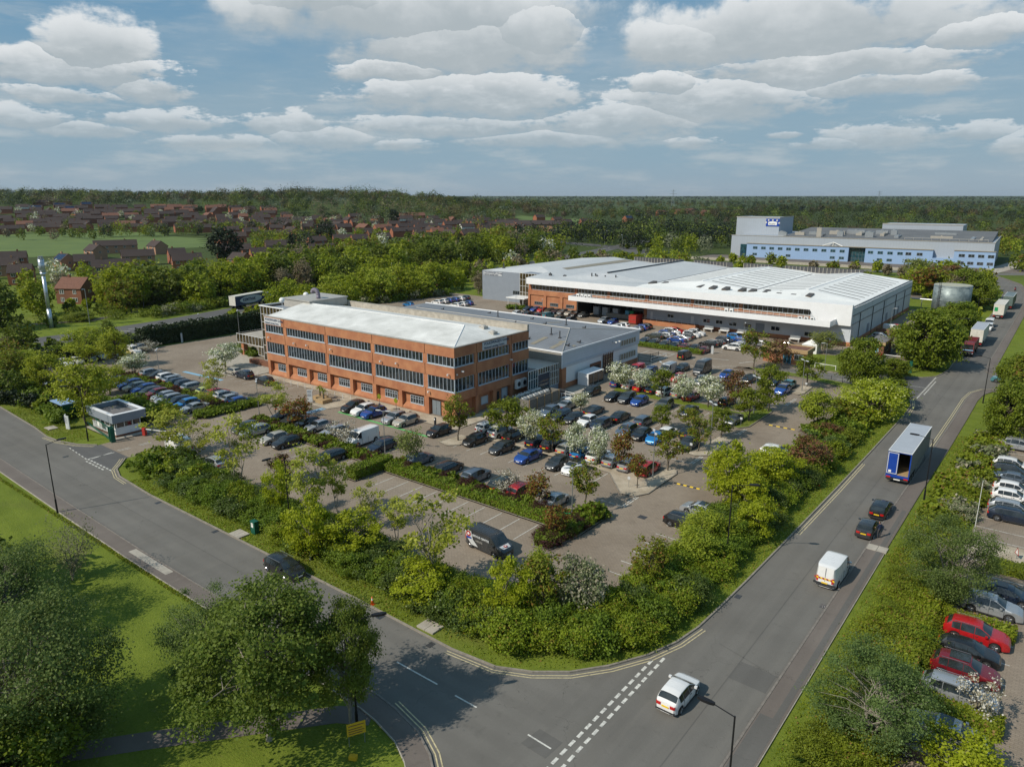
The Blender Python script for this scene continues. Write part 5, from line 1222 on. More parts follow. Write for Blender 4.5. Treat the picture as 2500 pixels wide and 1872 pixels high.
    # left hall
    V = [(-85.1,y0+8.8,9.62),(-66,y0+8.8,9.62),(-66,y0+16,11.4),(-85.1,y0+9,9.6),(-85.1,y1,9.6),(-66,y1-7,11.4),(-66,y1,9.6)]
    raw('roof', V, [(0,1,2),(0,2,5,4),(4,5,6)], ['roof_grey'], root)
    V = [(-66,y0+8.8,9.62),(-59.35,y0+8.8,9.66),(-59.35,y0+11,10.6),(-66,y0+16,11.4),(-66,y1-7,11.4),(-59.35,y1-7,10.6),(-59.35,y1,9.6),(-66,y1,9.6)]
    raw('roof', V, [(0,1,2,3),(3,2,5,4),(4,5,6,7)], ['roof_grey'], root)
    sect('roof', 2, 5, 'roof_grey'); sect('roof', 5, 9, 'roof_white_smooth')
    mb = MB()
    for x in (-22, 6): z = float(np.interp(x, XB, ZB))+.03; mb.box(x-.22, y0+11, z-.05, x+.22, y1-7, z+.05)
    mb.tube((-38,y0+11,11.6),(-38,y1-7,11.6),.22,n=6); mb.box(xr-.5, y0, 8.97, xr-.15, y1, 9.08); mb.build('valley_gutter', ['rim_dark'], root)
    mb = MB()
    for x in (-8, 20): z = float(np.interp(x, XB, ZB)); mb.tube((x,y0+11,z+.03),(x,y1-7,z+.03),.10,n=6)
    mb.build('ridge_flashing', ['panel_white'], root)
    # long thin rooflights across the slopes
    sk = []
    for (xa, xb) in ((-20.4,-9.6),(-6.6,4.6),(7.6,18.4),(21.6,31.6)):
        for k in range(11):
            y = y0+14+k*4.6; za = float(np.interp(xa, XB, ZB)); zb = float(np.interp(xb, XB, ZB)); zz = .035
            if xa > 20 and k == 0: pass
            raw('rooflight', [(xa,y,za+zz),(xb,y,zb+zz),(xb,y+.62,zb+zz),(xa,y+.62,za+zz)], [(0,1,2,3)], ['rooflight_grey'], root)
    for k in range(14):
        x = -21.5+k*3.55+(0.8 if k in (2, 7) else 0)
        if x > 24: break
        a = 0.55
        raw('rooflight', [(x,y0+5.2,rz(x,1)+.27),(x+1.25,y0+5.2,rz(x,1)+.27),(x+1.25,y0+8.3,rz(x,1)+.62),(x,y0+8.3,rz(x,1)+.62),(x,y0+5.2,rz(x,1)-.3),(x+1.25,y0+5.2,rz(x,1)-.3),(x+1.25,y0+8.3,rz(x,1)-.3),(x,y0+8.3,rz(x,1)-.3)], [(0,1,2,3),(0,4,5,1),(1,5,6,2),(2,6,7,3),(3,7,4,0)], ['rooflight_grey'], root)
    raw('rooflight', [(-64.5,y0+22,11.15),(-58.5,y0+20,10.55),(-57.5,y1-8,10.45),(-64,y1-8,11.1)], [(0,1,2,3)], ['rooflight'], root)
    # rear louvred parapets
    for a, b in ((-60, -40), (-36, -22), (-18, -8), (-4, 20)):
        mb = MB(); mb.box(a, y1-2.4, 9.6, b, y1-2.25, 11.35); mb.box(a, y1-2.5, 11.35, b, y1-2.15, 11.5)
        for i in range(int((b-a)/1.2)): mb.box(a+i*1.2, y1-2.6, 9.6, a+i*1.2+.16, y1-2.4, 11.35, 1)
        mb.build('louvre_screen', ['rim_dark', 'panel_beige'], root)
    for x, y, h in ((-41,y0+7,1.3),(-40,y0+7.5,1.2),(-39.3,y0+7.2,.9),(-37,y0+8,.8),(-34,y0+9,1.0),(-50,y0+6,.3),(-80,y0+14,1.6),(-56,y0+7,.5)):
        mb = MB(); mb.tube((x,y,9.8),(x,y,10.3+h),.2,n=8); mb.box(x-.4,y-.3,9.8,x+.5,y+.3,10.5); mb.build('roof_vent', ['rim_dark'], root)
    for y in (105.5, 118.5, 131, 146, 158): mb = MB(); mb.tube((xr+.1,y,0),(xr+.1,y,7),.09,n=6); mb.build('downpipe', ['rim_dark'], root)
    for y in (114, 135, 150): mb = MB(); mb.box(xr-.02, y, .1, xr+.06, y+2.2, 3.2); mb.build('door', ['panel_grey'], root)
warehouse()

# ---- blue factory beyond (own axis)
def factory():
    ox, oy = W(229.3, 347.0); ang = math.atan2(-0.5749, 0.8182)+rad(37.98)
    root = tag(empty('factory_building', (ox, oy, 0), ang), 'pale blue two storey factory with tall grey tower beyond the warehouse', 'factory')
    def P(name, mats, fn): mb = MB(); fn(mb); return mb.build(name, mats, root)
    F_ = Face('S', 0)
    P('blue_wall', ['factory_blue'], lambda m: (m.box(-118, 0, 0, -64.6, 6, 7.5), m.box(-64.6, 2.2, 0, -56.6, 6, 7.5), m.box(-56.6, 0, 0, -26, 6, 7.6), m.box(-26, 0, 0, -17, 6, 3.8), m.box(-17, 0, 0, 0, 6, 7.7)))
    P('office_roof', ['rooflight'], lambda m: (m.box(-118.3, -.3, 7.5, -26, 3.0, 7.72), m.box(-17.2, -.3, 7.7, .2, 3.0, 7.9)))
    P('grey_wall', ['factory_grey'], lambda m: (m.box(-128, 3.0, 0, -1, 70, 11.7), ))
    P('parapet', ['metal_coping'], lambda m: (m.box(-128.2, 2.8, 11.7, -.8, 3.3, 11.95), m.box(-1.2, 3.3, 11.7, -.8, 70, 12.2)))
    raw('roof', [(-100,6,11.9),(-2.5,6,11.9),(-2.5,68,14.6),(-100,68,14.6),(-100,68,11),(-2.5,68,11),(-100,6,11),(-2.5,6,11)], [(0,1,2,3),(3,2,5,4),(1,7,5,2),(6,0,3,4)], ['roof_dark_flat'], root)
    P('tower', ['factory_grey'], lambda m: (m.box(-133, 25, 8, -108, 55, 21.0), ))
    P('tower_rail', ['metal_coping'], lambda m: (m.box(-133.2, 24.8, 21, -107.8, 25.1, 21.5), m.box(-108.1, 25.1, 21, -107.8, 55, 21.5), m.box(-133.2, 25.1, 21, -132.9, 55, 21.5)))
    P('rear_block', ['factory_grey'], lambda m: (m.box(-62, 80, 0, -20, 110, 16.9),))
    P('rear_rail', ['metal_coping'], lambda m: (m.box(-62, 79.8, 16.9, -20, 80.1, 17.4),))
    gl = Face('S', 0)
    for i in range(17):
        a = -114.5+i*4.55
        if -66 < a+2 < -56: continue
        if a > -36: break
        window(root, gl, a, a+2.5, 4.6, 6.1, 2, 'glass_teal', 'factory_grey', d=-.03, sill=False)
        if i in (0,4,9,10,11,12,14,15): window(root, gl, a, a+2.5, 1.1, 2.5, 2, 'glass_teal', 'factory_grey', d=-.03, sill=False)
    for a, z in ((-38,4.6),(-33,4.6),(-15,4.8),(-11,4.8),(-7,4.8),(-3,4.8),(-38,1.1),(-33,1.1),(-23.5,1.2),(-20,1.2),(-15,1.3),(-11,1.3),(-7,1.3),(-3,1.3)):
        window(root, gl, a, a+2.6, z, z+1.5, 2, 'glass_office', 'factory_grey', d=-.03, sill=False)
    window(root, Face('S', 2.0), -64.6, -56.6, .1, 7.4, 5, 'glass_teal', 'door_grey', d=.05, rows=4, sill=False, name='entrance_glazing')
    P('corner_glazing', ['glass_teal'], lambda m: m.box(-122, 1.2, 0, -118.1, 2.9, 7.0))
    # board on the tower: blue field, white shield, three pale diamonds
    mb = MB(); mb.box(-115.6, 24.7, 16.3, -107.9, 24.95, 20.5); b = mb.build('sign_board', ['trailer_blue'], root)
    mb = MB(); mb.add([(-114.2,24.66,16.9),(-109.4,24.66,16.9),(-109.2,24.66,18.6),(-110.4,24.66,18.95),(-111.8,24.66,19.05),(-113.2,24.66,18.95),(-114.4,24.66,18.6)], [(0,1,2,3,4,5,6)])
    for x, z in ((-114.2,19.7),(-111.8,19.7),(-109.4,19.6),(-115.5,18.4),(-108.1,18.2)): mb.add([(x-.6,24.64,z),(x,24.64,z-.6),(x+.6,24.64,z),(x,24.64,z+.6)], [(0,1,2,3)], 1)
    mb.build('emblem', ['steel_white', 'trailer_white'], b)
    text('Reupher', 1.1, (-113.9, 24.6, 17.3), RF, 'sign_text', b)
    for i, (x, y, w, l, h) in enumerate([(-96,14,5,2,1.4),(-90,20,6,2,1.2),(-84,12,3,8,.9),(-80,24,8,3,1.6),(-74,14,3,3,2.2),(-72,30,9,3,1.8),(-66,22,3,12,1.0),(-60,14,4,4,2.4),(-58,34,6,3,1.5),(-54,22,2,14,1.0),(-50,30,3,3,2.2),(-46,14,2,12,.8),(-30,20,10,1.2,.7),(-30,40,10,1.2,.7),(-12,14,1.6,30,.5),(-8,14,1.2,30,.4),(-104,10,3,3,1.8),(-101,8,2,2,1.5),(-83,7,2.4,.6,4.6)]):
        zr = 12+(y-6)*.0436; mb = MB(); mb.box(x, y, zr-.5, x+w, y+l, zr+h+.2); mb.tube((x+w/2,y+l/2,zr+h+.2),(x+w/2,y+l/2,zr+.6+h),min(w,l)*.3,n=8); mb.build('roof_plant', ['galv' if i % 3 else 'panel_beige'], root)
    mb = MB()
    for i in range(10): mb.tube((-40+i*4,5,12),(-40+i*4,5,13),.1,n=4); mb.tube((-40+i*4,5,13),(-41+i*4,9,12.1),.1,n=4)
    mb.tube((-40,5,13),(-4,5,13),.1,n=4); mb.build('roof_railing', ['metal_coping'], root)
    mb = MB(); mb.tube((-73,2.5,0),(-73,2.5,9.6),.22,n=6); mb.tube((-78,1,7.8),(-73,2.5,9.6),.2,n=5); mb.tube((-68,1,7.8),(-73,2.5,9.6),.2,n=5); mb.build('mast', ['steel_white'], root)
factory()

# ---- gatehouse, lodge, gate hut
def small_buildings():
    r = tag(empty('gatehouse', (0,0,0)), 'small grey gatehouse with flat parapet roof and wraparound windows', 'gatehouse')
    mb = MB(); mb.box(-40.6,-36.2,.12,-33.1,-32.5,1.35); mb.build('wall', ['panel_white'], r)
    mb = MB(); mb.box(-40.62,-36.24,.12,-33.06,-32.48,.38); mb.box(-40.6,-36.1,1.35,-39.4,-32.6,2.3); mb.build('brick_plinth', ['brick_dark'], r)
    window(r, Face('S',-36.2), -39.3,-33.15,1.35,2.3,4,'glass_office','frame_white',d=.05,fw=.1,sill=False); window(r, Face('E',-33.1), -36.05,-32.6,1.35,2.3,3,'glass_office','frame_white',d=.05,fw=.1,sill=False)
    mb = MB()
    for a in ((-41,-36.7,-32.6,-36.3),(-41,-32.3,-32.6,-31.9),(-41,-36.3,-40.6,-32.3),(-33,-36.3,-32.6,-32.3)): mb.box(a[0],a[1],2.3,a[2],a[3],3.5)
    mb.build('parapet', ['panel_grey'], r)
    mb = MB(); mb.box(-41.05,-36.75,3.5,-32.55,-36.2,3.58); mb.box(-41.05,-32.4,3.5,-32.55,-31.85,3.58); mb.box(-41.05,-36.2,3.5,-40.5,-32.4,3.58); mb.box(-33.1,-36.2,3.5,-32.55,-32.4,3.58); mb.build('coping', ['panel_white'], r)
    mb = MB(); mb.box(-40.6,-36.3,2.31,-33,-32.3,2.9); mb.build('roof', ['roof_felt'], r)
    r = tag(empty('lodge', (0,0,0)), 'little orange brick lodge with yellow fascia and blue door behind the copper tree', 'lodge')
    mb = MB(); mb.box(22.8,71.6,0,31.6,76.2,2.5); mb.build('wall', ['brick'], r)
    mb = MB(); mb.box(22.5,71.2,2.5,31.9,71.6,3.3); mb.box(31.6,71.6,2.5,31.9,76.5,3.3); mb.box(22.5,71.6,2.5,22.8,76.5,3.3); mb.box(22.8,76.2,2.5,31.6,76.5,3.3); mb.build('fascia', ['timber'], r)
    mb = MB(); mb.box(22.8,71.6,2.9,31.6,76.2,3.1); mb.build('roof', ['roof_tile_red'], r)
    w = window(r, Face('S',71.6), 27.0,28.6,.1,2.3,2,'glass_teal','light_blue',d=-.03,sill=False,name='door'); window(r, Face('S',71.6), 29.2,31.0,1.1,2.2,2,'glass_office','frame_grey',d=-.02)
    r = tag(empty('gate_hut', (0,0,0)), 'brick gate hut with flat dark roof beside the raised red barrier', 'hut')
    mb = MB(); mb.box(39.4,90.6,0,42.2,98.5,2.6); mb.build('wall', ['brick_dark'], r)
    mb = MB(); mb.box(39.1,90.3,2.6,42.5,98.8,3.25); mb.build('fascia', ['timber'], r)
    mb = MB(); mb.box(39.2,90.4,3.25,42.4,98.7,3.35); mb.build('roof', ['roof_felt'], r)
    window(r, Face('E',42.2), 91.5,95,1.0,2.3,3,'glass_office','door_grey',d=-.02)
    window(r, Face('S',90.6), 39.7,41.2,1.0,2.3,1,'light_blue','frame_white',d=-.02)
    # tank
    r = tag(empty('water_tank', (44,171,0)), 'round corrugated steel water tank with pale lid beside the warehouse', 'water tank')
    mb = MB(); mb.tube((0,0,0),(0,0,8.2),5.0,5.0,40); mb.build('shell', ['tank_steel'], r, True)
    mb = MB(); mb.tube((0,0,8.21),(0,0,8.5),4.95,1.2,40); mb.build('lid', ['tank_roof'], r)
    mb = MB()
    for i in range(12):
        for k in range(24):
            if i in (0, 5, 11): a = rad(k*15); b = rad(k*15+15); z = .6+i*.66; mb.tube((5.05*math.cos(a),5.05*math.sin(a),z),(5.05*math.cos(b),5.05*math.sin(b),z),.06,n=4)
    mb.build('stiffener_ring', ['galv'], r)
    mb = MB(); a = rad(238)
    for s in (-.22,.22): mb.tube((5.25*math.cos(a)+s,5.25*math.sin(a),0),(5.25*math.cos(a)+s,5.25*math.sin(a),9.2),.06,n=5)
    for i in range(22): mb.tube((5.25*math.cos(a)-.22,5.25*math.sin(a),.4*i+.3),(5.25*math.cos(a)+.22,5.25*math.sin(a),.4*i+.3),.03,n=4)
    for i in range(6): mb.box(5.1*math.cos(a)-.5,5.5*math.sin(a)-.4,2+i*1.1,5.1*math.cos(a)+.5,5.5*math.sin(a)-.36,2.1+i*1.1)
    mb.build('ladder', ['rim_dark'], r)
    mb = MB(); mb.tube((39.2,170,3.4),(33.6,170,3.4),.2,n=8); mb.tube((36.5,170,0),(36.5,170,3.4),.1,n=6); tag(mb.build('pipe_bridge', ['galv']), 'white pipe bridge between the warehouse and the round water tank', 'pipe')
    # white cycle shelter by the workshop
    r = tag(empty('shelter', (0,0,0)), 'ribbed white metal shelter against the workshop wall', 'shelter')
    mb = MB(); mb.add([(2.9,30.3,.1),(5.2,30.3,.1),(5.2,35.8,.1),(2.9,35.8,.1),(2.9,30.3,2.5),(5.2,30.3,2.3),(5.2,35.8,2.3),(2.9,35.8,2.5)], [(4,5,6,7),(0,1,5,4),(2,3,7,6)]); mb.build('shell', ['panel_white'], r)
    mb = MB(); mb.box(5.12,30.4,.1,5.18,35.7,2.28); mb.build('mesh_front', ['glass_office'], r)
    mb = MB(); [mb.box(5.18,y,.1,5.26,y+.08,2.3) for y in (30.35,32,33.8,35.7)]; mb.build('frame', ['galv'], r)
    # green bus shelter behind the verge
    r = tag(empty('bus_shelter', (-50.5,-36.2,0)), 'dark green shelter with pale green roof under the yellow trees', 'shelter')
    mb = MB(); mb.box(-2.2,-1.2,2.35,2.2,1.2,2.5); mb.build('roof', ['factory_blue'], r)
    mb = MB(); mb.box(-2,1.0,0,2,1.08,2.35); mb.box(-2,-1,0,-1.92,1,2.35); mb.box(1.92,-1,0,2,1,2.35); mb.build('side_panel', ['green_steel'], r)
    # oil tank / white tent by the lodge
    r = tag(empty('marquee', (28.5,86,0)), 'small white tent against the warehouse plinth', 'tent')
    mb = MB(); mb.prism([(-1.6,-1.6),(1.6,-1.6),(1.6,1.6),(-1.6,1.6)],0,2.0); mb.add([(-1.7,-1.7,2),(1.7,-1.7,2),(1.7,1.7,2),(-1.7,1.7,2),(0,0,3.1)],[(0,1,4),(1,2,4),(2,3,4),(3,0,4)]); mb.build('canvas', ['steel_white'], r)
small_buildings()
# ------------------------------------------------------------ vehicles
CT = {
 #      L    W    H   wheel r  belt  wheelbase  profile (x from rear bumper, z)
 'h': (4.20, 1.78, 1.47, .33, .93, 2.60, [(0,.60),(.06,.93),(.22,1.02),(.62,1.38),(1.1,1.46),(1.9,1.47),(2.35,1.42),(3.10,.99),(3.75,.88),(4.05,.74),(4.20,.55)]),
 's': (4.50, 1.86, 1.64, .37, 1.00, 2.68, [(0,.66),(.05,1.05),(.16,1.12),(.58,1.55),(1.2,1.63),(2.0,1.64),(2.5,1.58),(3.3,1.10),(4.0,.99),(4.36,.82),(4.50,.60)]),
 'e': (4.75, 1.84, 1.48, .34, .93, 2.80, [(0,.62),(.05,.96),(.16,1.04),(.66,1.40),(1.3,1.47),(2.4,1.48),(2.85,1.42),(3.62,.99),(4.3,.86),(4.60,.72),(4.75,.52)]),
 'c': (4.72, 1.84, 1.43, .34, .92, 2.80, [(0,.62),(.05,.94),(.55,1.02),(.85,1.06),(1.65,1.39),(2.1,1.43),(2.6,1.41),(2.95,1.36),(3.62,.98),(4.3,.85),(4.58,.70),(4.72,.52)]),
 'm': (4.55, 1.84, 1.86, .34, 1.10, 2.75, [(0,.66),(.03,1.1),(.06,1.30),(.16,1.80),(.6,1.86),(2.5,1.86),(2.95,1.78),(3.70,1.12),(4.25,.98),(4.45,.80),(4.55,.58)]),
 'v': (5.30, 1.98, 2.20, .36, 1.18, 3.20, [(0,.70),(.02,1.2),(.04,1.5),(.10,2.13),(.5,2.20),(3.3,2.20),(3.75,2.10),(4.50,1.26),(5.05,1.08),(5.22,.86),(5.30,.60)]),
 'V': (5.98, 2.04, 2.78, .37, 1.25, 3.64, [(0,.74),(.02,1.25),(.04,1.6),(.14,2.62),(.6,2.78),(3.6,2.78),(4.1,2.62),(4.5,2.2),(5.20,1.32),(5.75,1.12),(5.90,.90),(5.98,.62)]),
}
# side windows as (x0, x1) spans; screen spans measured along the profile
SW = {'h': [(.66,1.16),(1.19,2.02),(2.05,2.98)], 's': [(.56,1.14),(1.17,2.10),(2.13,3.16)], 'e': [(.64,1.38),(1.41,2.42),(2.45,3.50)], 'c': [(1.22,1.55),(1.58,2.46),(2.49,3.50)],
      'm': [(2.55,3.45)], 'v': [(3.45,4.25)], 'V': [(3.75,4.9)]}
WS = {'h': (2.42,3.04), 's': (2.57,3.19), 'e': (2.92,3.55), 'c': (3.02,3.55), 'm': (3.02,3.62), 'v': (3.85,4.43), 'V': (4.54,5.12)}
RW = {'h': (.26,.60), 's': (.20,.50), 'e': (.20,.62), 'c': (.92,1.60), 'm': (.062,.145), 'v': None, 'V': (.045,.12)}
def car_proto(k):
    L, Wd, H, R, belt, wb, prof = CT[k]
    px = [p[0] for p in prof]; pz = [p[1] for p in prof]; hw = Wd/2
    wr_, wf = L*.5-wb*.5-.05, L*.5+wb*.5-.05
    xs = sorted(set([round(v, 3) for v in list(np.linspace(0, L, 26))+px+[w+s*(R+.06)*c for w in (wr_, wf) for s in (-1, 1) for c in (1.0, .92, .7, .35)]+[wr_, wf]]))
    xs = [x for i, x in enumerate(xs) if i == 0 or x-xs[i-1] > .012]
    def top(x): return float(np.interp(x, px, pz))
    def halfw(x):
        t = abs(x-L/2)/(L/2); return hw*(1-.27*t**7-.05*t**3)
    def ring(x):
        z = top(x); w = halfw(x); b = min(belt, z-.03); zb = .24
        for c in (wr_, wf):
            d = abs(x-c)
            if d < R+.06: zb = max(zb, R+math.sqrt(max(0, (R+.06)**2-d*d)))
        zb = min(zb, b-.12)
        t = max(0, min(1, (z-b)/(H-belt))); wr = w*(.955-.235*t)
        if k in 'vVm': wr = w*(.95-.07*t)
        return [(0,.22),(w-.27,.22),(w-.27,zb),(w*.985,zb),(w,min(b-.05,max(zb+.06,.58))),(w*.975,b),(wr,z-.05*t-.015),(wr*.80,z-.005),(0,z+.022*t)]
    V = []; Fc = []
    for x in xs:
        r = ring(x); r = [(x-L/2, y, z) for y, z in r]+[(x-L/2, -y, z) for y, z in r[-2:0:-1]]
        V += r
    n = 16
    for i in range(len(xs)-1):
        for j in range(n): Fc.append((i*n+j, (i+1)*n+j, (i+1)*n+(j+1)%n, i*n+(j+1)%n))
    Fc.append(tuple(range(n))); Fc.append(tuple(range((len(xs)-1)*n+n-1, (len(xs)-1)*n-1, -1)))
    root = empty('parked_car', (0, 0, 0))
    def obj_slot(o):
        for s in o.material_slots: s.link = 'OBJECT'
        return o
    body = raw('body', V, Fc, ['paint_white'], root, smooth=True)
    body.data.set_sharp_from_angle(angle=rad(38)); obj_slot(body)
    def side(x, t, s, out=.006):
        r = ring(x); (y0, z0), (y1, z1) = r[5], r[6]
        return (x-L/2, s*(y0+(y1-y0)*t+out), z0+(z1-z0)*t)
    def grid(name, span, s):
        a, b = span; X = list(np.linspace(a, b, 7)); V = []; Fc = []
        for x in X:
            for t in (.03, .5, .95): V.append(side(x, t, s, .012))
        for i in range(len(X)-1):
            for j in range(2):
                f = (i*3+j, (i+1)*3+j, (i+1)*3+j+1, i*3+j+1); Fc.append(f if s < 0 else f[::-1])
        return V, Fc
    for s in (1, -1):
        mb = MB()
        for sp in SW[k]: v, f = grid('w', sp, s); mb.add(v, f)
        mb.build('side_window', ['glass_car'], root, True)
    def screen(name, span):
        a, b = span; V = []; Fc = []; X = np.linspace(a, b, 6)
        for x in X:
            r = ring(x); w = r[6][0]; z = r[7][1]; w2 = r[7][0]
            for y, zz in ((-w*.97, r[6][1]+.012), (-w2*.9, z+.012), (0, r[8][1]+.014), (w2*.9, z+.012), (w*.97, r[6][1]+.012)): V.append((x-L/2, y, zz+.004))
        for i in range(5):
            for j in range(4): Fc.append((i*5+j, (i+1)*5+j, (i+1)*5+j+1, i*5+j+1))
        return raw(name, V, Fc, ['glass_car'], root, smooth=True)
    screen('windscreen', WS[k])
    if RW[k]: screen('rear_window', RW[k])
    # wheels
    for c in (wr_, wf):
        for s in (1, -1):
            x = c-L/2; y = s*(hw-.03); mb = MB(); mb.tube((x, y-s*.22, R), (x, y, R), R, R, 18); mb.tube((x, y, R), (x, y+s*.015, R), R*.9, R*.82, 18)
            w = mb.build('wheel', ['rubber'], root)
            mb = MB(); mb.tube((x, y+s*.010, R), (x, y+s*.020, R), R*.66, R*.62, 14)
            for q in range(5):
                a = q*2*math.pi/5+.3; mb.tube((x+math.cos(a)*R*.12, y+s*.028, R+math.sin(a)*R*.12), (x+math.cos(a)*R*.55, y+s*.028, R+math.sin(a)*R*.55), .02, .03, 4, 1)
            mb.build('rim', ['rim_dark', 'rim'], w)
    zl = top(L-.12)-.10; zr = belt-.14 if k != 'V' else 1.0
    for s in (1, -1):
        hwf = halfw(L-.16); mb = MB(); a0, a1 = L/2-.30, L/2-.02
        mb.add([(a0,s*(hwf-.02+.03),zl-.02),(a1-.06,s*(hwf-.16),zl-.10),(a1-.02,s*(hwf-.45),zl-.09),(a0+.04,s*(hwf+.012),zl+.10),(a1-.12,s*(hwf-.16),zl+.07),(a1-.07,s*(hwf-.46),zl+.05)], [(0,1,4,3),(1,2,5,4),(3,4,5),(0,2,1),(0,3,5,2)] if s < 0 else [(3,4,1,0),(4,5,2,1),(5,4,3),(1,2,0),(2,5,3,0)])
        mb.build('headlight', ['lamp_lens'], root)
        hwr = halfw(.1); mb = MB(); t = .14 if k not in 'vVm' else .34
        mb.box(-L/2-.012, s*(hwr-.05), zr-t, -L/2+.14, s*(hwr-.34 if k not in 'vVm' else hwr-.18), zr+t*.5); mb.box(-L/2+.05, s*(hwr+.01), zr-t, -L/2+.22, s*(hwr-.08), zr+t*.5); mb.build('tail_light', ['tail_red'], root)
        mb = MB(); xm = WS[k][1]-.28-L/2; mb.box(xm-.09, s*(hw-.02), belt+.03, xm+.09, s*(hw+.17), belt+.17); m_ = mb.build('wing_mirror', ['paint_white'], root); obj_slot(m_)
    seam = MB(); sills = []
    for s in (1, -1):
        for q in sorted(set([SW[k][-1][1]-.02, SW[k][-1][0]-.03]+([SW[k][1][0]-.05] if len(SW[k]) > 2 else [L*.45]))):
            w_ = halfw(q); seam.box(q-L/2-.011, s*(w_-.03), .36, q-L/2+.011, s*(w_+.005), belt-.01)
        for q in SW[k][-1:]: seam.box(q[0]+.08-L/2, s*(halfw(q[0])-.02), belt-.14, q[0]+.24-L/2, s*(halfw(q[0])+.02), belt-.10)
        a, b_ = wr_+R+.08, wf-R-.08; MB().box(a-L/2, s*(halfw(a)-.05), .2, b_-L/2, s*(halfw(a)+.004), .33).build('sill_trim', ['plastic_black'], root)
    seam.build('door_seam', ['plastic_black'], root)
    mb = MB(); mb.box(L/2-.02, -.55, .34, L/2+.006, .55, .50); mb.box(L/2-.06, -.62, .22, L/2-.005, .62, .33); mb.build('grille', ['plastic_black'], root)
    mb = MB(); mb.box(-L/2-.006, -.70, .26, -L/2+.06, .70, .40); mb.build('rear_bumper', ['plastic_black'], root)
    mb = MB(); mb.box(L/2+.008, -.26, .40, L/2+.018, .26, .51); mb.build('number_plate', ['plate_white'], root)
    zp = .74 if k in 'hsem' else .70
    mb = MB(); mb.box(-L/2-.035, -.26, zp-.12, -L/2-.005, .26, zp); mb.build('number_plate', ['plate_yellow'], root)
    if k in 'se':
        for s in (1, -1):
            x0, x1 = px[3]+.1-L/2, WS[k][0]-.15-L/2; yy = halfw(L/2)*.78; zz = H-.01
            mb = MB(); mb.tube((x0,s*yy,zz-.02),(x1,s*yy,zz),.018,n=5); mb.build('roof_rail', ['rim'], root)
    return root
PROTO = {k: car_proto(k) for k in CT}
HEAD = {'S': rad(-90), 'N': rad(90), 'E': 0.0, 'W': rad(180)}
KIND = {'h': 'parked_hatchback', 's': 'parked_crossover', 'e': 'parked_estate_car', 'c': 'parked_saloon', 'm': 'parked_small_van', 'v': 'parked_van', 'V': 'parked_camper_van'}
def put_car(x, y, hd, k, c, label, group='vehicles parked around the estate', rz=None, name=None):
    o = tree_copy(PROTO[k]); o.name = name or KIND[k]
    o.location = (x, y, .012+(.0 if y > -60 else 0)); j = random.uniform(-.025, .025)
    o.rotation_euler = (0, 0, (HEAD[hd] if rz is None else rz)+j)
    s = random.uniform(.97, 1.03); o.scale = (s, 1, random.uniform(.98, 1.03))
    cc = {'whiteb': 'white', 'whitev': 'white', 'whitei': 'white'}.get(c, c)
    for ch in [q for q in bpy.data.objects[o.name].children]:
        n = ch.name.split('.')[0]
        if n in ('body', 'wing_mirror'): ch.material_slots[0].material = M['paint_'+cc]
    tag(o, label, 'van' if k in 'mvV' else 'car', group)
    return o
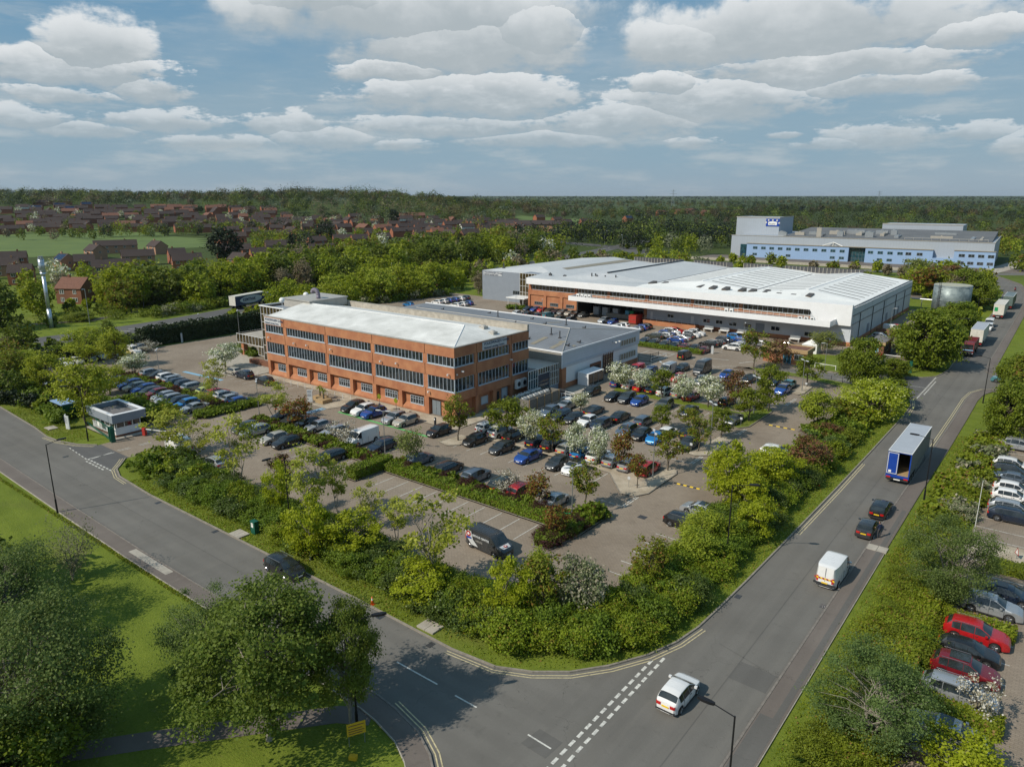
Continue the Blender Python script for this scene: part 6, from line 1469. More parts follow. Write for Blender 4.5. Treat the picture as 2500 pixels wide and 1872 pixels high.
def build_cars():
    for x, y, hd, k, c, lab in CARS:
        moving = y < -30 and hd in 'EN' and x > 15 or (x > 54 and x < 62)
        nm = {'h': 'hatchback', 's': 'crossover', 'e': 'estate_car', 'c': 'saloon_car', 'v': 'panel_van', 'm': 'small_van', 'V': 'camper_van'}[k] if moving else None
        o = put_car(x, y, hd, k, c, lab, name=nm)
        L, Wd, H, R, belt, wb, prof = CT[k]
        if k == 's' and c in ('dred', 'blue') and x > -20 or (k == 'c' and y < 0 and x > 40):
            mb = MB(); mb.box(-1.1 if k == 's' else -.6, -.54, H+.012, .2, .54, H+.026); mb.build('glass_roof', ['glass_car'], o)
        if c == 'whiteb':
            mb = MB(); mb.box(-1.25, -.66, H+.012, .35, .66, H+.03); mb.build('roof_panel', ['paint_blk'], o)
        if c == 'whitev':
            mb = MB()
            for i in range(10): mb.add([(-L/2-.02,-.85+i*.17,.95),(-L/2-.02,-.68+i*.17,.95),(-L/2-.015,-.60+i*.17,1.12),(-L/2-.015,-.77+i*.17,1.12)], [(3,2,1,0)], i % 2)
            mb.build('chevron_strip', ['plate_yellow', 'red_paint'], o)
            mb = MB(); mb.box(-L/2-.012, -.01, .75, -L/2+.03, .01, 2.1); mb.box(-L/2-.02,-.95,.42,-L/2+.05,.95,.62); mb.build('rear_door_trim', ['plastic_black'], o)
    # dark liveried van with ribbed roof
    o = put_car(31.1, -29.2, 'E', 'v', 'dgrey', 'dark grey liveried van with pale bonnet panel and round red badge', rz=rad(-3), name='liveried_van')
    o.scale = (1, 1, .93)
    mb = MB()
    for i in range(7): mb.tube((-2.1,-.75+i*.25,2.22),(1.0,-.75+i*.25,2.22),.03,n=5)
    mb.build('roof_rib', ['paint_dgrey'], o)
    y = -1.0
    mb = MB(); mb.add([(-2.45,y,2.02),(-1.55,y,2.02),(-1.3,y,1.1),(-.6,y,.45),(-1.5,y,.45),(-2.2,y,1.2)], [(0,5,4,3,2,1)]); lv = mb.build('livery_panel', ['sign_grey'], o)
    mb = MB(); mb.tube((-1.9,y-.012,1.62),(-1.9,y-.004,1.62),.33,n=14); mb.tube((-1.9,y-.02,1.62),(-1.9,y-.013,1.62),.15,n=12,m=1); mb.add([(-2.2,y-.01,1.3),(-1.5,y-.01,1.3),(-1.45,y-.01,1.12),(-2.1,y-.01,1.05)], [(3,2,1,0)], 2)
    mb.build('badge', ['red_paint', 'steel_white', 'trailer_blue'], lv)
    text('SERVICE CENTRE', .30, (-1.35, y-.01, 1.52), RF, 'sign_grey', lv, bold=.01); text('HEROES', .26, (-.9, y-.01, 1.02), RF, 'metal_coping', lv)
    mb = MB(); mb.add([(1.93,-.62,1.245),(2.43,-.50,1.095),(2.43,.50,1.095),(1.93,.62,1.245)], [(0,1,2,3)]); lp = mb.build('bonnet_panel', ['sign_grey'], o)
    mb = MB(); mb.tube((2.18,0,1.20),(2.18,0,1.225),.2,n=12); mb.tube((2.18,0,1.22),(2.18,0,1.24),.09,n=10,m=1); mb.build('badge', ['red_paint', 'steel_white'], lp)
build_cars()

def trailer(name, x, y, L, Wd, H, hd, mats, label, cat='trailer', open_rear=False, z0=1.15):
    """box trailer: x,y is the rear centre, body runs ahead of it"""
    o = tag(empty(name, (x, y, .012), HEAD[hd]), label, cat, 'lorries and trailers on the roads')
    roof, sidem, rear = mats; h = Wd/2
    if open_rear:
        mb = MB(); mb.box(0, -h, z0, L, -h+.06, H-.05); mb.box(0, h-.06, z0, L, h, H-.05); mb.box(L-.08, -h+.06, z0, L, h-.06, H-.05); mb.build('side_curtain', [sidem], o)
        mb = MB(); mb.box(.0, -h+.06, z0-.02, L-.08, h-.06, z0+.12); mb.build('floor', ['timber'], o)
        mb = MB(); mb.box(-.06, .06, z0+.05, -.01, h, H-.12); d = mb.build('rear_door', [rear], o)
        mb = MB(); mb.box(-.075,.1,z0+.1,-.062,.18,H-.17); mb.box(-.075,h-.12,z0+.1,-.062,h-.04,H-.17); mb.box(-.075,.18,H-.25,-.062,h-.12,H-.17); mb.box(-.075,.18,z0+.1,-.062,h-.12,z0+.18); mb.build('reflective_strip', ['sign_grey'], d)
        mb = MB(); mb.box(-.08, h-.55, z0+.25, -.064, h-.25, z0+.55); mb.build('sticker', ['plate_white'], d)
        mb = MB(); mb.box(-.04, -h, z0-.35, .02, h, z0); mb.box(-.03, -h, z0, .0, -h+.12, H); mb.box(-.03, -h+.12, H-.14, .0, .06, H); mb.build('rear_frame', [rear], o)
    else:
        mb = MB(); mb.box(0, -h, z0, L, h, H-.06); mb.build('box_body', [sidem], o)
        mb = MB(); mb.box(-.03, -h+.06, z0+.1, -.003, -.02, H-.14); mb.box(-.03, .02, z0+.1, -.003, h-.06, H-.14); mb.build('rear_door', [rear], o)
    mb = MB(); mb.box(-.05, -h-.02, H-.05, L+.03, h+.02, H); mb.build('roof', [roof], o)
    mb = MB(); mb.box(-.05, -h-.03, H, L+.03, -h+.05, H+.03); mb.box(-.05, h-.05, H, L+.03, h+.03, H+.03); mb.box(-.05, -h+.05, H, .04, h-.05, H+.03); mb.build('roof_trim', ['steel_white'], o)
    mb = MB(); mb.box(.05, -.5, z0-.35, L-.1, .5, z0-.03); mb.box(-.05, -h+.05, .5, .08, h-.05, .68); mb.box(.1, -.12, .45, .3, .12, .9); mb.build('chassis', ['plastic_black'], o)
    mb = MB(); mb.box(-.06, -.35, .52, -.051, .35, .66); mb.build('number_plate', ['plate_white'], o)
    for s in (1, -1):
        mb = MB(); mb.box(-.08, s*(h-.1), .72, .02, s*(h-.55), .9); mb.build('tail_light', ['tail_red'], o)
        mb = MB(); mb.box(4.6, s*(h-.03), .45, L-3.2, s*(h-.08), 1.05); mb.build('side_guard', ['galv'], o)
        for i in range(3):
            mb = MB(); xx = 1.3+i*1.3; mb.tube((xx, s*(h-.38), .5), (xx, s*(h-.02), .5), .5, .5, 18); w = mb.build('wheel', ['rubber'], o)
            mb = MB(); mb.tube((xx, s*(h-.02), .5), (xx, s*(h-.01), .5), .28, .25, 12); mb.build('rim', ['rim'], w)
        mb = MB(); mb.box(L-3.0, s*.7, .05, L-2.85, s*.85, z0-.3); mb.build('landing_leg', ['galv'], o)
    return o
trailer('curtain_trailer', 59.35, 14.1, 13.6, 2.55, 4.1, 'N', ('trailer_roof', 'trailer_curtain', 'trailer_blue'), 'long grey roofed trailer with one open blue rear door on the right road', open_rear=True)
trailer('box_trailer', 56.4, 120.4, 12.6, 2.55, 4.1, 'S', ('trailer_roof', 'trailer_white', 'trailer_white'), 'cream box trailer with grey roof directly behind the maroon tipper lorry').rotation_euler[2] = rad(90)
trailer('box_trailer', 56.6, 165.0, 13.4, 2.55, 4.1, 'N', ('trailer_white', 'trailer_white', 'trailer_white'), 'white box trailer with pale roof and green poster on its rear door')
trailer('curtain_trailer', 57.0, 187.5, 13.4, 2.55, 4.0, 'N', ('tank_steel', 'trailer_green', 'trailer_green'), 'dark green curtain trailer furthest along the row of parked trailers')
for o in [q for q in COL.objects if q.name.startswith('box_trailer') and not q.parent]:
    if 'maroon' in o['label']: o.location = (56.5, 115.8, .012)
    if 'poster' in o['label']:
        mb = MB(); mb.box(-.045, .2, 2.2, -.032, 1.05, 3.3); mb.build('poster', ['green_sign'], o)
def tipper():
    o = tag(empty('tipper_lorry', (56.3, 104.3, .012), HEAD['S']), 'maroon tipper lorry with pale blue stripe facing the camera on the far road', 'lorry', 'lorries and trailers on the roads')
    mb = MB(); mb.add([(-.2,-1.25,.9),(2.0,-1.25,.55),(2.1,1.25,.55),(-.2,1.25,.9)], [(0,1,2,3)])
    mb = MB(); V = [(0,.7),(2.15,.55),(2.2,1.5),(1.95,2.85),(1.6,3.15),(0,3.2)]
    mb.add([(x,-1.22,z) for x,z in V]+[(x,1.22,z) for x,z in V], [(0,1,2,3,4,5),(11,10,9,8,7,6)]+[(i,(i+6),(i+1)%6+6,(i+1)%6) for i in range(6)]); cab = mb.build('cab', ['truck_maroon'], o)
    mb = MB(); mb.add([(2.19,-1.08,1.75),(2.19,1.08,1.75),(2.0,1.05,2.72),(2.0,-1.05,2.72)], [(0,1,2,3)]); mb.build('windscreen', ['glass_car'], cab)
    mb = MB(); mb.box(2.2,-1.15,1.45,2.23,1.15,1.62); mb.build('stripe', ['light_blue'], cab)
    mb = MB(); mb.box(2.18,-.9,.62,2.24,.9,1.3); mb.build('grille', ['plastic_black'], cab)
    for s in (1,-1):
        mb = MB(); mb.box(2.15,s*.9,.7,2.25,s*1.18,.95); mb.build('headlight', ['lamp_lens'], cab)
        mb = MB(); mb.box(1.9,s*1.3,2.0,2.05,s*1.55,2.7); mb.build('wing_mirror', ['plastic_black'], cab)
        mb = MB(); mb.box(.5,s*1.225,1.75,1.5,s*1.24,2.6); mb.build('side_window', ['glass_car'], cab)
        for x in (1.2,-1.2,-4.6,-5.9):
            mb = MB(); mb.tube((x,s*.85,.52),(x,s*1.22,.52),.52,.52,18); w = mb.build('wheel', ['rubber'], o)
            mb = MB(); mb.tube((x,s*1.22,.52),(x,s*1.235,.52),.28,.25,12); mb.build('rim', ['rim'], w)
    mb = MB(); mb.box(-6.8,-1.25,1.3,-.5,1.25,1.42); mb.box(-6.8,-1.25,1.42,-.5,-1.15,3.1); mb.box(-6.8,1.15,1.42,-.5,1.25,3.1); mb.box(-.6,-1.15,1.42,-.5,1.15,3.4); mb.box(-6.8,-1.15,1.42,-6.7,1.15,3.1); mb.build('tipper_body', ['truck_maroon'], o)
    mb = MB(); mb.box(-.48,-.3,2.5,-.44,.5,3.1); mb.build('sign_plate', ['steel_white'], o)
    mb = MB(); mb.box(-6.7,-.5,.7,1.8,.5,1.25); mb.build('chassis', ['plastic_black'], o)
tipper()
def lorry():
    o = tag(empty('curtain_lorry', (-129.5, 41.5, .03), rad(106)), 'dark curtain sided lorry with an oval logo on the road behind the trees', 'lorry', 'lorries and trailers on the roads')
    mb = MB(); mb.box(0,-1.28,1.1,13.6,1.28,3.9); mb.build('box_body', ['sign_text'], o)
    mb = MB(); mb.box(-.05,-1.3,3.9,13.65,1.3,4.1); mb.build('roof', ['trailer_white'], o)
    mb = MB(); mb.box(-.04,-1.2,1.2,-.01,1.2,3.85); mb.build('rear_door', ['trailer_white'], o)
    mb = MB(); P = [(6.8+4.9*math.cos(rad(a)), -1.30, 2.55+1.15*math.sin(rad(a))) for a in range(0,360,15)]; mb.add(P, [tuple(range(len(P)))]); b = mb.build('logo', ['sign_grey'], o)
    text('KEMTRAK', 1.25, (3.2,-1.32,2.2), RF, 'sign_text', b, bold=.03)
    mb = MB(); V = [(14.2,.6),(16.4,.55),(16.45,1.5),(16.1,3.1),(15.4,3.7),(14.2,3.8)]
    mb.add([(x,-1.22,z) for x,z in V]+[(x,1.22,z) for x,z in V], [(0,1,2,3,4,5),(11,10,9,8,7,6)]+[(i,(i+6),(i+1)%6+6,(i+1)%6) for i in range(6)]); mb.build('cab', ['trailer_white'], o)
    for s in (1,-1):
        for x in (1.3,2.6,3.9,12.9,15.6):
            mb = MB(); mb.tube((x,s*.85,.5),(x,s*1.22,.5),.5,.5,14); mb.build('wheel', ['rubber'], o)
lorry()
def motorbike():
    o = tag(empty('motorcycle', (55.3,243,.012), rad(-100)), 'motorcycle and rider far up the right hand road', 'motorcycle')
    mb = MB(); mb.tube((-.7,-.06,.32),(-.7,.06,.32),.32,n=14); mb.tube((.75,-.05,.32),(.75,.05,.32),.32,n=14); mb.build('wheel', ['rubber'], o)
    mb = MB(); mb.box(-.6,-.14,.4,.5,.14,.8); mb.tube((.75,0,.35),(.45,0,1.0),.05,n=6); mb.tube((.4,-.35,1.05),(.4,.35,1.05),.03,n=6); mb.build('frame', ['red_paint'], o)
motorbike()

# ------------------------------------------------------------ people
def person(name, loc, rz, label, pose='stand', mats=('jacket_navy','trousers_grey','skin','hair_brown')):
    o = tag(empty(name, loc, rz), label, 'person')
    # skeleton: vertex, radius; +x is forward
    J = {'pelvis':((0,0,.95),.155),'waist':((0,0,1.10),.14),'chest':((.02,0,1.35),.165),'neckb':((.03,0,1.50),.075),'neck':((.05,0,1.56),.058),
         'hl':((0,.10,.90),.10),'hr':((0,-.10,.90),.10),'kl':((.05,.12,.50),.065),'kr':((-.02,-.11,.50),.065),'al':((-.02,.13,.09),.042),'ar':((-.10,-.12,.09),.042),'tl':((.14,.15,.035),.035),'tr':((.06,-.14,.035),.035),
         'sl':((.02,.19,1.44),.07),'sr':((.02,-.19,1.44),.07),'el':((.10,.27,1.20),.048),'er':((-.08,-.28,1.19),.048),'wl':((.30,.20,1.08),.033),'wr':((.02,-.36,.98),.033)}
    if pose == 'sit':
        J['kl'] = ((.42,.16,.72),.065); J['kr'] = ((.42,-.16,.72),.065); J['al'] = ((.30,.17,.32),.045); J['ar'] = ((.30,-.17,.32),.045); J['tl'] = ((.45,.17,.28),.035); J['tr'] = ((.45,-.17,.28),.035)
        J['chest'] = ((.15,0,1.30),.165); J['neckb'] = ((.20,0,1.45),.075); J['neck'] = ((.24,0,1.5),.06); J['sl'] = ((.15,.19,1.38),.07); J['sr'] = ((.15,-.19,1.38),.07); J['wl'] = ((.55,.28,1.08),.033); J['wr'] = ((.55,-.28,1.08),.033); J['el'] = ((.35,.28,1.15),.048); J['er'] = ((.35,-.28,1.15),.048)
    E = [('pelvis','waist'),('waist','chest'),('chest','neckb'),('neckb','neck'),('pelvis','hl'),('pelvis','hr'),('hl','kl'),('hr','kr'),('kl','al'),('kr','ar'),('al','tl'),('ar','tr'),('chest','sl'),('chest','sr'),('sl','el'),('sr','er'),('el','wl'),('er','wr')]
    K = list(J); me = bpy.data.meshes.new('body'); me.from_pydata([J[k][0] for k in K], [(K.index(a), K.index(b)) for a, b in E], [])
    b = bpy.data.objects.new('body', me); link(b, o)
    b.modifiers.new('skin', 'SKIN'); me.skin_vertices or None
    for i, k in enumerate(K): me.skin_vertices[0].data[i].radius = (J[k][1], J[k][1])
    me.skin_vertices[0].data[0].use_root = True
    sb = b.modifiers.new('sub', 'SUBSURF'); sb.levels = 2; sb.render_levels = 2
    bpy.context.view_layer.update(); ev = b.evaluated_get(bpy.context.evaluated_depsgraph_get())
    m2 = bpy.data.meshes.new_from_object(ev); b.modifiers.clear(); b.data = m2
    m2.materials.clear()
    for mm in mats: m2.materials.append(M[mm])
    for p in m2.polygons:
        z = p.center.z; r = abs(p.center.y); p.use_smooth = True
        p.material_index = 1 if z < 1.0 and r < .25 else 0
        if z < .1: p.material_index = 3
        if z > 1.53: p.material_index = 2
    # head with face, ears, hair
    hx, hz = J['neck'][0][0]+.02, J['neck'][0][2]+.12
    V = []; Fc = []; nu, nv = 14, 10
    for j in range(nv+1):
        th = math.pi*j/nv
        for i in range(nu):
            ph = 2*math.pi*i/nu; r = math.sin(th); x = .098*r*math.cos(ph); y = .076*r*math.sin(ph); z = .120*math.cos(th)
            if z < -.03: x = x*.88+.012; y *= .82
            if abs(ph) < .3 and -.03 < z < .02: x += .018
            V.append((hx+x, y, hz+z))
    for j in range(nv):
        for i in range(nu): Fc.append((j*nu+i, (j+1)*nu+i, (j+1)*nu+(i+1)%nu, j*nu+(i+1)%nu))
    hd = raw('head', V, Fc, ['skin', 'hair_brown'], o, smooth=True)
    for p in hd.data.polygons:
        c = p.center; p.material_index = 1 if (c.z > hz+.055 or (c.x < hx-.015 and c.z > hz-.05)) else 0
    mb = MB()
    for s in (1,-1): mb.box(hx+.086, s*.035-.010, hz+.0, hx+.094, s*.035+.010, hz+.012); 
    mb.box(hx+.088, -.022, hz-.062, hx+.094, .022, hz-.055); mb.build('face', ['hair_brown'], o)
    for s, w in ((1,'wl'),(-1,'wr')):
        wx, wy, wz = J[w][0]; e = Vector(J['el' if s > 0 else 'er'][0]); d = (Vector(J[w][0])-e).normalized(); q = d.to_track_quat('Z', 'Y')
        mb = MB(); P = lambda a, b, c: Vector((wx,wy,wz))+q@Vector((a,b,c))
        mb.tube(P(0,0,-.01), P(0,0,.09), .030, .038, 8)
        for f in range(4):
            L_ = (.062,.072,.068,.052)[f]; yy = -.027+f*.018; a = P(0,yy,.085); b_ = P(.008,yy*1.1,.085+L_*.55); c_ = P(.026,yy*1.1,.085+L_*.95); mb.tube(a,b_,.009,.008,6); mb.tube(b_,c_,.008,.006,6)
        a = P(.01,-.030,.03); b_ = P(.025,-.055,.065); c_ = P(.035,-.058,.095); mb.tube(a,b_,.011,.009,6); mb.tube(b_,c_,.009,.007,6)
        mb.build('hand', ['skin'], o)
    return o
person('person', (60.95,-2.9,.10), rad(150), 'person in navy jacket and grey trousers standing beside the dark hatchback')
person('person', (55.3,243,.0), rad(-100), 'person in dark clothes riding the motorcycle far up the road', 'sit')

# ------------------------------------------------------------ street furniture
def lamp_black(x, y, ang, h, arm, label):
    o = tag(empty('street_lamp', (x, y, 0), rad(ang)), label, 'street lamp', 'black street lamps along the roads')
    mb = MB(); mb.tube((0,0,0),(0,0,1.6),.10,.10,10); mb.tube((0,0,1.6),(0,0,h),.065,.05,10); mb.build('column', ['black_steel'], o)
    mb = MB(); mb.tube((0,0,h-.05),(arm,0,h+.18),.035,.03,8); mb.build('arm', ['black_steel'], o)
    mb = MB(); V = [(arm-.1,.08),(arm+.15,.16),(arm+.6,.17),(arm+.85,.08)]
    P = V+[(a,-b) for a, b in V[::-1]]; mb.prism(P, h+.13, h+.21); mb.prism([(a*.98+.02,b*.8) for a,b in P], h+.211, h+.26); hd = mb.build('lamp_head', ['black_steel'], o)
    mb = MB(); mb.prism([(arm+.15,.12),(arm+.55,.12),(arm+.55,-.12),(arm+.15,-.12)], h+.115, h+.129); mb.build('lens', ['lamp_lens'], hd)
for a in ((-12.0,-52.0,90,8.0,1.2,'black street lamp on the footway beside the left road lawn'),(-35.0,-39.3,-130,8.0,1.7,'black street lamp in the verge in front of the gatehouse'),
          (11.4,-38.4,-95,8.0,1.6,'black street lamp rising from the middle of the front shrub belt'),(50.7,-17.5,28,8.0,1.6,'black street lamp in the right shrub belt near the corner'),
          (63.0,9.8,180,7.7,1.5,'black street lamp overlapping the blue doored trailer'),(63.5,62.0,180,7.8,1.3,'black street lamp by the right hand side road junction'),
          (40.4,-53.9,55,8.2,1.4,'black street lamp behind the large lime tree and yellow sign'),(62.5,-47.1,180,8.0,1.2,'black street lamp in the bottom right foreground'),
          (53.6,103,0,8,1.5,'black street lamp hidden in the trees beside the lorries'),(53.6,142,0,8,1.5,'black street lamp beside the water tank trees')): lamp_black(*a)
def lamp_double(x, y, ang, h, label, single=False, h2=.9):
    o = tag(empty('car_park_lamp', (x, y, .1), rad(ang)), label, 'lamp post', 'pale car park lamp posts')
    mb = MB(); mb.tube((0,0,0),(0,0,.9),.09,.09,10); mb.tube((0,0,.9),(0,0,h),.055,.045,10); mb.build('column', ['galv'], o)
    for s in ((1,) if single else (1,-1)):
        mb = MB(); mb.tube((0,0,h-.08),(s*h2*.5,0,h+.02),.03,n=6); 
        V = [(s*h2*.4,.05),(s*h2*.6,.13),(s*(h2+.05),.14),(s*(h2+.2),.06)]; P = V+[(a,-b) for a,b in V[::-1]]
        mb.prism(P, h, h+.10); mb.build('lamp_head', ['sign_grey'], o)
for a in ((35.3,-2.7,-55,6.0,'double headed lamp post in the lower gravel bed'),(35.8,13.7,-40,6.0,'tall double headed lamp post in the upper gravel bed'),(33.8,-18.5,65,6.0,'double headed lamp post with green box in the long clipped hedge'),
          (37.1,50.9,-40,5.6,'double headed lamp post on the lone gravel tip'),(-60.4,-16.0,-35,6.0,'double headed lamp post in the purple shrub bed'),(-25.3,-17.9,-35,6.0,'double headed lamp post at the left end of the shrub bed'),
          (2.5,-16.9,20,6.0,'double headed lamp post beside the white van'),(-91.3,19.8,-35,6.0,'double headed lamp post by the far brick entrance'),(35.2,32.2,-40,6.0,'double headed lamp post between the maples of the grass bed'),
          (-59.3,92.2,-35,4.6,'double headed lamp post in front of the warehouse stair tower'),(18.9,32.0,-40,6.0,'double headed lamp post behind the dense green maple')): lamp_double(*a)
for a in ((-45.2,86.2,-60,5.5,'single lamp post rising behind the grey workshop roof'),(35.8,69.8,-150,5.5,'single lamp post on the warehouse lawn'),(-94.5,11.3,-30,6.0,'lamp post with small green signs beside the tall dark hedge'),(38.2,117,20,7.0,'tall single lamp post against the warehouse gable'),(14.0,83.5,-60,5.5,'slim lamp post among the cars by the warehouse')): lamp_double(*a, single=True)
for x, y, an, l in ((-137.5,3.5,-40,'grey street lamp across the road by the mown bushes'),(-128.0,106,140,'grey street lamp among the trees behind the workshop'),(-133,150,140,'grey street lamp deep in the tree belt'),(-158,330,140,'grey street lamp beside the far road junction'),(-196,372,0,'grey street lamp on the far road verge'),(-214,430,0,'grey street lamp at the far road bend')):
    o = tag(empty('street_lamp', (x, y, 0), rad(an)), l, 'street lamp', 'grey street lamps on the through road')
    mb = MB(); mb.tube((0,0,0),(0,0,9.5),.11,.07,8); mb.build('column', ['galv'], o); mb = MB(); mb.tube((0,0,9.4),(1.6,0,9.6),.05,n=6); mb.box(1.2,-.14,9.55,2.0,.14,9.7); mb.build('lamp_head', ['sign_grey'], o)
# tall steel flue at the left
o = tag(empty('flue', (-139.2, -5.3, 0)), 'tall slender steel flue rising above the trees at the left', 'chimney')
mb = MB(); mb.tube((0,0,0),(0,0,5),.52,.52,16); mb.tube((0,0,5),(0,0,13.6),.45,.45,16); mb.tube((0,0,13.6),(0,0,14.6),.45,.72,16); mb.tube((0,0,14.6),(0,0,18.0),.72,.72,16); mb.build('stack', ['chimney_steel'], o, True)
mb = MB(); [mb.tube((0,0,z),(0,0,z+.1),.78,.78,16) for z in (14.9,17.2,18.0)]; mb.build('band', ['galv'], o)
for i in range(4): a = i*1.57; mb = MB(); mb.tube((math.cos(a)*.35,math.sin(a)*.35,18.0),(math.cos(a)*.35,math.sin(a)*.35,18.7),.25,n=8); mb.build('flue_pipe', ['galv'], o)
# yellow works sign and marker
o = tag(empty('works_sign', (41.2,-54.6,0), rad(62)), 'yellow rectangular works sign on posts at the footway corner', 'sign')
mb = MB(); mb.box(-.6,-.02,.75,.6,.02,1.65); b = mb.build('board', ['sign_yellow'], o)
mb = MB(); [mb.box(-.5,-.035,z,.5+(-.12 if i % 2 else 0),-.022,z+.05) for i, z in enumerate((1.45,1.22,1.05,.88))]; mb.build('lettering_line', ['brick_dark'], b)
mb = MB(); mb.tube((-.5,0,0),(-.5,0,.75),.03,n=6); mb.tube((.5,0,0),(.5,0,.75),.03,n=6); mb.build('post', ['galv'], o)
mb = MB(); mb.rbox(42.0,-55.6,.02,.5,.28,.30,rad(30)); tag(mb.build('marker_block', ['sign_yellow']), 'small yellow hydrant block lying in the grass below the yellow sign', 'marker')
def cabinet(x, y, w, d, h, ang, mat, name, lab, cat, lbl=True):
    o = tag(empty(name, (x,y,0), rad(ang)), lab, cat); mb = MB(); mb.box(-w/2,-d/2,.0,w/2,d/2,h); mb.build('body', [mat], o); mb = MB(); mb.box(-w/2-.03,-d/2-.03,h,w/2+.03,d/2+.03,h+.05); mb.build('lid', [mat], o)
    if lbl: mb = MB(); mb.box(-w*.28,-d/2-.012,h*.55,w*.2,-d/2-.002,h*.9); mb.build('notice', ['plate_white'], o)
cabinet(9.6,-41.4,.75,.5,1.35,0,'green_steel','green_cabinet','dark green roadside cabinet with white notice in the front verge','cabinet')
cabinet(33.9,-19.6,.6,.4,1.25,-30,'green_sign','green_charging_box','bright green charging box at the foot of the hedge lamp','box',False)
cabinet(49.6,78.6,.5,.4,2.3,0,'green_steel','green_pillar','tall dark green pillar at the mouth of the warehouse entrance','pillar',False)
cabinet(8.9,-42.2,.1,.1,.1,0,'concrete','marker_post','tiny concrete marker stone beside the green cabinet','marker',False)
def cone(x, y, lab):
    o = tag(empty('traffic_cone', (x,y,.01)), lab, 'cone', 'orange traffic cones'); mb = MB(); mb.box(-.2,-.2,0,.2,.2,.04); mb.build('base', ['orange_paint'], o)
    mb = MB(); mb.tube((0,0,.04),(0,0,.75),.14,.03,12); mb.build('cone', ['orange_paint'], o, True); mb = MB(); mb.tube((0,0,.4),(0,0,.58),.088,.062,12); mb.build('white_band', ['steel_white'], o)
cone(29.5,-43.0,'orange and white traffic cone in the front verge near the concrete lid'); cone(52.0,7.8,'orange traffic cone leaning in the right verge beside the hedge')
cone(-27.5,-13.4,'orange cone beside the disabled bay')
# site signs
o = tag(empty('monolith_sign', (-43.4,-38.6,0), rad(-8)), 'curved grey monolith sign in the verge left of the gatehouse', 'sign')
V = []; Fc = []
for i in range(7):
    a = rad(-36+12*i); V += [(math.sin(a)*1.4,-math.cos(a)*1.4+1.1,0),(math.sin(a)*1.4,-math.cos(a)*1.4+1.1,2.1),(math.sin(a)*1.25,-math.cos(a)*1.25+1.1,0),(math.sin(a)*1.25,-math.cos(a)*1.25+1.1,2.1)]
for i in range(6): k = i*4; Fc += [(k,k+4,k+5,k+1),(k+2,k+3,k+7,k+6),(k+1,k+5,k+7,k+3)]
Fc += [(0,1,3,2),(24,26,27,25)]; b = raw('board', V, Fc, ['sign_grey'], o)
mb = MB(); [mb.box(-.62,-.335-.0,z,.55,-.31,z+.06) for z in (1.8,1.55,1.32,1.05)]; mb.build('lettering_line', ['sign_text'], b)
o = tag(empty('monolith_sign', (-26.6,-7.3,.05), rad(35)), 'slim white monolith sign beside the timber palm planters', 'sign'); mb = MB(); mb.box(-.45,-.08,0,.45,.08,2.1); b = mb.build('board', ['sign_grey'], o); mb = MB(); [mb.box(-.36,-.1,z,.3,-.082,z+.06) for z in (1.9,1.7,1.45,1.2,1.0)]; mb.build('lettering_line', ['sign_text'], b)
o = tag(empty('monolith_sign', (-93.4,6.0,0), rad(-35)), 'pale monolith sign in front of the tall dark hedge', 'sign'); mb = MB(); mb.box(-.55,-.15,0,.55,.15,2.2); mb.build('board', ['sign_grey'], o)
for x, y, l in ((-13.2,-3.7,'green disc sign on a post between the blue and silver charging cars'),(-9.3,-3.7,'green disc sign on a post behind the silver charging car')):
    o = tag(empty('disc_sign', (x,y,0)), l, 'sign', 'green disc signs at the charging bays'); mb = MB(); mb.tube((0,0,0),(0,0,2.1),.04,n=6); mb.build('post', ['galv'], o); mb = MB(); mb.tube((0,-.05,2.5),(0,-.0,2.5),.42,n=16); mb.build('disc', ['leaf_lime'], o)
for x, l in ((-15.6,'charging point between the black and white crossovers'),(-13.0,'charging point between the white and blue crossovers'),(-8.5,'charging point left of the silver crossover'),(-5.9,'charging point between the silver and champagne crossovers'),(-.6,'charging point at the right end of the charging row')):
    o = tag(empty('charging_point', (x,-3.9,.05)), l, 'charging point', 'black charging points by the offices'); mb = MB(); mb.box(-.14,-.12,0,.14,.12,1.35); mb.build('body', ['plastic_black'], o); mb = MB(); mb.box(-.09,-.135,.95,.09,-.122,1.25); mb.build('screen', ['steel_white'], o); mb = MB(); mb.path([(.14,0,.9),(.25,-.05,.5),(.2,-.1,.3),(.15,0,.7)],.02,5); mb.build('cable', ['rubber'], o)
for x, y, l in ((34.3,-6.9,'small lectern sign at the point of the lower gravel bed'),(35.0,9.0,'small lectern sign at the point of the upper gravel bed'),(36.0,24.6,'white marker post at the grass bed tip'),(37.4,52.2,'white bay sign beside the lone double lamp')):
    o = tag(empty('bay_sign', (x,y,.1)), l, 'sign', 'small bay signs in the kerbed beds'); mb = MB(); mb.tube((0,0,0),(0,0,1.2),.03,n=6); mb.build('post', ['galv'], o); mb = MB(); mb.box(-.18,-.03,1.0,.18,.0,1.35); mb.build('plate', ['sign_grey'], o)
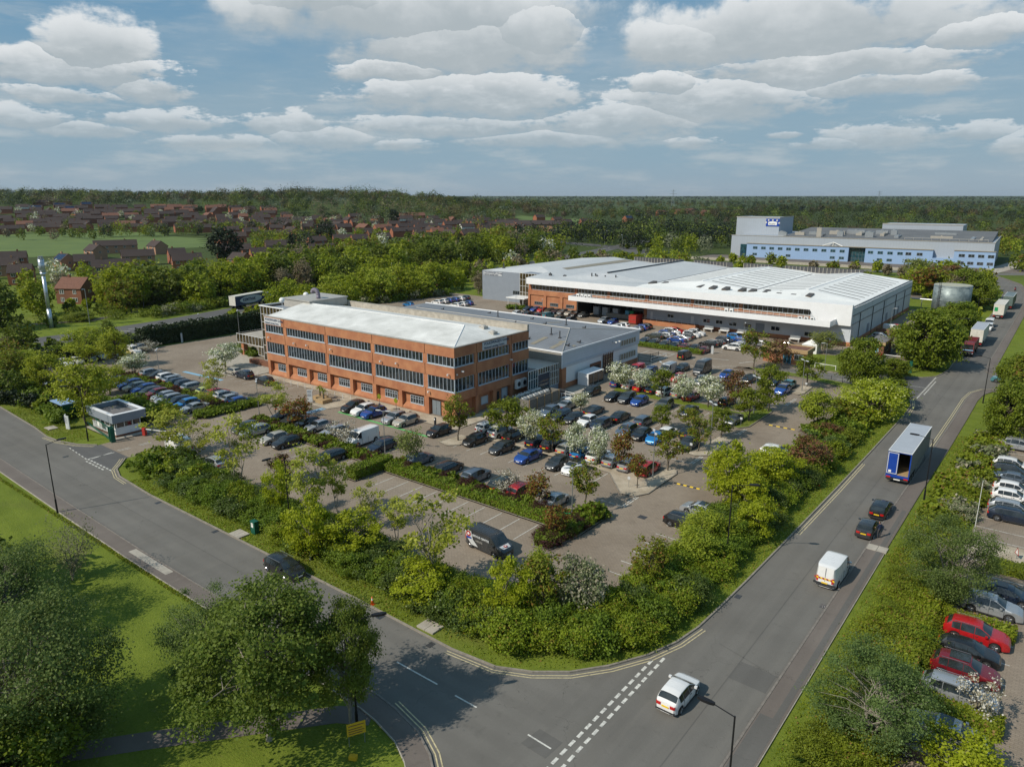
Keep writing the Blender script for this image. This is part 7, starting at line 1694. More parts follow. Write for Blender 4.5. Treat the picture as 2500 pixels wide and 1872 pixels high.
# barriers, gates and fences
def barrier(x, y, ang, L, lab, red=True, z=0):
    o = tag(empty('barrier', (x,y,z), rad(ang)), lab, 'barrier', 'red and white vehicle barriers'); mb = MB(); mb.box(-.25,-.2,0,.25,.2,1.15); mb.build('housing', ['red_paint'], o); mb = MB(); mb.box(.1,-.04,.9,L,.04,1.02); mb.build('arm', ['steel_white'], o)
barrier(42.1,89.1,0,4.4,'red barrier with long white arm beside the brick gate hut'); barrier(-30.9,-33.2,20,4.0,'orange red barrier just right of the gatehouse',z=.1)
o = tag(empty('gate', (33.4,71.7,0), rad(-8)), 'low white swing gate on the warehouse lawn', 'gate'); mb = MB(); mb.tube((0,0,1),(4.2,0,1),.05,n=6); mb.tube((4.2,0,0),(4.2,0,1.1),.06,n=6); mb.tube((0,0,0),(0,0,1.1),.06,n=6); mb.tube((0,0,.2),(2.4,0,1),.03,n=5); mb.build('frame', ['steel_white'], o)
o = tag(empty('sliding_gate', (-31.9,-37.4,0), rad(172.5)), 'long dark green sliding gate in front of the gatehouse', 'gate')
mb = MB(); mb.box(0,-.05,.1,12.5,.05,.35); mb.box(0,-.05,1.9,12.5,.05,2.0)
mb.build('frame', ['green_steel'], o); mb = MB(); [mb.box(i*.42,-.015,.35,i*.42+.035,.015,1.9) for i in range(30)]; mb.build('bars', ['green_steel'], o)
for dx in (0.0, .7): mb = MB(); mb.box(-.5+dx,-.4,0,-.3+dx,.2,2.2); mb.build('gate_post', ['green_steel'], o)
mb = MB(); mb.box(4.8,-.0,1.2,5.9,.08,1.75); mb.build('notice', ['plate_white'], o)
def fence_rails(name, pts, h, mats, lab, post=2.5, bars=.14, cat='fence'):
    o = tag(empty(name, (0,0,0)), lab, cat)
    mb = MB(); mp = MB()
    for a, b in zip(pts[:-1], pts[1:]):
        n = math.dist(a, b); ux, uy = (b[0]-a[0])/n, (b[1]-a[1])/n
        mb.tube((*a,.15),(*b,.15),.025,n=4); mb.tube((*a,h-.05),(*b,h-.05),.025,n=4); t = 0
        while t < n: mb.tube((a[0]+ux*t,a[1]+uy*t,.15),(a[0]+ux*t,a[1]+uy*t,h),.012,n=3,caps=False); t += bars
        t = 0
        while t <= n: mp.tube((a[0]+ux*t,a[1]+uy*t,0),(a[0]+ux*t,a[1]+uy*t,h+.1),.05,n=6); t += post
    mb.build('railing_panel', [mats], o); mp.build('post', [mats], o); return o
fence_rails('railing_fence', [(2.8,53.9),(5.0,55.9),(5.1,58.5)], 1.8, 'black_steel', 'black railing beside the workshop corner')
fence_rails('railing_fence', [(10.9,71.4),(6.5,71.2)], 1.8, 'black_steel', 'short black railing at the end of the low hedge near the black van', bars=.2)
fence_rails('knee_rail', [(26.5,62.6),(33,62.4),(41,62.6),(44.5,61)], .9, 'rim_dark', 'low dark post and rail fence along the entrance road lawn', post=3, bars=9)
o = tag(empty('white_gate', (5.7,60.8,0), rad(-95)), 'white swing gate by the workshop corner bays', 'gate'); mb = MB(); mb.tube((0,0,1.1),(6,0,1.1),.05,n=6); mb.tube((0,0,.4),(6,0,.4),.04,n=6); [mb.tube((x,0,0 if x in (0,) else .4),(x,0,1.15),.05,n=6) for x in (0,3,6)]; mb.build('frame', ['steel_white'], o)
mb = MB(); mb.rbox(1.8,54.2,0,.3,.3,1.5,0); tag(mb.build('red_post', ['red_paint']), 'red post at the black railing by the workshop', 'post')
mb = MB(); mb.rbox(11.6,71.4,0,.5,.3,1.7,rad(20)); tag(mb.build('pay_point', ['sign_grey']), 'grey totem at the end of the low hedge', 'post')
mb = MB(); mb.box(34.6,119.3,0,40.4,119.4,1.6); tag(mb.build('timber_fence', ['timber_fence']), 'brown timber screen fence behind the gate hut', 'fence')
# weathered timber enclosure with condenser units
o = tag(empty('timber_enclosure', (3.3,15.2,0)), 'weathered grey slatted enclosure around the condenser units', 'enclosure')
for nm, (x0,y0,x1,y1) in (('slatted_panel',(-2.2,-4.6,3.0,-4.5)),('slatted_panel',(2.9,-4.5,3.0,4.2)),('slatted_panel',(-2.2,4.2,3.0,4.3))):
    mb = MB(); mb.box(x0,y0,.1,x1,y1,2.0); mb.build(nm, ['fence_weathered'], o)
mb = MB(); [mb.box(3.0,-4.5+i*2.1,.1,3.1,-4.4+i*2.1,2.1) for i in range(5)]; mb.build('post', ['timber'], o)
n = 0
for i in range(2):
    for j in range(5):
        x, y = 2.7+i*1.7, 11.8+j*1.55
        u = tag(empty('condenser', (x,y,.05)), 'white condenser unit with round top fans inside the slatted enclosure', 'condenser', 'condenser units in the slatted enclosure')
        mb = MB(); mb.box(-.5,-.65,.1,.5,.65,1.75); mb.build('casing', ['metal_coping'], u)
        for s in (-.32,.32): mb = MB(); mb.tube((0,s,1.75),(0,s,1.98),.30,.30,14); mb.tube((0,s,1.981),(0,s,1.99),.22,.22,12,m=1); mb.build('fan', ['steel_white','plastic_black'], u)
for y, l in ((15.6,'left'),(17.2,'right')):
    u = tag(empty('wall_condenser', (.02,y,2.0)), 'boxy white condenser fixed high on the office side wall, %s of the pair' % l, 'condenser'); mb = MB(); mb.box(0,-.6,0,.5,.6,1.5); mb.build('casing', ['steel_white'], u); mb = MB(); mb.tube((.5,0,.8),(.53,0,.8),.42,n=14); mb.build('fan', ['plastic_black'], u)
u = tag(empty('trolley', (7.2,20.6,.05)), 'white framed goods trolley beside the condenser enclosure', 'trolley'); mb = MB(); mb.box(-.9,-.6,.25,.9,.6,.4); [mb.tube((x,y,0),(x,y,1.2),.04,n=6) for x in (-.9,.9) for y in (-.6,.6)]; mb.tube((-.9,-.6,1.2),(.9,-.6,1.2),.04,n=6); mb.tube((-.9,.6,1.2),(.9,.6,1.2),.04,n=6); mb.build('frame', ['steel_white'], u)
u = tag(empty('cage_trolley', (5.3,21.6,.05)), 'dark wire cage trolley by the glazed link doors', 'trolley'); mb = MB(); [mb.tube((x,y,0),(x,y,1.3),.04,n=6) for x in (-.8,0,.8) for y in (-.5,.5)]; [mb.box(-.8,-.5,z,.8,.5,z+.06) for z in (.3,.8,1.25)]; mb.build('frame', ['rim_dark'], u)
# timber planters with palms
for x, y, l in ((-24.6,-6.0,'square timber planter with a short palm nearest the charging bays'),(-26.6,-5.2,'timber planter with small palm behind the white monolith sign')):
    o = tag(empty('timber_planter', (x,y,.05)), l, 'planter', 'timber planters with palms'); mb = MB(); mb.box(-1.0,-1.0,0,1.0,1.0,.6); mb.build('box', ['timber'], o)
    mb = MB(); mb.tube((0,0,.6),(0,0,1.9),.16,.13,8); p = mb.build('palm_trunk', ['bark'], o); mb = MB()
    for i in range(26):
        a = i*2.4; e = random.uniform(-.3,.9); q = Vector((math.cos(a)*math.cos(e),math.sin(a)*math.cos(e),math.sin(e)))*.95; c = Vector((0,0,1.9)); s = Vector((-math.sin(a),math.cos(a),0))*.10
        mb.add([c, c+q*.5+s+Vector((0,0,.12)), c+q+Vector((0,0,-.25)), c+q*.5-s+Vector((0,0,.12))], [(0,1,2,3)])
    mb.build('fronds', ['leaf_box'], o)
for i in range(14):
    mb = MB(); x = -49+i*2.1; mb.tube((x,-2.6,0),(x,-2.6,.9),.05,n=6); tag(mb.build('bollard', ['steel_white']), 'slim white bollard along the gravel strip in front of the offices', 'bollard', 'white bollards in front of the offices')
# skip and bins at the dock
o = tag(empty('red_container', (-20.6,94.2,0)), 'tall red waste container at the end of the loading dock', 'container'); mb = MB(); mb.box(-1.1,-.6,.2,1.1,3.2,2.5); mb.build('body', ['red_paint'], o); mb = MB(); [mb.box(-1.14,-.65,.3+z,1.14,-.61,.42+z) for z in (0,1,2)]; mb.build('rib', ['brick_dark'], o)
for x, c, l in ((-24.8,'green_sign','green wheeled bin on the loading dock'),(-26.2,'light_blue','blue wheeled bin on the loading dock')):
    o = tag(empty('wheeled_bin', (x,101.2,1.1)), l, 'bin'); mb = MB(); mb.prism([(-.6,-.4),(.6,-.4),(.6,.5),(-.6,.5)],.1,1.2); mb.build('body', [c], o); mb = MB(); mb.box(-.65,-.45,1.2,.65,.55,1.28); mb.build('lid', [c], o)
for x in (-1.2, 3.0, 7.5, 20.5): mb = MB(); mb.box(x,95.6,.7,x+2.4,96.6,.8); [mb.box(x+d,95.7,0,x+d+.1,95.8,.7) for d in (.1,2.2)]; [mb.box(x+d,96.4,0,x+d+.1,96.5,.7) for d in (.1,2.2)]; mb.box(x,96.6,.7,x+2.4,96.7,1.5); tag(mb.build('bench', ['steel_white']), 'white bench against the warehouse plinth', 'bench', 'white benches at the warehouse wall')
# flagpole and warning sign across the road
mb = MB(); mb.tube((68.5,4.7,0),(68.5,4.7,5.8),.03,.02,8); tag(mb.build('flagpole', ['steel_white']), 'thin white flagpole among the trees across the road', 'flagpole')
o = tag(empty('warning_sign', (72.4,.6,0), rad(-60)), 'red bordered triangular warning sign across the road', 'sign'); mb = MB(); mb.add([(-.4,0,.5),(.4,0,.5),(0,0,1.25)], [(0,1,2)]); mb.add([(-.25,-.01,.58),(.25,-.01,.58),(0,-.01,1.08)], [(0,1,2)], 1); mb.build('plate', ['red_paint','steel_white'], o); mb = MB(); mb.tube((0,.03,0),(0,.03,1.0),.03,n=6); mb.build('post', ['galv'], o)
# pylons on the horizon
def pylon(X, Y, h, lab):
    x, y = W(X, Y); o = tag(empty('pylon', (x, y, gz(x, y)), .4), lab, 'pylon', 'steel pylons on the horizon'); mb = MB(); r = .22*h/30
    for sx in (-1,1):
        for sy in (-1,1): mb.tube((sx*h*.09,sy*h*.09,0),(sx*h*.012,sy*h*.012,h),r,r*.6,4)
    for z, w in ((.62,.16),(.76,.20),(.9,.14)): mb.tube((-h*w,0,h*z),(h*w,0,h*z),r,n=4)
    for i in range(7):
        z0, z1 = h*i/7, h*(i+1)/7; a0, a1 = h*.09*(1-i/7)+h*.012*i/7, h*.09*(1-(i+1)/7)+h*.012*(i+1)/7
        mb.tube((-a0,-a0,z0),(a1,-a1,z1),r*.6,n=3); mb.tube((a0,-a0,z0),(-a1,-a1,z1),r*.6,n=3)
    mb.build('lattice', ['galv'], o)
pylon(410,1900,46,'distant lattice pylon above the trees in the middle of the horizon'); pylon(1180,2400,46,'distant lattice pylon above the blue factory')
pylon(-120,2600,40,'small distant lattice pylon left of the skyline poplars')
# tidy up the prototypes
for r in PROTO.values():
    for ch in list(r.children):
        for g in list(ch.children): bpy.data.objects.remove(g)
        bpy.data.objects.remove(ch)
    bpy.data.objects.remove(r)
# ------------------------------------------------------------ vegetation
def quads_mesh(name, C, size, mats, out=None, up=.5, rng=None, elong=1.5):
    """leaf-sized rhombic faces at points C (n,3); faces lean outwards and upwards"""
    rng = rng or RG; n = len(C)
    N = rng.normal(size=(n, 3)); N /= np.linalg.norm(N, axis=1)[:, None]
    N[:, 2] += up
    if out is not None: N += out*.7
    N /= np.linalg.norm(N, axis=1)[:, None]
    A = np.cross(N, rng.normal(size=(n, 3))); A /= np.linalg.norm(A, axis=1)[:, None]+1e-9
    B = np.cross(N, A); s = (size*rng.uniform(.55, 1.35, n))[:, None]*.5
    V = np.empty((n, 4, 3)); V[:, 0] = C+A*s*elong; V[:, 1] = C+B*s; V[:, 2] = C-A*s*elong*.8; V[:, 3] = C-B*s
    me = bpy.data.meshes.new(name); me.vertices.add(n*4); me.vertices.foreach_set('co', V.astype(np.float32).ravel())
    me.loops.add(n*4); me.loops.foreach_set('vertex_index', np.arange(n*4, dtype=np.int32))
    me.polygons.add(n); me.polygons.foreach_set('loop_start', np.arange(0, n*4, 4, dtype=np.int32))
    me.update(calc_edges=True)
    for m in mats: me.materials.append(M[m] if isinstance(m, str) else m)
    return me
def clump_points(rng, h, w, base, nc, nl, sig, shape='round', flat=.6):
    lobes = rng.normal(size=(9, 3)); lobes /= np.linalg.norm(lobes, axis=1)[:, None]; la = rng.uniform(-.28, .25, 9)
    P = []
    while len(P) < nc:
        d = rng.normal(size=3); d /= np.linalg.norm(d)
        r = rng.uniform(.25, 1)**.45
        k = 1+sum(a*max(0, float(d@l))**3 for a, l in zip(la, lobes))
        p = d*r*k
        t = (p[2]+1)/2
        if shape == 'cone': p[:2] *= (1.15-t)
        elif shape == 'vase': p[:2] *= (.55+.55*t)
        elif shape == 'egg': p[:2] *= (1.12-.35*t)
        P.append((p[0]*w/2, p[1]*w/2, base+(h-base)*(p[2]+1)/2))
    P = np.array(P); C = np.repeat(P, nl, axis=0)
    off = rng.normal(size=C.shape)*sig*rng.uniform(.5, 1.3, (len(P), 1)).repeat(nl, 0); off[:, 2] *= flat
    C = C+off; C[:, 2] = np.maximum(C[:, 2], .1)
    O = C-np.array([0, 0, (h+base)/2]); O /= np.linalg.norm(O, axis=1)[:, None]+1e-6
    return P, C, O
def limbs(rng, P, h, base, r0, nl, mat, multi=1, name='trunk', ext=.62):
    mb = MB(); stems = []
    for s in range(multi):
        a = rng.uniform(0, 6.28); lean = .0 if multi == 1 else .16*h
        pts = [Vector((0, 0, -.15))]; top = Vector((math.cos(a)*lean+rng.normal()*.02*h, math.sin(a)*lean+rng.normal()*.02*h, h*ext+base*.2)); seg = 5
        for i in range(1, seg+1):
            t = i/seg; pts.append(Vector((top.x*t+rng.normal()*.012*h, top.y*t+rng.normal()*.012*h, top.z*t)))
        rr = r0 if multi == 1 else r0*.6
        for i in range(seg): mb.tube(pts[i], pts[i+1], rr*(1-.16*i), rr*(1-.16*(i+1)), 7, caps=False)
        stems.append((pts, rr))
    idx = rng.permutation(len(P))[:nl]
    for i in idx:
        pts, rr = stems[int(rng.integers(len(stems)))]; q = Vector(P[i]); zt = max(base*.75, min(q.z*.72, pts[-1].z*.95))
        k = max(1, min(len(pts)-1, int(zt/pts[-1].z*(len(pts)-1)))); s0 = pts[k]
        mid = s0.lerp(q, .5)+Vector((rng.normal()*.03*h, rng.normal()*.03*h, .05*h)); r1 = rr*.42
        mb.tube(s0, mid, r1, r1*.6, 5, caps=False); mb.tube(mid, q, r1*.6, r1*.18, 4, caps=False)
        for _ in range(2):
            e = mid+Vector((rng.normal()*.09*h, rng.normal()*.09*h, abs(rng.normal())*.07*h)); mb.tube(mid, e, r1*.35, r1*.1, 3, caps=False)
    o = mb.build(name, [mat], smooth=True); me = o.data; bpy.data.objects.remove(o); return me
#  kind: h, w, base, clumps, leaves, leaf size, clump sigma, shape, bark, trunk r, limbs, stems
TK = {
 'maple': (6, 4.2, 1.7, 38, 95, .19, .38, 'egg', 'bark', .13, 12, 1), 'olive': (6, 4.0, 1.8, 30, 80, .19, .36, 'round', 'bark', .12, 14, 1),
 'blossom': (4.8, 4.6, 1.4, 44, 80, .19, .42, 'vase', 'bark_dark', .11, 14, 1), 'bareblossom': (4.2, 4.4, 1.1, 26, 46, .15, .38, 'vase', 'bark_dark', .09, 22, 3),
 'rust': (5.2, 3.0, 1.6, 26, 60, .20, .36, 'egg', 'bark', .09, 12, 1), 'copper': (5.5, 3.8, 1.0, 34, 60, .20, .40, 'egg', 'bark', .10, 16, 1),
 'ash': (7.2, 5.0, 2.2, 26, 70, .19, .38, 'vase', 'bark_pale', .13, 30, 2), 'sycamore': (7, 6.0, .8, 48, 130, .20, .44, 'round', 'bark_pale', .16, 22, 1),
 'lime': (7.5, 6.0, 1.2, 62, 100, .20, .50, 'egg', 'bark', .15, 22, 1), 'yellow': (6.5, 7.5, .2, 90, 120, .21, .55, 'round', 'bark', .18, 20, 1),
 'birch': (5.6, 6.0, 1.2, 44, 60, .19, .50, 'vase', 'bark_pale', .10, 30, 2), 'darkmaple': (10, 10, .6, 130, 120, .30, .70, 'round', 'bark', .28, 24, 1),
 'bigleaf': (11, 10, 2.2, 110, 330, .14, .52, 'egg', 'bark_pale', .24, 40, 1), 'willow': (10, 9.5, .8, 130, 230, .12, .56, 'round', 'bark_pale', .22, 70, 4),
 'bare': (6.4, 4.8, .8, 60, 40, .10, .42, 'vase', 'bark_pale', .10, 46, 4), 'haw': (5, 5.4, .2, 90, 80, .16, .42, 'round', 'bark_dark', .10, 26, 3),
}
PT = {}
def proto_tree(kind, seed):
    h, w, base, nc, nl, ls, sig, shape, bark, r0, nlm, multi = TK[kind]; rng = np.random.default_rng(seed)
    P, C, O = clump_points(rng, h, w, base, nc, nl, sig, shape)
    cm = quads_mesh('crown', C, ls, ['leaf_'+kind], O, rng=rng); tm = limbs(rng, P, h, base, r0, nlm, bark, multi)
    return cm, tm, h, w
NVAR = {'maple': 3, 'blossom': 3, 'olive': 3, 'sycamore': 3, 'ash': 3, 'rust': 2, 'lime': 2, 'willow': 2, 'darkmaple': 2, 'bareblossom': 2, 'copper': 2, 'haw': 2}
def get_proto(kind, i):
    v = i % NVAR.get(kind, 1); key = (kind, v)
    if key not in PT: PT[key] = proto_tree(kind, 100+v*17+sum(map(ord, kind)))
    return PT[key]
def plant(name, loc, crown, trunk, scale, rz, label, cat, group, leafmat=None):
    o = tag(empty(name, loc, rz), label, cat, group); o.scale = scale
    c = bpy.data.objects.new('crown', crown); link(c, o)
    if leafmat: c.material_slots[0].link = 'OBJECT'; c.material_slots[0].material = M[leafmat]
    if trunk is not None: link(bpy.data.objects.new('trunk', trunk), o)
    return o
TN = {'maple': 'maple_tree', 'blossom': 'blossom_tree', 'olive': 'maple_tree', 'sycamore': 'sycamore_tree', 'ash': 'ash_tree', 'rust': 'maple_sapling', 'lime': 'yellow_green_tree', 'willow': 'willow_tree', 'darkmaple': 'broadleaf_tree', 'bareblossom': 'sparse_blossom_tree', 'copper': 'copper_tree', 'haw': 'hawthorn', 'birch': 'pale_tree', 'yellow': 'sycamore_tree', 'bigleaf': 'lime_tree', 'bare': 'birch_tree'}
for i, (x, y, h, w, kind, lab) in enumerate(TREES):
    cm, tm, ph, pw = get_proto(kind, i)
    if kind in ('ash', 'sycamore', 'lime') and (y < -28 or x > 43): h *= 1.14
    h = max(h, 2.6); z = gz(x, y)
    plant(TN[kind], (x, y, z), cm, tm, (w/pw*1.06, w/pw*1.06, h/ph), random.uniform(0, 6.28), lab, 'tree', None)

# ---- background tree prototypes (unit metres)
BG = {}
for nm, (h, w, base, nc, nl, ls, sig, shape, bark) in {
    'round_a': (11, 10, .6, 90, 26, .62, .80, 'round', 'bark'), 'round_b': (12, 11, .8, 100, 26, .62, .9, 'egg', 'bark'), 'tall': (15, 9, 1.2, 100, 26, .60, .8, 'egg', 'bark'),
    'feather': (13, 9, 1, 110, 22, .42, .9, 'vase', 'bark_pale'), 'conifer': (15, 7, .8, 110, 26, .55, .6, 'cone', 'bark_dark'), 'scrub': (5, 7, .1, 60, 26, .45, .6, 'round', 'bark')}.items():
    rng = np.random.default_rng(sum(map(ord, nm))); P, C, O = clump_points(rng, h, w, base, nc, nl, sig, shape)
    BG[nm] = (quads_mesh('crown', C, ls, ['leaf_broad'], O, rng=rng), limbs(rng, P, h, base, .25, 10, bark), h, w)
BGL = {  # look, label
 'dark': ('leaf_broad', 'dark green rounded tree'), 'bright': ('leaf_broad_bright', 'bright spring green tree'),
 'olive': ('leaf_olive', 'olive green tree'), 'grey': ('leaf_grey', 'greyish half bare tree'),
 'silver': ('leaf_silver', 'silvery willow tree'), 'con': ('leaf_conifer', 'near black conifer tree'), 'white': ('leaf_blossom', 'white blossoming tree'),
 'lime': ('leaf_lime', 'yellow green tree')}
BGN = {'dark': 'broadleaf_tree', 'bright': 'broadleaf_tree', 'olive': 'broadleaf_tree', 'grey': 'half_bare_tree', 'silver': 'willow_tree', 'con': 'conifer_tree', 'white': 'blossom_tree', 'lime': 'broadleaf_tree'}
TAKEN = []
BGQ = []; PLACE = ''
def bgtree(x, y, h, look, shape=None, label=None, wf=1.0):
    shape = shape or ('conifer' if look == 'con' else 'feather' if look == 'grey' else random.choice(['round_a', 'round_b', 'round_a', 'tall'] if look != 'silver' else ['round_a', 'round_b']))
    rr = (y+79.2)/(73-x)
    if .315 < rr < .378 and -132 < x < -60: h = min(h, 3.6)
    if 1.57 < rr < 1.95 and x > -218 and 190 < y < 420: h = min(h, 6 if y < 262 else 3.5)
    if .33 < rr < .366 and x > -146: h = min(h, 3)
    if .362 < rr < .412 and -181 < x < -60: h = min(h, 2.8)
    if -128 < x < -60 and .585 < (y+79.2)/(73-x) < .672: h = min(h, 3.2)
    BGQ.append((x, y, h, look, shape, label, PLACE, wf))
def build_bg():
    """the 290 that show largest stand as trees of their own, the rest as masses of woodland"""
    q = sorted(BGQ, key=lambda t: math.hypot(t[0]-CAM[0], t[1]-CAM[1])/t[2]-(1e4 if t[5] else 0)); mass = {}
    for n, (x, y, h, look, shape, label, place, wf) in enumerate(q):
        lm, lb = BGL[look]; z = gz(x, y)
        if n < 290:
            cm, tm, ph, pw = BG[shape]; s = h/ph; sx = s*random.uniform(.85, 1.15)*wf; lb = label or lb+' '+place
            plant(BGN[look], (x, y, z-.2), cm, tm, (sx, sx, s), random.uniform(0, 6.28), lb, 'tree', None if label else lb.replace('tree', 'trees', 1), lm)
        else:
            d = RG.normal(size=(260, 3)); d /= np.linalg.norm(d, axis=1)[:, None]; lob = 1+.25*np.sin(d[:, :1]*5+n)*np.cos(d[:, 1:2]*4+n*2)+.1*RG.normal(size=(260, 1)); w = h*.85
            mass.setdefault(look, []).append((d*RG.uniform(.6, 1, (260, 1))*lob*np.array([w/2, w/2, h*.48])+np.array([x, y, z+h*.52]), d))
    for look, L in mass.items():
        me = quads_mesh('tree_belt', np.concatenate([a for a, _ in L]), .85, [BGL[look][0]], np.concatenate([b for _, b in L]), up=.2); o = bpy.data.objects.new('tree_belt', me); link(o)
        tag(o, BGL[look][1].replace('tree', 'trees', 1)+' crowded together in the farther belts', 'woodland', None, 'stuff')
def belt(poly, n, looks, h0, h1, mind=5.0, shape=None, avoid=None, label=None):
    xs = [p[0] for p in poly]; ys = [p[1] for p in poly]; got = []; tries = 0
    while len(got) < n and tries < n*60:
        tries += 1; x = random.uniform(min(xs), max(xs)); y = random.uniform(min(ys), max(ys))
        if not inside(x, y, poly) or any((x-a)**2+(y-b)**2 < mind**2 for a, b in got) or (avoid and avoid(x, y)): continue
        got.append((x, y)); bgtree(x, y, random.uniform(h0, h1), random.choice(looks), shape, label)
def WP(*pts): return [W(X, Y) for X, Y in pts]
# dark belt between the site and the through road, left of the picture
PLACE = 'in the shaded belt left of the parked white cars'
belt([(-112,-75),(-93,-60),(-92,-32),(-92,-22),(-94,-2),(-110,-6)], 34, ['dark','dark','olive','grey'], 5, 7.5, 3.4)
belt([(-114,-100),(-80,-62),(-66,-38),(-92,-34),(-112,-50)], 20, ['dark','olive','lime','dark'], 4.5, 7, 3.6)
PLACE = 'between the through road and the stair tower'
belt([(-113,28),(-98,30),(-98,70),(-122,80)], 20, ['lime','bright','bright','olive','bright'], 6, 9, 4.5)
PLACE = 'between the through road and the grey workshop'
belt([(-118,74),(-102,72),(-102,108),(-126,126)], 20, ['lime','bright','olive','bright'], 7, 11, 4.8)
PLACE = 'behind the far corner lot'
belt([(-128,120),(-92,110),(-92,175),(-136,190)], 30, ['bright','olive','dark','bright','lime','grey'], 6, 9, 5)
PLACE = 'left of the grey warehouse hall'
belt([(-136,180),(-70,172),(-70,215),(-110,250),(-150,260)], 34, ['dark','olive','bright','grey','dark'], 5, 8.5, 6)
# belt beyond the through road
PLACE = 'across the through road beside the steel flue'
belt([(-160,-70),(-146,-60),(-134,-4),(-150,-2),(-172,-30)], 22, ['dark','olive','grey','dark'], 8, 12, 5)
belt([(-172,-2),(-152,2),(-150,26),(-142,28),(-146,62),(-178,62)], 26, ['dark','bright','olive','bright','dark'], 9, 13, 6)
PLACE = 'in the deep belt across the through road'
belt([(-182,62),(-141,66),(-146,120),(-190,130)], 30, ['dark','bright','olive','grey','bright','dark'], 10, 14, 6.5)
belt([(-192,125),(-144,120),(-158,215),(-215,225)], 44, ['dark','bright','olive','dark','dark','bright'], 10, 14.5, 7)
belt([(-215,220),(-160,215),(-180,300),(-250,340)], 40, ['dark','olive','dark','bright','con','grey'], 9, 14, 8)
PLACE = 'around the far road junction'
belt([(-270,330),(-215,320),(-232,362),(-300,372)], 20, ['con','con','dark','dark'], 11, 15, 7)
belt([(-215,385),(-200,410),(-240,520),(-300,470),(-260,390)], 24, ['con','dark','con','olive'], 11, 16, 9)
# between warehouse and factory
PLACE = 'behind the ridged warehouse roof'
belt([(-150,270),(-95,215),(-60,205),(-62,245),(-110,285)], 36, ['bright','olive','bright','silver','lime'], 5.5, 8.5, 6)
belt([(-170,350),(-130,300),(-100,330),(-150,420)], 22, ['silver','dark','dark','bright','silver'], 8, 12, 9)
PLACE = 'between warehouse and blue factory'
belt([(-60,205),(28,190),(30,240),(-60,262)], 26, ['olive','grey','bright','grey','olive'], 3.5, 5.5, 6, 'scrub')
belt([(-72,262),(30,262),(34,292),(-70,292)], 16, ['bright','olive','grey','bright'], 4.5, 6.5, 8)
# right: along the lorry road and beyond
PLACE = 'behind the round water tank'
belt([(37,182),(52,186),(48,250),(22,275),(22,214)], 26, ['olive','bright','dark','grey','bright'], 7, 10, 5.5)
PLACE = 'along the lorry parking road'
belt([(46,78),(53,88),(53,160),(48,160),(46,100)], 12, ['bright','olive','dark'], 4.0, 6.5, 5, 'scrub')
PLACE = 'on the right side of the lorry road'
belt([(67,85),(69,84),(140,95),(150,300),(72,330),(66,240)], 80, ['dark','bright','olive','bright','dark'], 6, 11, 8)
belt([(68.5,40),(76,44),(120,66),(120,72),(69,72),(68,60)], 16, ['dark','olive','dark'], 6, 9, 5.5)
PLACE = 'where the road bends out of sight'
belt(WP((275,350),(420,380),(460,540),(300,500),(262,420)), 46, ['dark','bright','olive','lime','dark'], 7, 11, 9)
belt([(44,330),(66,300),(110,330),(120,420),(62,420)], 22, ['olive','bright','dark'], 7, 10, 8)
# on the near left lawn, out of the frame mostly
PLACE = 'at the edge of the near lawn'
belt([(-20,-95),(6,-80),(16,-72),(2,-66),(-20,-70)], 9, ['dark','olive'], 8, 10, 6)
# key single trees
for X_, Y_, h, look, shape, lab in ((-152,388,17,'con','round_b','huge near black evergreen beside the football field'),(-139,545,15,'con','round_a','rounded black evergreen among the terraces'),(-60,262,12,'dark','round_b','glossy dark rounded tree in front of the central terraces'),
    (-48,268,11.5,'bright','round_a','second glossy rounded tree in front of the central terraces'),(-128,232,10.5,'bright','round_b','big bright rounded tree right of the detached brick house'),(-108,236,10,'bright','round_a','second bright rounded tree behind the parked lorry'),(-84,262,12.5,'dark','round_b','dark rounded tree above the parked lorry'),
    (-112,700,18,'con','tall','tall pointed conifer on the left skyline')):
    x, y = W(X_, Y_); bgtree(x, y, h, look, shape, lab)

# ---- shrubs
SH = []
for i in range(4):
    rng = np.random.default_rng(40+i); P, C, O = clump_points(rng, 2.6, 3.6, .0, 56, 96, .33, 'round'); SH.append(quads_mesh('foliage', C, .13, ['leaf_shrub'], O, rng=rng))
SHL = {'leaf_shrub': ('shrub', 'dark green shrub'), 'leaf_shrub_olive': ('shrub', 'olive shrub with bronze tips'), 'leaf_ivy': ('shrub', 'glossy ivy covered shrub'), 'leaf_purple': ('purple_shrub', 'purple leaved shrub'), 'leaf_hedge': ('clipped_shrub', 'clipped green shrub'),
       'leaf_copper': ('shrub', 'brown copper shrub'), 'leaf_haw': ('shrub', 'greyish hawthorn shrub'), 'leaf_verge': ('low_shrub', 'low bright green shrub'), 'leaf_conifer': ('shrub', 'very dark shrub'), 'leaf_box': ('shrub', 'fresh green rounded shrub')}
SHQ = []
def shrub(x, y, h, w, lm): SHQ.append((x, y, h, w, lm, PLACE))
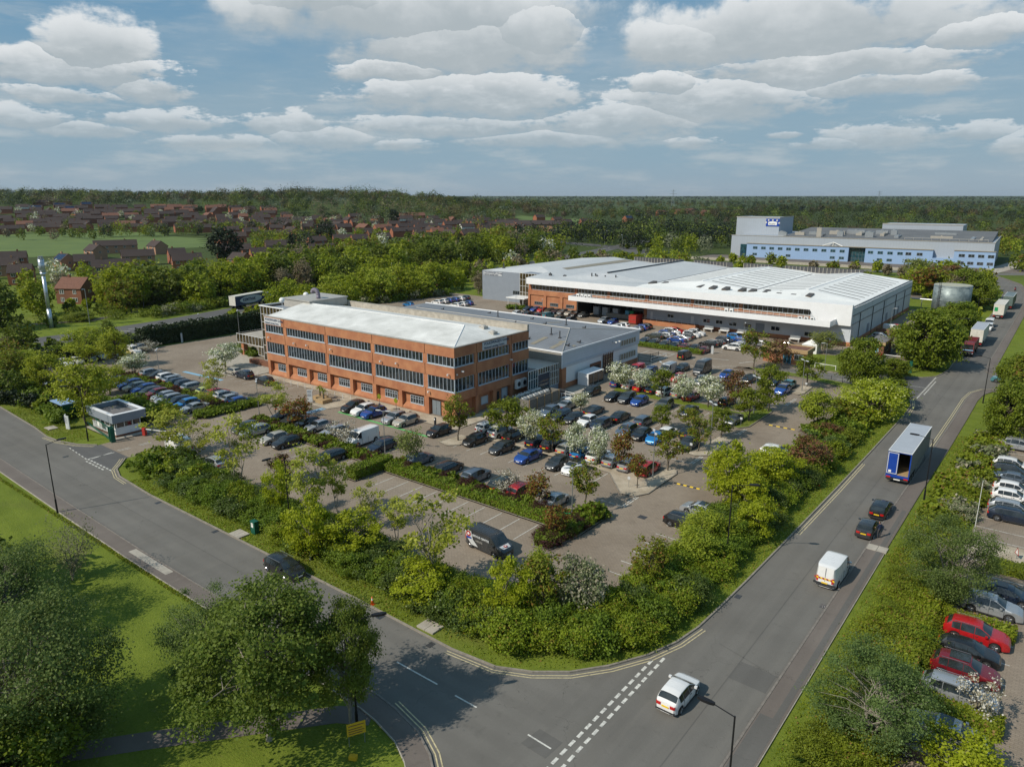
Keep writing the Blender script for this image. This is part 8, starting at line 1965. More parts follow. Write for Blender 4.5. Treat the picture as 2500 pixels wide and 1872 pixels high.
def build_shrubs():
    q = sorted(SHQ, key=lambda t: math.hypot(t[0]-CAM[0], t[1]-CAM[1])/t[3]); mass = {}
    for n, (x, y, h, w, lm, place) in enumerate(q):
        k = random.randrange(4)
        if n < 290 or lm == 'leaf_purple':
            o = bpy.data.objects.new(SHL[lm][0], SH[k]); link(o); o.location = (x, y, 0); o.rotation_euler = (0, 0, random.uniform(0, 6.28)); o.scale = (w/3.6, w/3.6, h/2.6)
            o.material_slots[0].link = 'OBJECT'; o.material_slots[0].material = M[lm]; lb = SHL[lm][1]+' '+place; tag(o, lb, 'shrub', lb.replace('shrub', 'shrubs', 1))
        else:
            P, C, O = clump_points(RG, h, w, 0, 26, 26, .32*w/3.6, 'round'); mass.setdefault(lm, []).append((C+np.array([x, y, 0]), O))
    for lm, L in mass.items():
        o = bpy.data.objects.new('undergrowth', quads_mesh('undergrowth', np.concatenate([a for a, _ in L]), .3, [lm], np.concatenate([b for _, b in L]))); link(o); tag(o, SHL[lm][1].replace('shrub', 'shrubs', 1)+' grown together in the farther belts and beds', 'undergrowth', None, 'stuff')
def shrub_line(x0, y0, x1, y1, step, h, w, mats, jit=.5, rows=1, rowd=1.5):
    n = max(1, int(math.dist((x0, y0), (x1, y1))/step)); nx, ny = -(y1-y0), (x1-x0); l = math.hypot(nx, ny) or 1
    for r in range(rows):
        for i in range(n+1):
            t = (i+.5*(r % 2))/max(n, 1)
            if t > 1.01: continue
            o = (r-(rows-1)/2)*rowd
            shrub(x0+(x1-x0)*t+nx/l*o+random.uniform(-jit, jit), y0+(y1-y0)*t+ny/l*o+random.uniform(-jit, jit), random.uniform(*h), random.uniform(*w), random.choice(mats))
G1 = ['leaf_shrub', 'leaf_shrub', 'leaf_shrub_olive', 'leaf_ivy']
PLACE = 'in the front belt along the left road'
shrub_line(-17.5,-38.4,30,-38.4, 2.0, (1.6,2.5), (2.9,3.8), G1, .4, 3, 1.7)
shrub_line(-19.3,-36.8,-13,-36.3, 1.8, (1.6,2.3), (2.6,3.4), G1, .4, 2, 1.4)
shrub_line(30,-38.8,40,-38.6, 1.9, (1.6,2.4), (3,3.8), ['leaf_ivy','leaf_shrub','leaf_shrub_olive'], .4, 3, 1.7)
PLACE = 'in the corner mass above the double yellow lines'
# corner mass of arching golden-green shrubs
for (x0,y0,x1,y1) in ((36,-39.8,42.5,-39.6),(42.5,-39.6,46.8,-37.8),(46.8,-37.8,49.3,-34.5),(49.3,-34.5,50.2,-29),(41,-37.4,45.5,-36),(45.5,-36,47.5,-32)):
    shrub_line(x0,y0,x1,y1,1.6,(1.9,2.9),(3.2,4.2),['leaf_shrub_olive','leaf_shrub','leaf_shrub_olive'],.5)
PLACE = 'in the belt along the right road'
shrub_line(48.6,-30,48.9,22, 1.9, (1.6,2.6), (2.9,3.8), ['leaf_shrub','leaf_shrub','leaf_shrub_olive','leaf_shrub_olive','leaf_ivy'], .45, 3, 1.6)
shrub_line(49.0,22,49.6,54, 2.0, (1.6,2.6), (2.9,3.8), ['leaf_shrub','leaf_shrub_olive','leaf_box'], .45, 2, 2.2)
shrub_line(48.2,8,49.4,18, 2.6, (2.0,2.8), (2.4,3), ['leaf_copper','leaf_shrub'], .5)
PLACE = 'in the verge belt left of the gatehouse'
shrub_line(-48,-35.6,-92,-34.5, 2.1, (1.5,2.6), (3,4), ['leaf_shrub','leaf_shrub','leaf_conifer','leaf_shrub_olive'], .5, 3, 2.0)
shrub_line(-46.5,-33.0,-44,-28, 1.8, (2.2,3.2), (3,4), ['leaf_shrub'], .4, 3, 1.8)
shrub_line(-44,-30,-36,-27.2, 1.8, (2.2,3.4), (3.2,4.2), ['leaf_shrub','leaf_shrub_olive'], .4, 2, 1.9)
PLACE = 'below the trees of the western belt'
shrub_line(-94,-30,-96,-3, 2.0, (2.6,3.8), (3.4,4.4), ['leaf_conifer','leaf_shrub','leaf_conifer'], .6, 3, 2.2)
shrub_line(-91,-58,-66,-38, 2.4, (1.8,3), (3.2,4.2), ['leaf_shrub','leaf_conifer'], .6, 2, 2.4)
PLACE = 'in the small kerbed bed'
shrub_line(45.0,28,46.8,33, 1.4, (.7,1.1), (1.8,2.4), ['leaf_box','leaf_shrub'], .3, 2, 1.2)
PLACE = 'between warehouse and lorry road'
shrub_line(45.5,100,45.6,165, 3.0, (2.4,4), (3.6,4.6), ['leaf_shrub','leaf_box'], .6, 2, 3.4)
PLACE = 'across the through road'
# mounded shrubs over the through road
for x, y, h, w in ((-146,4,2.4,9),(-141,12,2.2,8),(-150,16,2.6,9),(-147,-3,2.2,7),(-139,19,2.0,7),(-156,8,2.4,8)): shrub(x, y, h, w, 'leaf_box')
shrub_line(-135.5,20,-143,80, 3.0, (2.4,3.6), (4,5.4), ['leaf_shrub','leaf_haw','leaf_box','leaf_shrub_olive'], .8, 2, 3.0)
shrub_line(-108,60,-100,106, 3.0, (2.0,3.2), (4,5), ['leaf_shrub_olive','leaf_haw','leaf_shrub'], .8)
PLACE = 'in the car park beds'
# bed shrubs
shrub_line(-70,-18.5,-36,-18.5, 1.35, (.8,1.25), (1.9,2.5), ['leaf_purple','leaf_purple','leaf_hedge','leaf_hedge'], .25, 2, .9)
shrub_line(-33,-23.5,-32.7,-14.2, 1.2, (.8,1.1), (1.8,2.2), ['leaf_hedge'], .15, 2, 1.2)
shrub_line(8,-19.4,31.5,-19.3, 1.5, (1.1,1.6), (1.9,2.5), ['leaf_hedge','leaf_purple','leaf_hedge','leaf_hedge'], .2)
shrub_line(-24,-19.5,4,-19.6, 1.35, (.8,1.2), (1.9,2.6), ['leaf_hedge','leaf_hedge','leaf_hedge','leaf_purple'], .2, 2, .8)
shrub_line(34.6,-25,35.2,-16.2, 1.2, (1.0,1.5), (1.9,2.5), ['leaf_hedge','leaf_purple','leaf_hedge'], .2, 2, 1.2)
shrub(35.2,-16.6,2.0,2.4,'leaf_hedge')
shrub_line(-58,14,-52,22, 1.8, (1,1.6), (2.2,2.8), ['leaf_shrub'], .3, 2, 1.5); shrub_line(-76,9.5,-66,8.2, 1.6, (.9,1.4), (2,2.6), ['leaf_shrub'], .3, 2, 1.2)
shrub_line(-64,95.5,-60,96.5, 1.6, (1.2,2), (2.2,2.8), ['leaf_shrub'], .3, 2, 1.4)
PLACE = 'on the verge across the right road'
# across the road
shrub_line(65.4,-46,65.4,22, 1.7, (.8,1.4), (2.4,3.2), ['leaf_verge','leaf_verge','leaf_box'], .4, 2, 1.3)
shrub_line(66.6,-44,66.9,-8, 1.8, (1.0,1.6), (2.4,3.2), ['leaf_verge','leaf_box','leaf_verge','leaf_shrub'], .3, 2, 1.2)
shrub_line(66.4,8,66.8,42, 2.2, (.9,1.6), (2.6,3.4), ['leaf_verge','leaf_box','leaf_haw'], .4, 2, 1.6)
PLACE = 'under the trees at the bottom left'
# shade trees' undergrowth at the bottom left
shrub_line(0,-74,20,-76, 2.6, (1,2), (3,4), ['leaf_shrub'], .6, 2, 2.4)

build_shrubs()
# ---- clipped hedges: a solid leafy block with a dense inner core
def hedge(name, P, h, lm, dens, leafs, label, cat='hedge', bump=.12, kind=None, core=True, h0=0):
    xs = [p[0] for p in P]; ys = [p[1] for p in P]; o = tag(empty(name, (0,0,0)), label, cat, None, kind) if core else None
    area = abs(sum(P[i][0]*P[(i+1)%len(P)][1]-P[(i+1)%len(P)][0]*P[i][1] for i in range(len(P))))/2
    n = int(area*dens); C = []; O = []
    while len(C) < n:
        x = random.uniform(min(xs), max(xs)); y = random.uniform(min(ys), max(ys))
        if inside(x, y, P):
            z = h*(1+bump*(math.sin(x*1.3+y*.7)+math.sin(y*1.9-x*.6)+math.sin(x*3.1)*.5)/2)+random.gauss(0, .035+bump*.2)
            C.append((x, y, z-abs(random.gauss(0, .05)))); O.append((0, 0, 1))
    for i in range(len(P)):
        a, b = P[i], P[(i+1)%len(P)]; L = math.dist(a, b); nx, ny = (b[1]-a[1])/L, -(b[0]-a[0])/L
        sgn = 1 if sum(P[k][0]*P[(k+1)%len(P)][1]-P[(k+1)%len(P)][0]*P[k][1] for k in range(len(P))) > 0 else -1
        for _ in range(int(L*h*dens)):
            t = random.random(); z = random.uniform(.05, h); d = random.gauss(0, .06)
            C.append((a[0]+(b[0]-a[0])*t+nx*d*sgn, a[1]+(b[1]-a[1])*t+ny*d*sgn, z)); O.append((nx*sgn, ny*sgn, .2))
    me = quads_mesh('foliage', np.array(C), leafs, [lm], np.array(O)*1.4, up=.1)
    f = bpy.data.objects.new('foliage' if core else name, me); link(f, o)
    if core:
        cx, cy = sum(xs)/len(P), sum(ys)/len(P); I = [(x+(cx-x)*.12/max(.6, abs(cx-x)), y+(cy-y)*.12/max(.6, abs(cy-y))) for x, y in P]
        mb = MB(); mb.prism(I, 0, h*.86); mb.build('inner_growth', [lm], o)
        return o
    return tag(f, label, cat, None, kind)
hedge('clipped_hedge', [(7.2,-21.3),(33.4,-21.3),(33.4,-19.7),(7.2,-19.7)], 1.05, 'leaf_hedge', 90, .15, 'long clipped hedge behind the empty bays, ending at the double lamp')
hedge('clipped_hedge', [(5.1,-25.7),(6.9,-25.7),(6.9,-19.4),(5.1,-19.4)], 1.5, 'leaf_hedge', 110, .14, 'square cut dark hedge block standing at the end of the empty bays')
hedge('clipped_hedge', [(33.4,-24.3),(34.2,-25.8),(35.8,-25.2),(36.3,-21),(36.2,-17.2),(34.6,-17.0),(33.4,-19.7)], 1.0, 'leaf_hedge', 90, .15, 'rounded clipped hedge at the tip around the double lamp')
hedge('clipped_hedge', [(-34.4,-23.6),(-33,-24.6),(-31.8,-23.2),(-31.4,-14.4),(-33,-12.9),(-34.3,-13.8)], .95, 'leaf_hedge', 80, .15, 'clipped hedge closing the purple shrub bed opposite the gatehouse')
hedge('clipped_hedge', [(-6.8,68.4),(10.3,68.4),(10.3,70.0),(-6.8,70.0)], .95, 'leaf_hedge', 60, .2, 'low clipped hedge in front of the half hidden row of cars')
hedge('tall_hedge', [(-97,-3),(-93.8,-2.6),(-93.4,12),(-94.2,30),(-97.4,30)], 4.2, 'leaf_leyland', 26, .34, 'tall near black evergreen hedge beside the through road')
hedge('clipped_hedge', [(68.6,-16.4),(73.4,-16.2),(73.4,-14.6),(68.6,-14.6)], 1.0, 'leaf_verge', 90, .14, 'clipped hedge between the silver car and the red crossover across the road')
hedge('clipped_hedge', [(68.2,-29.6),(73.6,-29.4),(73.6,-27.6),(68.2,-27.6)], 1.0, 'leaf_verge', 90, .14, 'clipped hedge beside the silver estate across the road')
hedge('clipped_hedge', [(66.5,-27.6),(68.1,-27.6),(68.1,-13),(66.5,-13)], 1.3, 'leaf_verge', 90, .14, 'clipped hedge behind the noses of the red cars across the road')
hedge('clipped_hedge', [(70.4,-4.0),(76,-3.4),(76,-1.8),(70.4,-2.0)], .9, 'leaf_box', 80, .14, 'clipped hedge around the warning sign across the road')
hedge('ground_cover', [(64.3,-52),(67.6,-52),(67.8,-30),(67.8,6),(67.6,40),(64.5,40)], .42, 'leaf_verge', 70, .15, 'low bright ground cover along the verge across the road', 'ground cover', .5, 'stuff', core=False)

# ---- long grass and daisies that fray the edges of the verges
def tufts(name, quadsP, n, lab):
    C = []
    while len(C) < n:
        P = random.choice(quadsP); xs = [p[0] for p in P]; ys = [p[1] for p in P]; x = random.uniform(min(xs), max(xs)); y = random.uniform(min(ys), max(ys))
        if inside(x, y, P): C.append((x, y, random.uniform(.02, .09)))
    o = bpy.data.objects.new(name, quads_mesh(name, np.array(C), .11, ['leaf_verge'], up=.0)); link(o); tag(o, lab, 'grass', None, 'stuff')
tufts('long_grass', [[(-15,-43.1),(34,-43.2),(34,-41),(-15,-41)],[(34,-43.2),(43,-42.9),(47,-40.6),(50,-37),(52,-32),(53.2,-22),(51.2,-22),(50,-32),(46,-38),(38,-41)],[(53.3,-22),(54.2,40),(52,40),(51.4,-22)],[(62.4,-40),(64,-40),(64.4,40),(62.7,40)],[(-62,-41),(-36,-42),(-36,-38),(-62,-36)],[(-30,-52.1),(30,-52.2),(30,-52.7),(-30,-52.5)]], 26000, 'rough grass along the kerbs and verges')

# ---- far woods: thousands of crowns nobody could count
def wood(name, poly, n, h0, h1, looks, lab, seed, q=110, mind=7):
    rng = np.random.default_rng(seed); xs = [p[0] for p in poly]; ys = [p[1] for p in poly]; per = {l: [] for l in looks}; k = 0; G = {}
    while k < n:
        X = rng.uniform(min(xs), max(xs)); Y = rng.uniform(min(ys), max(ys))
        if not inside(X, Y, poly): continue
        c = (int(X//mind), int(Y//mind))
        if G.get(c, 0) >= 1 and rng.random() < .7: k += .2; continue
        G[c] = G.get(c, 0)+1; k += 1
        x, y = W(X, Y); h = rng.uniform(h0, h1)*(1+.25*math.sin(X/70)*math.cos(Y/90))*(1.45 if rng.random() < .07 else 1); w = h*rng.uniform(.95, 1.45); z = gz(x, y)
        d = rng.normal(size=(q, 3)); d /= np.linalg.norm(d, axis=1)[:, None]; r = rng.uniform(.55, 1.0, (q, 1))
        lob = 1+.22*np.sin(d[:, :1]*5+k)*np.cos(d[:, 1:2]*4+k*2)+.15*rng.normal(size=(q, 1))*.5
        p = d*r*lob*np.array([w/2, w/2, h*.46])+np.array([x, y, z+h*.54])
        lk = looks[rng.integers(len(looks))]
        per[lk].append((p, d, max(.8, Y/1765*1.6)))
    for l, L in per.items():
        if not L: continue
        C = np.concatenate([a[0] for a in L]); O = np.concatenate([a[1] for a in L]); sz = np.concatenate([np.full(len(a[0]), a[2]*1.35) for a in L])
        me = quads_mesh(name, C, sz, [l], O*3.2, up=.2, rng=rng, elong=1.15); o = bpy.data.objects.new(name, me); link(o); tag(o, lab, 'woodland', None, 'stuff')
LW = ['wood_green', 'wood_dark', 'wood_olive', 'wood_green', 'wood_silver', 'wood_brown', 'wood_bright', 'wood_dark']
wood('ridge_wood', [(-900,960),(-420,860),(-330,820),(-240,760),(-170,740),(-60,720),(0,738),(4,948),(115,955),(130,1000),(60,1250),(-900,1350)], 950, 9, 16, LW, 'mixed woodland along the ridge above the housing estate', 5, 190, 15)
wood('golden_wood', [(205,560),(232,500),(330,480),(560,520),(900,560),(820,640),(210,640)], 420, 8, 12, ['wood_olive','wood_olive','wood_bright','wood_brown','wood_green'], 'olive and golden scrubby woodland just behind the blue factory', 12, 150, 10)
wood('east_wood', [(120,760),(150,640),(820,645),(1300,700),(1500,1300),(600,1400),(130,1200)], 1050, 9, 15, ['wood_green','wood_dark','wood_olive','wood_brown','wood_green','wood_conifer','wood_bright','wood_dark'], 'dense woodland beyond the blue factory', 6, 150, 15)
wood('north_wood', [(20,520),(60,470),(150,480),(220,470),(220,560),(150,640),(60,640)], 260, 9, 14, ['wood_conifer','wood_green','wood_conifer','wood_bright','wood_dark'], 'dark mixed plantation behind the warehouse', 7, 130, 8)
wood('distant_wood', [(-2200,1400),(2600,1400),(4200,3200),(-3600,3200)], 2600, 8, 14, ['wood_green','wood_olive','wood_dark'], 'far tree lines fading towards the horizon', 8, 46, 22)
wood('distant_wood', [(-3600,3300),(4200,3300),(7000,7500),(-6000,7500)], 2200, 7, 13, ['wood_green','wood_dark'], 'furthest blue tree lines on the horizon', 9, 16, 40)
PLACE = 'on the skyline'
# individual skyline trees
for u, Y_, h, look, shape in ((-.640,900,17,'grey','feather'),(-.585,900,15,'grey','feather'),(-.545,900,20,'dark','tall'),(-.42,860,18,'dark','tall'),(-.385,860,17,'dark','round_b'),(-.335,850,17,'con','tall'),(-.27,830,19,'grey','tall'),(-.25,830,21,'grey','tall'),(-.225,830,21,'grey','tall'),(-.2,830,19,'dark','tall'),
    (-.175,820,19,'grey','feather'),(-.16,820,19,'grey','feather'),(-.14,820,18,'grey','tall'),(-.12,820,18,'grey','feather'),(-.095,830,17,'grey','feather'),(-.075,840,16,'grey','feather'),(-.03,840,14,'dark','round_b'),(.0,860,13,'grey','tall'),(.052,900,25,'grey','feather'),(.12,900,14,'dark','round_a'),(.5,1000,17,'dark','round_b'),
    (-.30,700,14,'silver','round_b'),(-.21,690,15,'silver','round_b'),(-.19,690,15,'silver','round_b'),(-.17,700,15,'silver','round_a'),(-.115,690,12,'silver','round_a'),(-.06,700,15,'silver','round_b'),(-.045,690,14,'olive','round_b')):
    x, y = W(u*Y_*.97, Y_); bgtree(x, y, h, look, shape, None)
# ------------------------------------------------------------ houses
def house(x, y, L, Dp, eave, rise, ang, wall, roof, label, group=None, detail=0, solar=False, white=False, name='brick_house'):
    o = tag(empty(name, (x, y, gz(x, y)-.1), ang), label, 'house', group)
    h, d = L/2, Dp/2
    mb = MB(); V = [(-h,-d,-.6),(h,-d,-.6),(h,d,-.6),(-h,d,-.6),(-h,-d,eave),(h,-d,eave),(h,d,eave),(-h,d,eave),(-h,0,eave+rise),(h,0,eave+rise)]
    mb.add(V, [(0,1,5,4),(2,3,7,6),(1,2,6,9,5),(3,0,4,8,7)]); w = mb.build('wall', [wall], o)
    e = .35; s = rise/d; t = .16; V = []
    for z in (0, t): V += [(-h-e*.6,-d-e,eave-e*s+z),(h+e*.6,-d-e,eave-e*s+z),(h+e*.6,0,eave+rise+z),(-h-e*.6,0,eave+rise+z),(h+e*.6,d+e,eave-e*s+z),(-h-e*.6,d+e,eave-e*s+z)]
    r = raw('roof', V, [(6,7,8,9),(9,8,10,11),(0,6,9,3),(3,9,11,5),(1,2,8,7),(2,4,10,8),(0,1,7,6),(5,11,10,4)], [roof], o)
    mb = MB(); cx = random.choice((-1, 1))*h*.45; mb.box(cx-.35,-.3,eave+rise-.4,cx+.35,.3,eave+rise+.9); mb.build('chimney', [wall], r)
    if white:
        mb = MB(); 
        for sx in (-1, 1): mb.add([(sx*(h+.03),-d,2.6),(sx*(h+.03),d,2.6),(sx*(h+.03),d,eave),(sx*(h+.03),0,eave+rise-.1),(sx*(h+.03),-d,eave)], [(0,1,2,3,4) if sx > 0 else (4,3,2,1,0)])
        mb.box(-h,-d-.03,2.6,h,-d-.0,eave); mb.build('upper_render', ['white_render'], o)
        mb = MB()
        for sx in (-1, 1):
            for q in (-.8,-.4,0,.4,.8): mb.box(sx*(h+.04)-.02, d*q-.08, 2.6, sx*(h+.04)+.02, d*q+.08, eave+rise*(1-abs(q))-.1)
        for q in np.linspace(-.9, .9, 7): mb.box(h*q-.08,-d-.06,2.6,h*q+.08,-d-.03,eave)
        mb.build('timber_frame', ['timber_black'], o)
    if solar:
        mb = MB(); a = math.atan(s); y0, y1 = -d*.9, -d*.15; z0, z1 = eave+(d+y0)*s+.2, eave+(d+y1)*s+.2
        mb.add([(-h*.8,y0,z0),(h*.8,y0,z0),(h*.8,y1,z1),(-h*.8,y1,z1)], [(0,1,2,3)]); mb.build('solar_panel', ['solar'], r)
    if detail:
        n = max(2, int(L/4.2))
        for i in range(n):
            cx = -h+(i+.5)*L/n
            for z in ((.9, 3.4) if eave > 4 else (.9,)):
                ww = .75 if (i+int(z)) % 2 else .55
                mb = MB(); mb.box(cx-ww,-d-.05,z,cx+ww,-d-.02,z+1.15); g = mb.build('window', ['glass_house'], o)
                mb = MB(); mb.box(cx-ww-.06,-d-.09,z-.08,cx+ww+.06,-d-.051,z); mb.box(cx-ww-.06,-d-.09,z+1.15,cx+ww+.06,-d-.051,z+1.23); [mb.box(cx+q*ww-.045,-d-.09,z,cx+q*ww+.045,-d-.051,z+1.15) for q in (-1,0,1)]; mb.build('frame', ['frame_white'], g)
        for sx in (-1, 1):
            if detail > 1:
                mb = MB(); mb.box(sx*(h+.03)-.015,-.6,3.3,sx*(h+.03)+.015,.5,4.3); g = mb.build('window', ['glass_house'], o); mb = MB(); [mb.box(sx*(h+.055)-.02,q-.04,3.3,sx*(h+.055)+.02,q+.04,4.3) for q in (-.6,0,.5)]; mb.build('frame', ['frame_white'], g)
        mb = MB(); mb.box(h*.2-.5,-d-.05,0,h*.2+.45,-d-.02,2.1); mb.build('door', ['frame_white'], o)
    return o
AH = rad(38)   # camera yaw in world
def hpix(u, v, zr=7.6):
    """ray through a point of the picture, met with the terrain raised by the ridge height"""
    F = 1765.; x = (u-1250)/F; yv = -(v-936)/F; c, s = math.cos(PITCH), math.sin(PITCH); d = (x, c+yv*s, -s+yv*c)
    t = 100.
    for _ in range(4000):
        X, Y, Z = d[0]*t, d[1]*t, 34+d[2]*t
        wx, wy = W(X, Y)
        if Z < gz(wx, wy)+zr: break
        t += 1.0
        if t > 1400: break
    return wx, wy, Y
P1 = (0, 420, 4.424); P2 = (420, 440, 4.424); P3 = (600, 440, 3.45); P4 = (1180, 440, 3.45)
HL = [  # tile, x of ridge centre, y of ridge, visible width, orientation (A long side to the right, B gable to the front right), remark
 (P1,110,860,300,'A',''),(P1,60,930,240,'A',''),(P1,215,1000,210,'A',''),(P1,690,885,170,'B','with solar panels on its roof'),(P1,900,890,200,'A','next to the solar panelled house'),(P1,1020,785,250,'B','with twin gables left of the field edge'),
 (P1,1240,738,430,'A','longest and lowest one along the near edge of the football field'),(P1,1190,945,380,'A','with pale gable among the blossom trees'),(P1,1480,840,330,'A','in the middle of the near terraces'),(P1,1690,745,260,'B','standing alone by the goal posts'),(P1,1900,825,130,'A',''),(P1,2010,880,310,'A','just below the huge evergreen'),
 (P1,120,575,240,'A','at the left picture edge beyond the field'),(P1,1170,515,220,'A','gable facing the field beyond the hedge trees'),(P1,430,505,190,'A',''),(P1,590,490,190,'A',''),(P1,760,500,190,'A',''),(P1,140,500,180,'A',''),(P1,40,470,150,'A',''),(P1,330,425,180,'A',''),(P1,500,412,190,'A',''),(P1,660,450,150,'A',''),(P1,830,420,130,'B',''),(P1,970,400,130,'A',''),
 (P1,1080,400,120,'A',''),(P1,1200,402,150,'A',''),(P1,1340,400,130,'A',''),(P1,1450,395,130,'A',''),(P1,1640,460,150,'A',''),(P1,1790,422,150,'A',''),(P1,1960,410,140,'A',''),(P1,2060,435,150,'A',''),(P1,1000,470,190,'A',''),(P1,1500,485,140,'A',''),(P1,240,350,120,'white',''),(P1,430,300,150,'A',''),(P1,640,335,120,'sol',''),(P1,390,360,120,'sol',''),(P1,750,370,110,'sol',''),(P1,930,325,110,'sol',''),(P1,560,280,120,'A',''),(P1,700,290,130,'A',''),(P1,60,375,120,'A',''),(P1,1100,350,150,'A',''),(P1,1290,355,150,'A',''),(P1,880,360,120,'A',''),
 (P2,570,592,260,'B','with gable turned to the right beside the huge evergreen'),(P2,690,560,210,'A',''),(P2,660,690,360,'A','with a long roof and gable at its left end'),(P2,730,785,280,'B','behind the front belt of sycamores'),(P2,950,728,220,'A','with pale bays behind the bare trees'),(P2,1140,650,270,'A','with white windows under a dark roof'),(P2,1130,540,290,'A','with two small gable windows'),(P2,1430,545,190,'A',''),(P2,1430,395,280,'A',''),(P2,1190,425,260,'A',''),(P2,910,400,150,'A',''),
 (P2,1290,505,170,'B',''),(P2,1660,475,180,'A',''),(P2,1760,425,170,'A',''),(P2,1850,470,170,'A',''),(P2,1720,535,220,'A','with white verge boards on its gable'),(P2,1560,605,190,'A',''),(P2,1830,585,190,'A',''),(P2,2070,520,200,'A','with white gable verge near the wood'),(P2,2020,585,180,'A',''),(P2,1610,690,280,'A','low behind the dark rounded tree'),(P2,1280,755,190,'B',''),(P2,560,368,180,'A',''),(P2,560,440,170,'A',''),(P2,640,500,150,'A',''),(P2,850,515,170,'A',''),(P2,960,370,190,'A',''),(P2,1240,345,130,'A',''),(P2,1970,360,130,'A',''),(P2,2150,440,170,'A',''),(P2,150,305,130,'red',''),(P2,520,265,120,'red',''),(P2,720,300,150,'red',''),(P2,60,320,120,'A',''),(P2,1060,300,130,'red',''),(P2,420,270,120,'red',''),(P2,2000,420,150,'A',''),
 (P3,1330,300,150,'tudor','black and white timbered one nearest the skyline wood'),(P3,1400,275,220,'red',''),(P3,1520,320,130,'tudor',''),(P3,1620,330,120,'tudor',''),(P3,1280,400,120,'A',''),(P3,1400,395,140,'A',''),(P3,1150,445,130,'A',''),(P3,1570,440,150,'A',''),(P3,1960,465,120,'A',''),(P3,1970,300,120,'A','tall gabled one at the right end of the estate'),(P3,1860,365,130,'tudor',''),(P3,1720,345,120,'A',''),(P3,1880,420,150,'A',''),(P3,2040,380,110,'A',''),(P3,1480,370,130,'A',''),(P3,1430,490,130,'A',''),
 (P4,140,330,90,'A',''),(P4,60,345,90,'A',''),(P4,260,345,90,'A',''),(P4,330,385,120,'A',''),(P4,700,330,90,'A',''),(P4,855,325,90,'A',''),(P4,930,340,90,'red',''),(P4,620,310,90,'A',''),(P4,1500,255,90,'red',''),(P4,1660,245,100,'red',''),(P4,1740,240,90,'red',''),(P4,1880,255,90,'red',''),(P4,2120,265,60,'red',''),(P4,470,290,90,'A',''),(P4,1220,300,80,'sol','')]
HC = []
def build_houses():
    for i, (t, px, py, w, k, rem) in enumerate(HL):
        u, v = t[0]+px/t[2], t[1]+py/t[2]; x, y, Y = hpix(u, v)
        Lm = max(8., min(30., w/t[2]*Y/1765*1.0)); ang = AH+rad(28+random.uniform(-7, 7)) if k != 'B' else AH+rad(-34+random.uniform(-8, 8))
        if k == 'B': Lm = max(8, Lm*.75)
        else: Lm = max(8, Lm*.95)
        near = Y < 460; roof = 'roof_tile_red' if k == 'red' else 'roof_tile'; wall = random.choice(['brick_dark', 'brick_red', 'brick_red', 'brick_pale'] if near else ['brick_red', 'brick_dark', 'brick_red'])
        if k == 'tudor': wall = 'brick_red'
        base = 'brown roofed brick terrace' if Lm > 13 else 'brown roofed brick house'
        if rem: lab = base+' '+rem; grp = None
        else:
            reg = 'on the hillside beyond the football field' if (u < 600 and Y > 560) else 'among the trees in the middle of the housing estate' if u < 1200 and Y > 420 else 'near the far school building' if u >= 1200 else 'in the near rows behind the tree belt'
            lab = ('red roofed house ' if k == 'red' else 'house with solar panels ' if k == 'sol' else 'timber framed house ' if k == 'tudor' else 'white gabled house ' if k == 'white' else base+' ')+reg; grp = 'houses '+reg
        house(x, y, Lm, 7.6, 4.9, 2.9, ang, wall, roof, lab, grp, detail=(2 if Y < 420 else 1 if Y < 520 else 0), solar=(k == 'sol' or 'solar panels' in rem), white=(k in ('tudor', 'white')), name='terraced_house' if Lm > 13 else 'brick_house')
        HC.append((x, y))
    # infill rows on the hillside
    n = 0; tries = 0
    while n < 110 and tries < 6000:
        tries += 1; Y = random.uniform(585, 850); X = random.uniform(-.66*Y, .02*Y) if Y > 640 else random.uniform(-.42*Y, -.02*Y)
        if Y > 760 and X > -.32*Y: continue
        x, y = W(X, Y)
        if any((x-a)**2+(y-b)**2 < 17**2 for a, b in HC) or (-420 < X < -120 and Y < 655): continue
        HC.append((x, y)); n += 1
        house(x, y, random.uniform(9, 17), 7.4, 4.7, 2.8, AH+rad(28+random.uniform(-9, 9)) if random.random() < .75 else AH-rad(50), random.choice(['brick_red', 'brick_dark', 'brick_red']), 'roof_tile' if random.random() < .85 else 'roof_tile_red', 'brown roofed brick house packed into the hillside rows', 'houses packed into the hillside rows')
build_houses()
# detached house at the left, behind the flue
x, y = W(-142, 236); house(x, y, 9, 8, 5.2, 3.0, AH+rad(-8), 'brick_dark', 'roof_tile_red', 'detached two storey brick house with four white windows right of the steel flue', None, 2, name='detached_house')
# low school-like block on the far right of the estate
r = tag(empty('school_building', (*W(-2, 700), gz(*W(-2, 700))), AH-rad(8)), 'long low buff brick block with hipped brown roofs near the skyline meadow', 'school')
mb = MB(); mb.box(-18,-8,-1,60,8,6); mb.build('wall', ['brick_pale'], r)
V = [(-19,-9,6),(61,-9,6),(61,9,6),(-19,9,6),(-9,0,9.4),(51,0,9.4)]; raw('roof', V, [(0,1,5,4),(1,2,5),(2,3,4,5),(3,0,4)], ['roof_tile'], r)
mb = MB(); mb.box(62,-6,-1,92,9,5); mb.add([(61,-7,5),(93,-7,5),(93,10,5),(61,10,5),(70,1.5,8),(84,1.5,8)], [(0,1,5,4),(1,2,5),(2,3,4,5),(3,0,4)], 1); mb.build('wing', ['brick_pale','roof_tile'], r)
for i in range(8): mb = MB(); mb.box(-15+i*8,-8.06,3.2,-12+i*8,-8.01,4.8); mb.build('window', ['glass_house'], r)
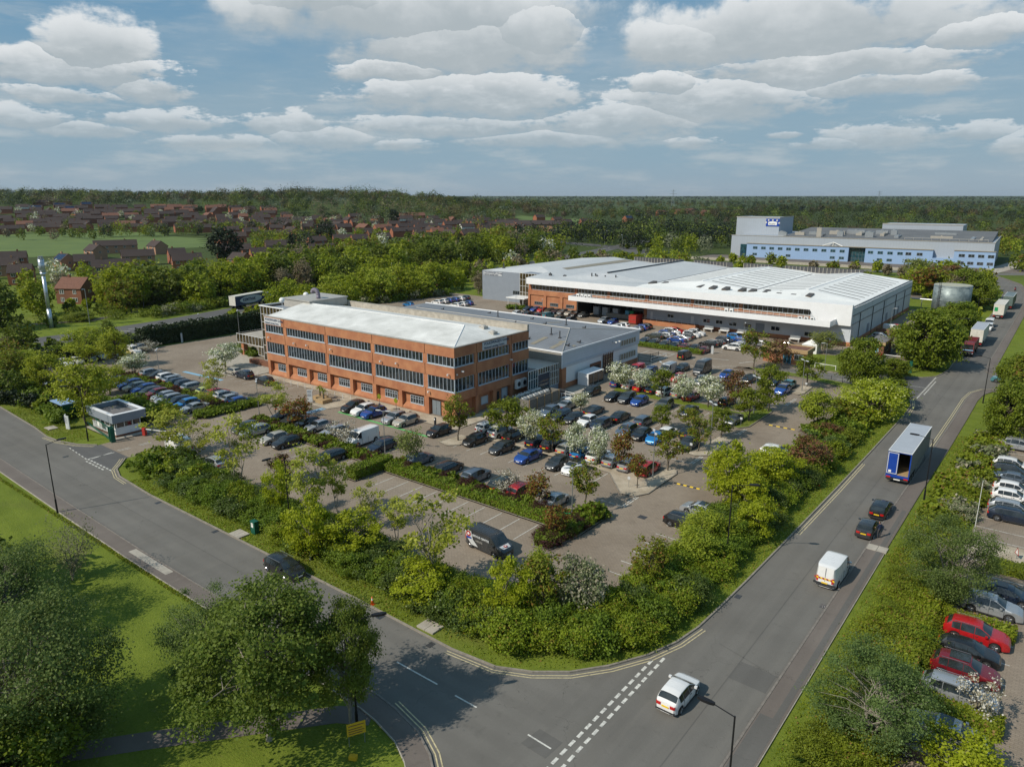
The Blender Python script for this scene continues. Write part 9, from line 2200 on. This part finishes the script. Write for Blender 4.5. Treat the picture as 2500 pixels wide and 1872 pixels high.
# trees and blossom between the houses
PLACE = 'between the houses of the estate'
def near_house(x, y): return any((x-a)**2+(y-b)**2 < 7.5**2 for a, b in HC)
belt(WP((-150,420),(-60,300),(0,330),(30,420),(20,585),(-60,600),(-190,590)), 90, ['dark','olive','white','grey','dark','bright'], 6, 10, 8.5, avoid=near_house)
belt(WP((-260,250),(-60,235),(-40,275),(-120,330),(-290,320)), 34, ['dark','olive','grey','white','bright'], 6, 9.5, 9, avoid=near_house)
belt(WP((-600,560),(-330,560),(-330,600),(-200,672),(-120,600),(-60,620),(0,640),(0,760),(-240,800),(-620,860)), 150, ['dark','olive','dark','grey','white'], 6, 10, 11, avoid=near_house)
PLACE = 'along the edge of the football field'
belt(WP((-330,598),(-210,650),(-150,655),(-150,672),(-230,668),(-340,616)), 24, ['dark','dark','bright','con'], 9, 13, 7, avoid=near_house)
belt(WP((-190,520),(-165,440),(-140,400),(-120,420),(-140,600),(-175,640)), 14, ['con','dark','olive','con'], 9, 14, 9, avoid=near_house)
# football goals on the field
for X_, Y_ in ((-213,566),(-160,500)):
    x, y = W(X_, Y_); o = tag(empty('goal', (x, y, gz(x, y)), AH+rad(5)), 'white football goal at the far side of the field' if Y_ > 550 else 'white football goal nearer the terraces', 'goal'); mb = MB(); mb.tube((-3.66,0,0),(-3.66,0,2.4),.1,n=6); mb.tube((3.66,0,0),(3.66,0,2.4),.1,n=6); mb.tube((-3.66,0,2.4),(3.66,0,2.4),.1,n=6); mb.build('frame', ['steel_white'], o)
build_bg()
# ------------------------------------------------------------ air

mbh = MB(); x0, y0 = W(0, 0); mbh.add([(-9000,-3000,-3),(9000,-3000,-3),(9000,12000,-3),(-9000,12000,-3),(-9000,-3000,75),(9000,-3000,75),(9000,12000,75),(-9000,12000,75)], [(0,3,2,1),(4,5,6,7),(0,1,5,4),(1,2,6,5),(2,3,7,6),(3,0,4,7)])
hz = bpy.data.materials.new('haze_air'); hz.use_nodes = True; T = NT(hz.node_tree); T.n.remove(T.n['Principled BSDF'])
pv = T.node('ShaderNodeVolumePrincipled'); pv.inputs['Color'].default_value = (.82, .9, 1, 1); pv.inputs['Density'].default_value = .00003; pv.inputs['Anisotropy'].default_value = .3
out = [n for n in T.n if n.type == 'OUTPUT_MATERIAL'][0]; T.l.new(pv.outputs[0], out.inputs['Volume']); MATS['haze_air'] = hz
hzo = mbh.build('haze', ['haze_air']); tag(hzo, 'thin pale air over the whole view', 'haze', None, 'stuff')
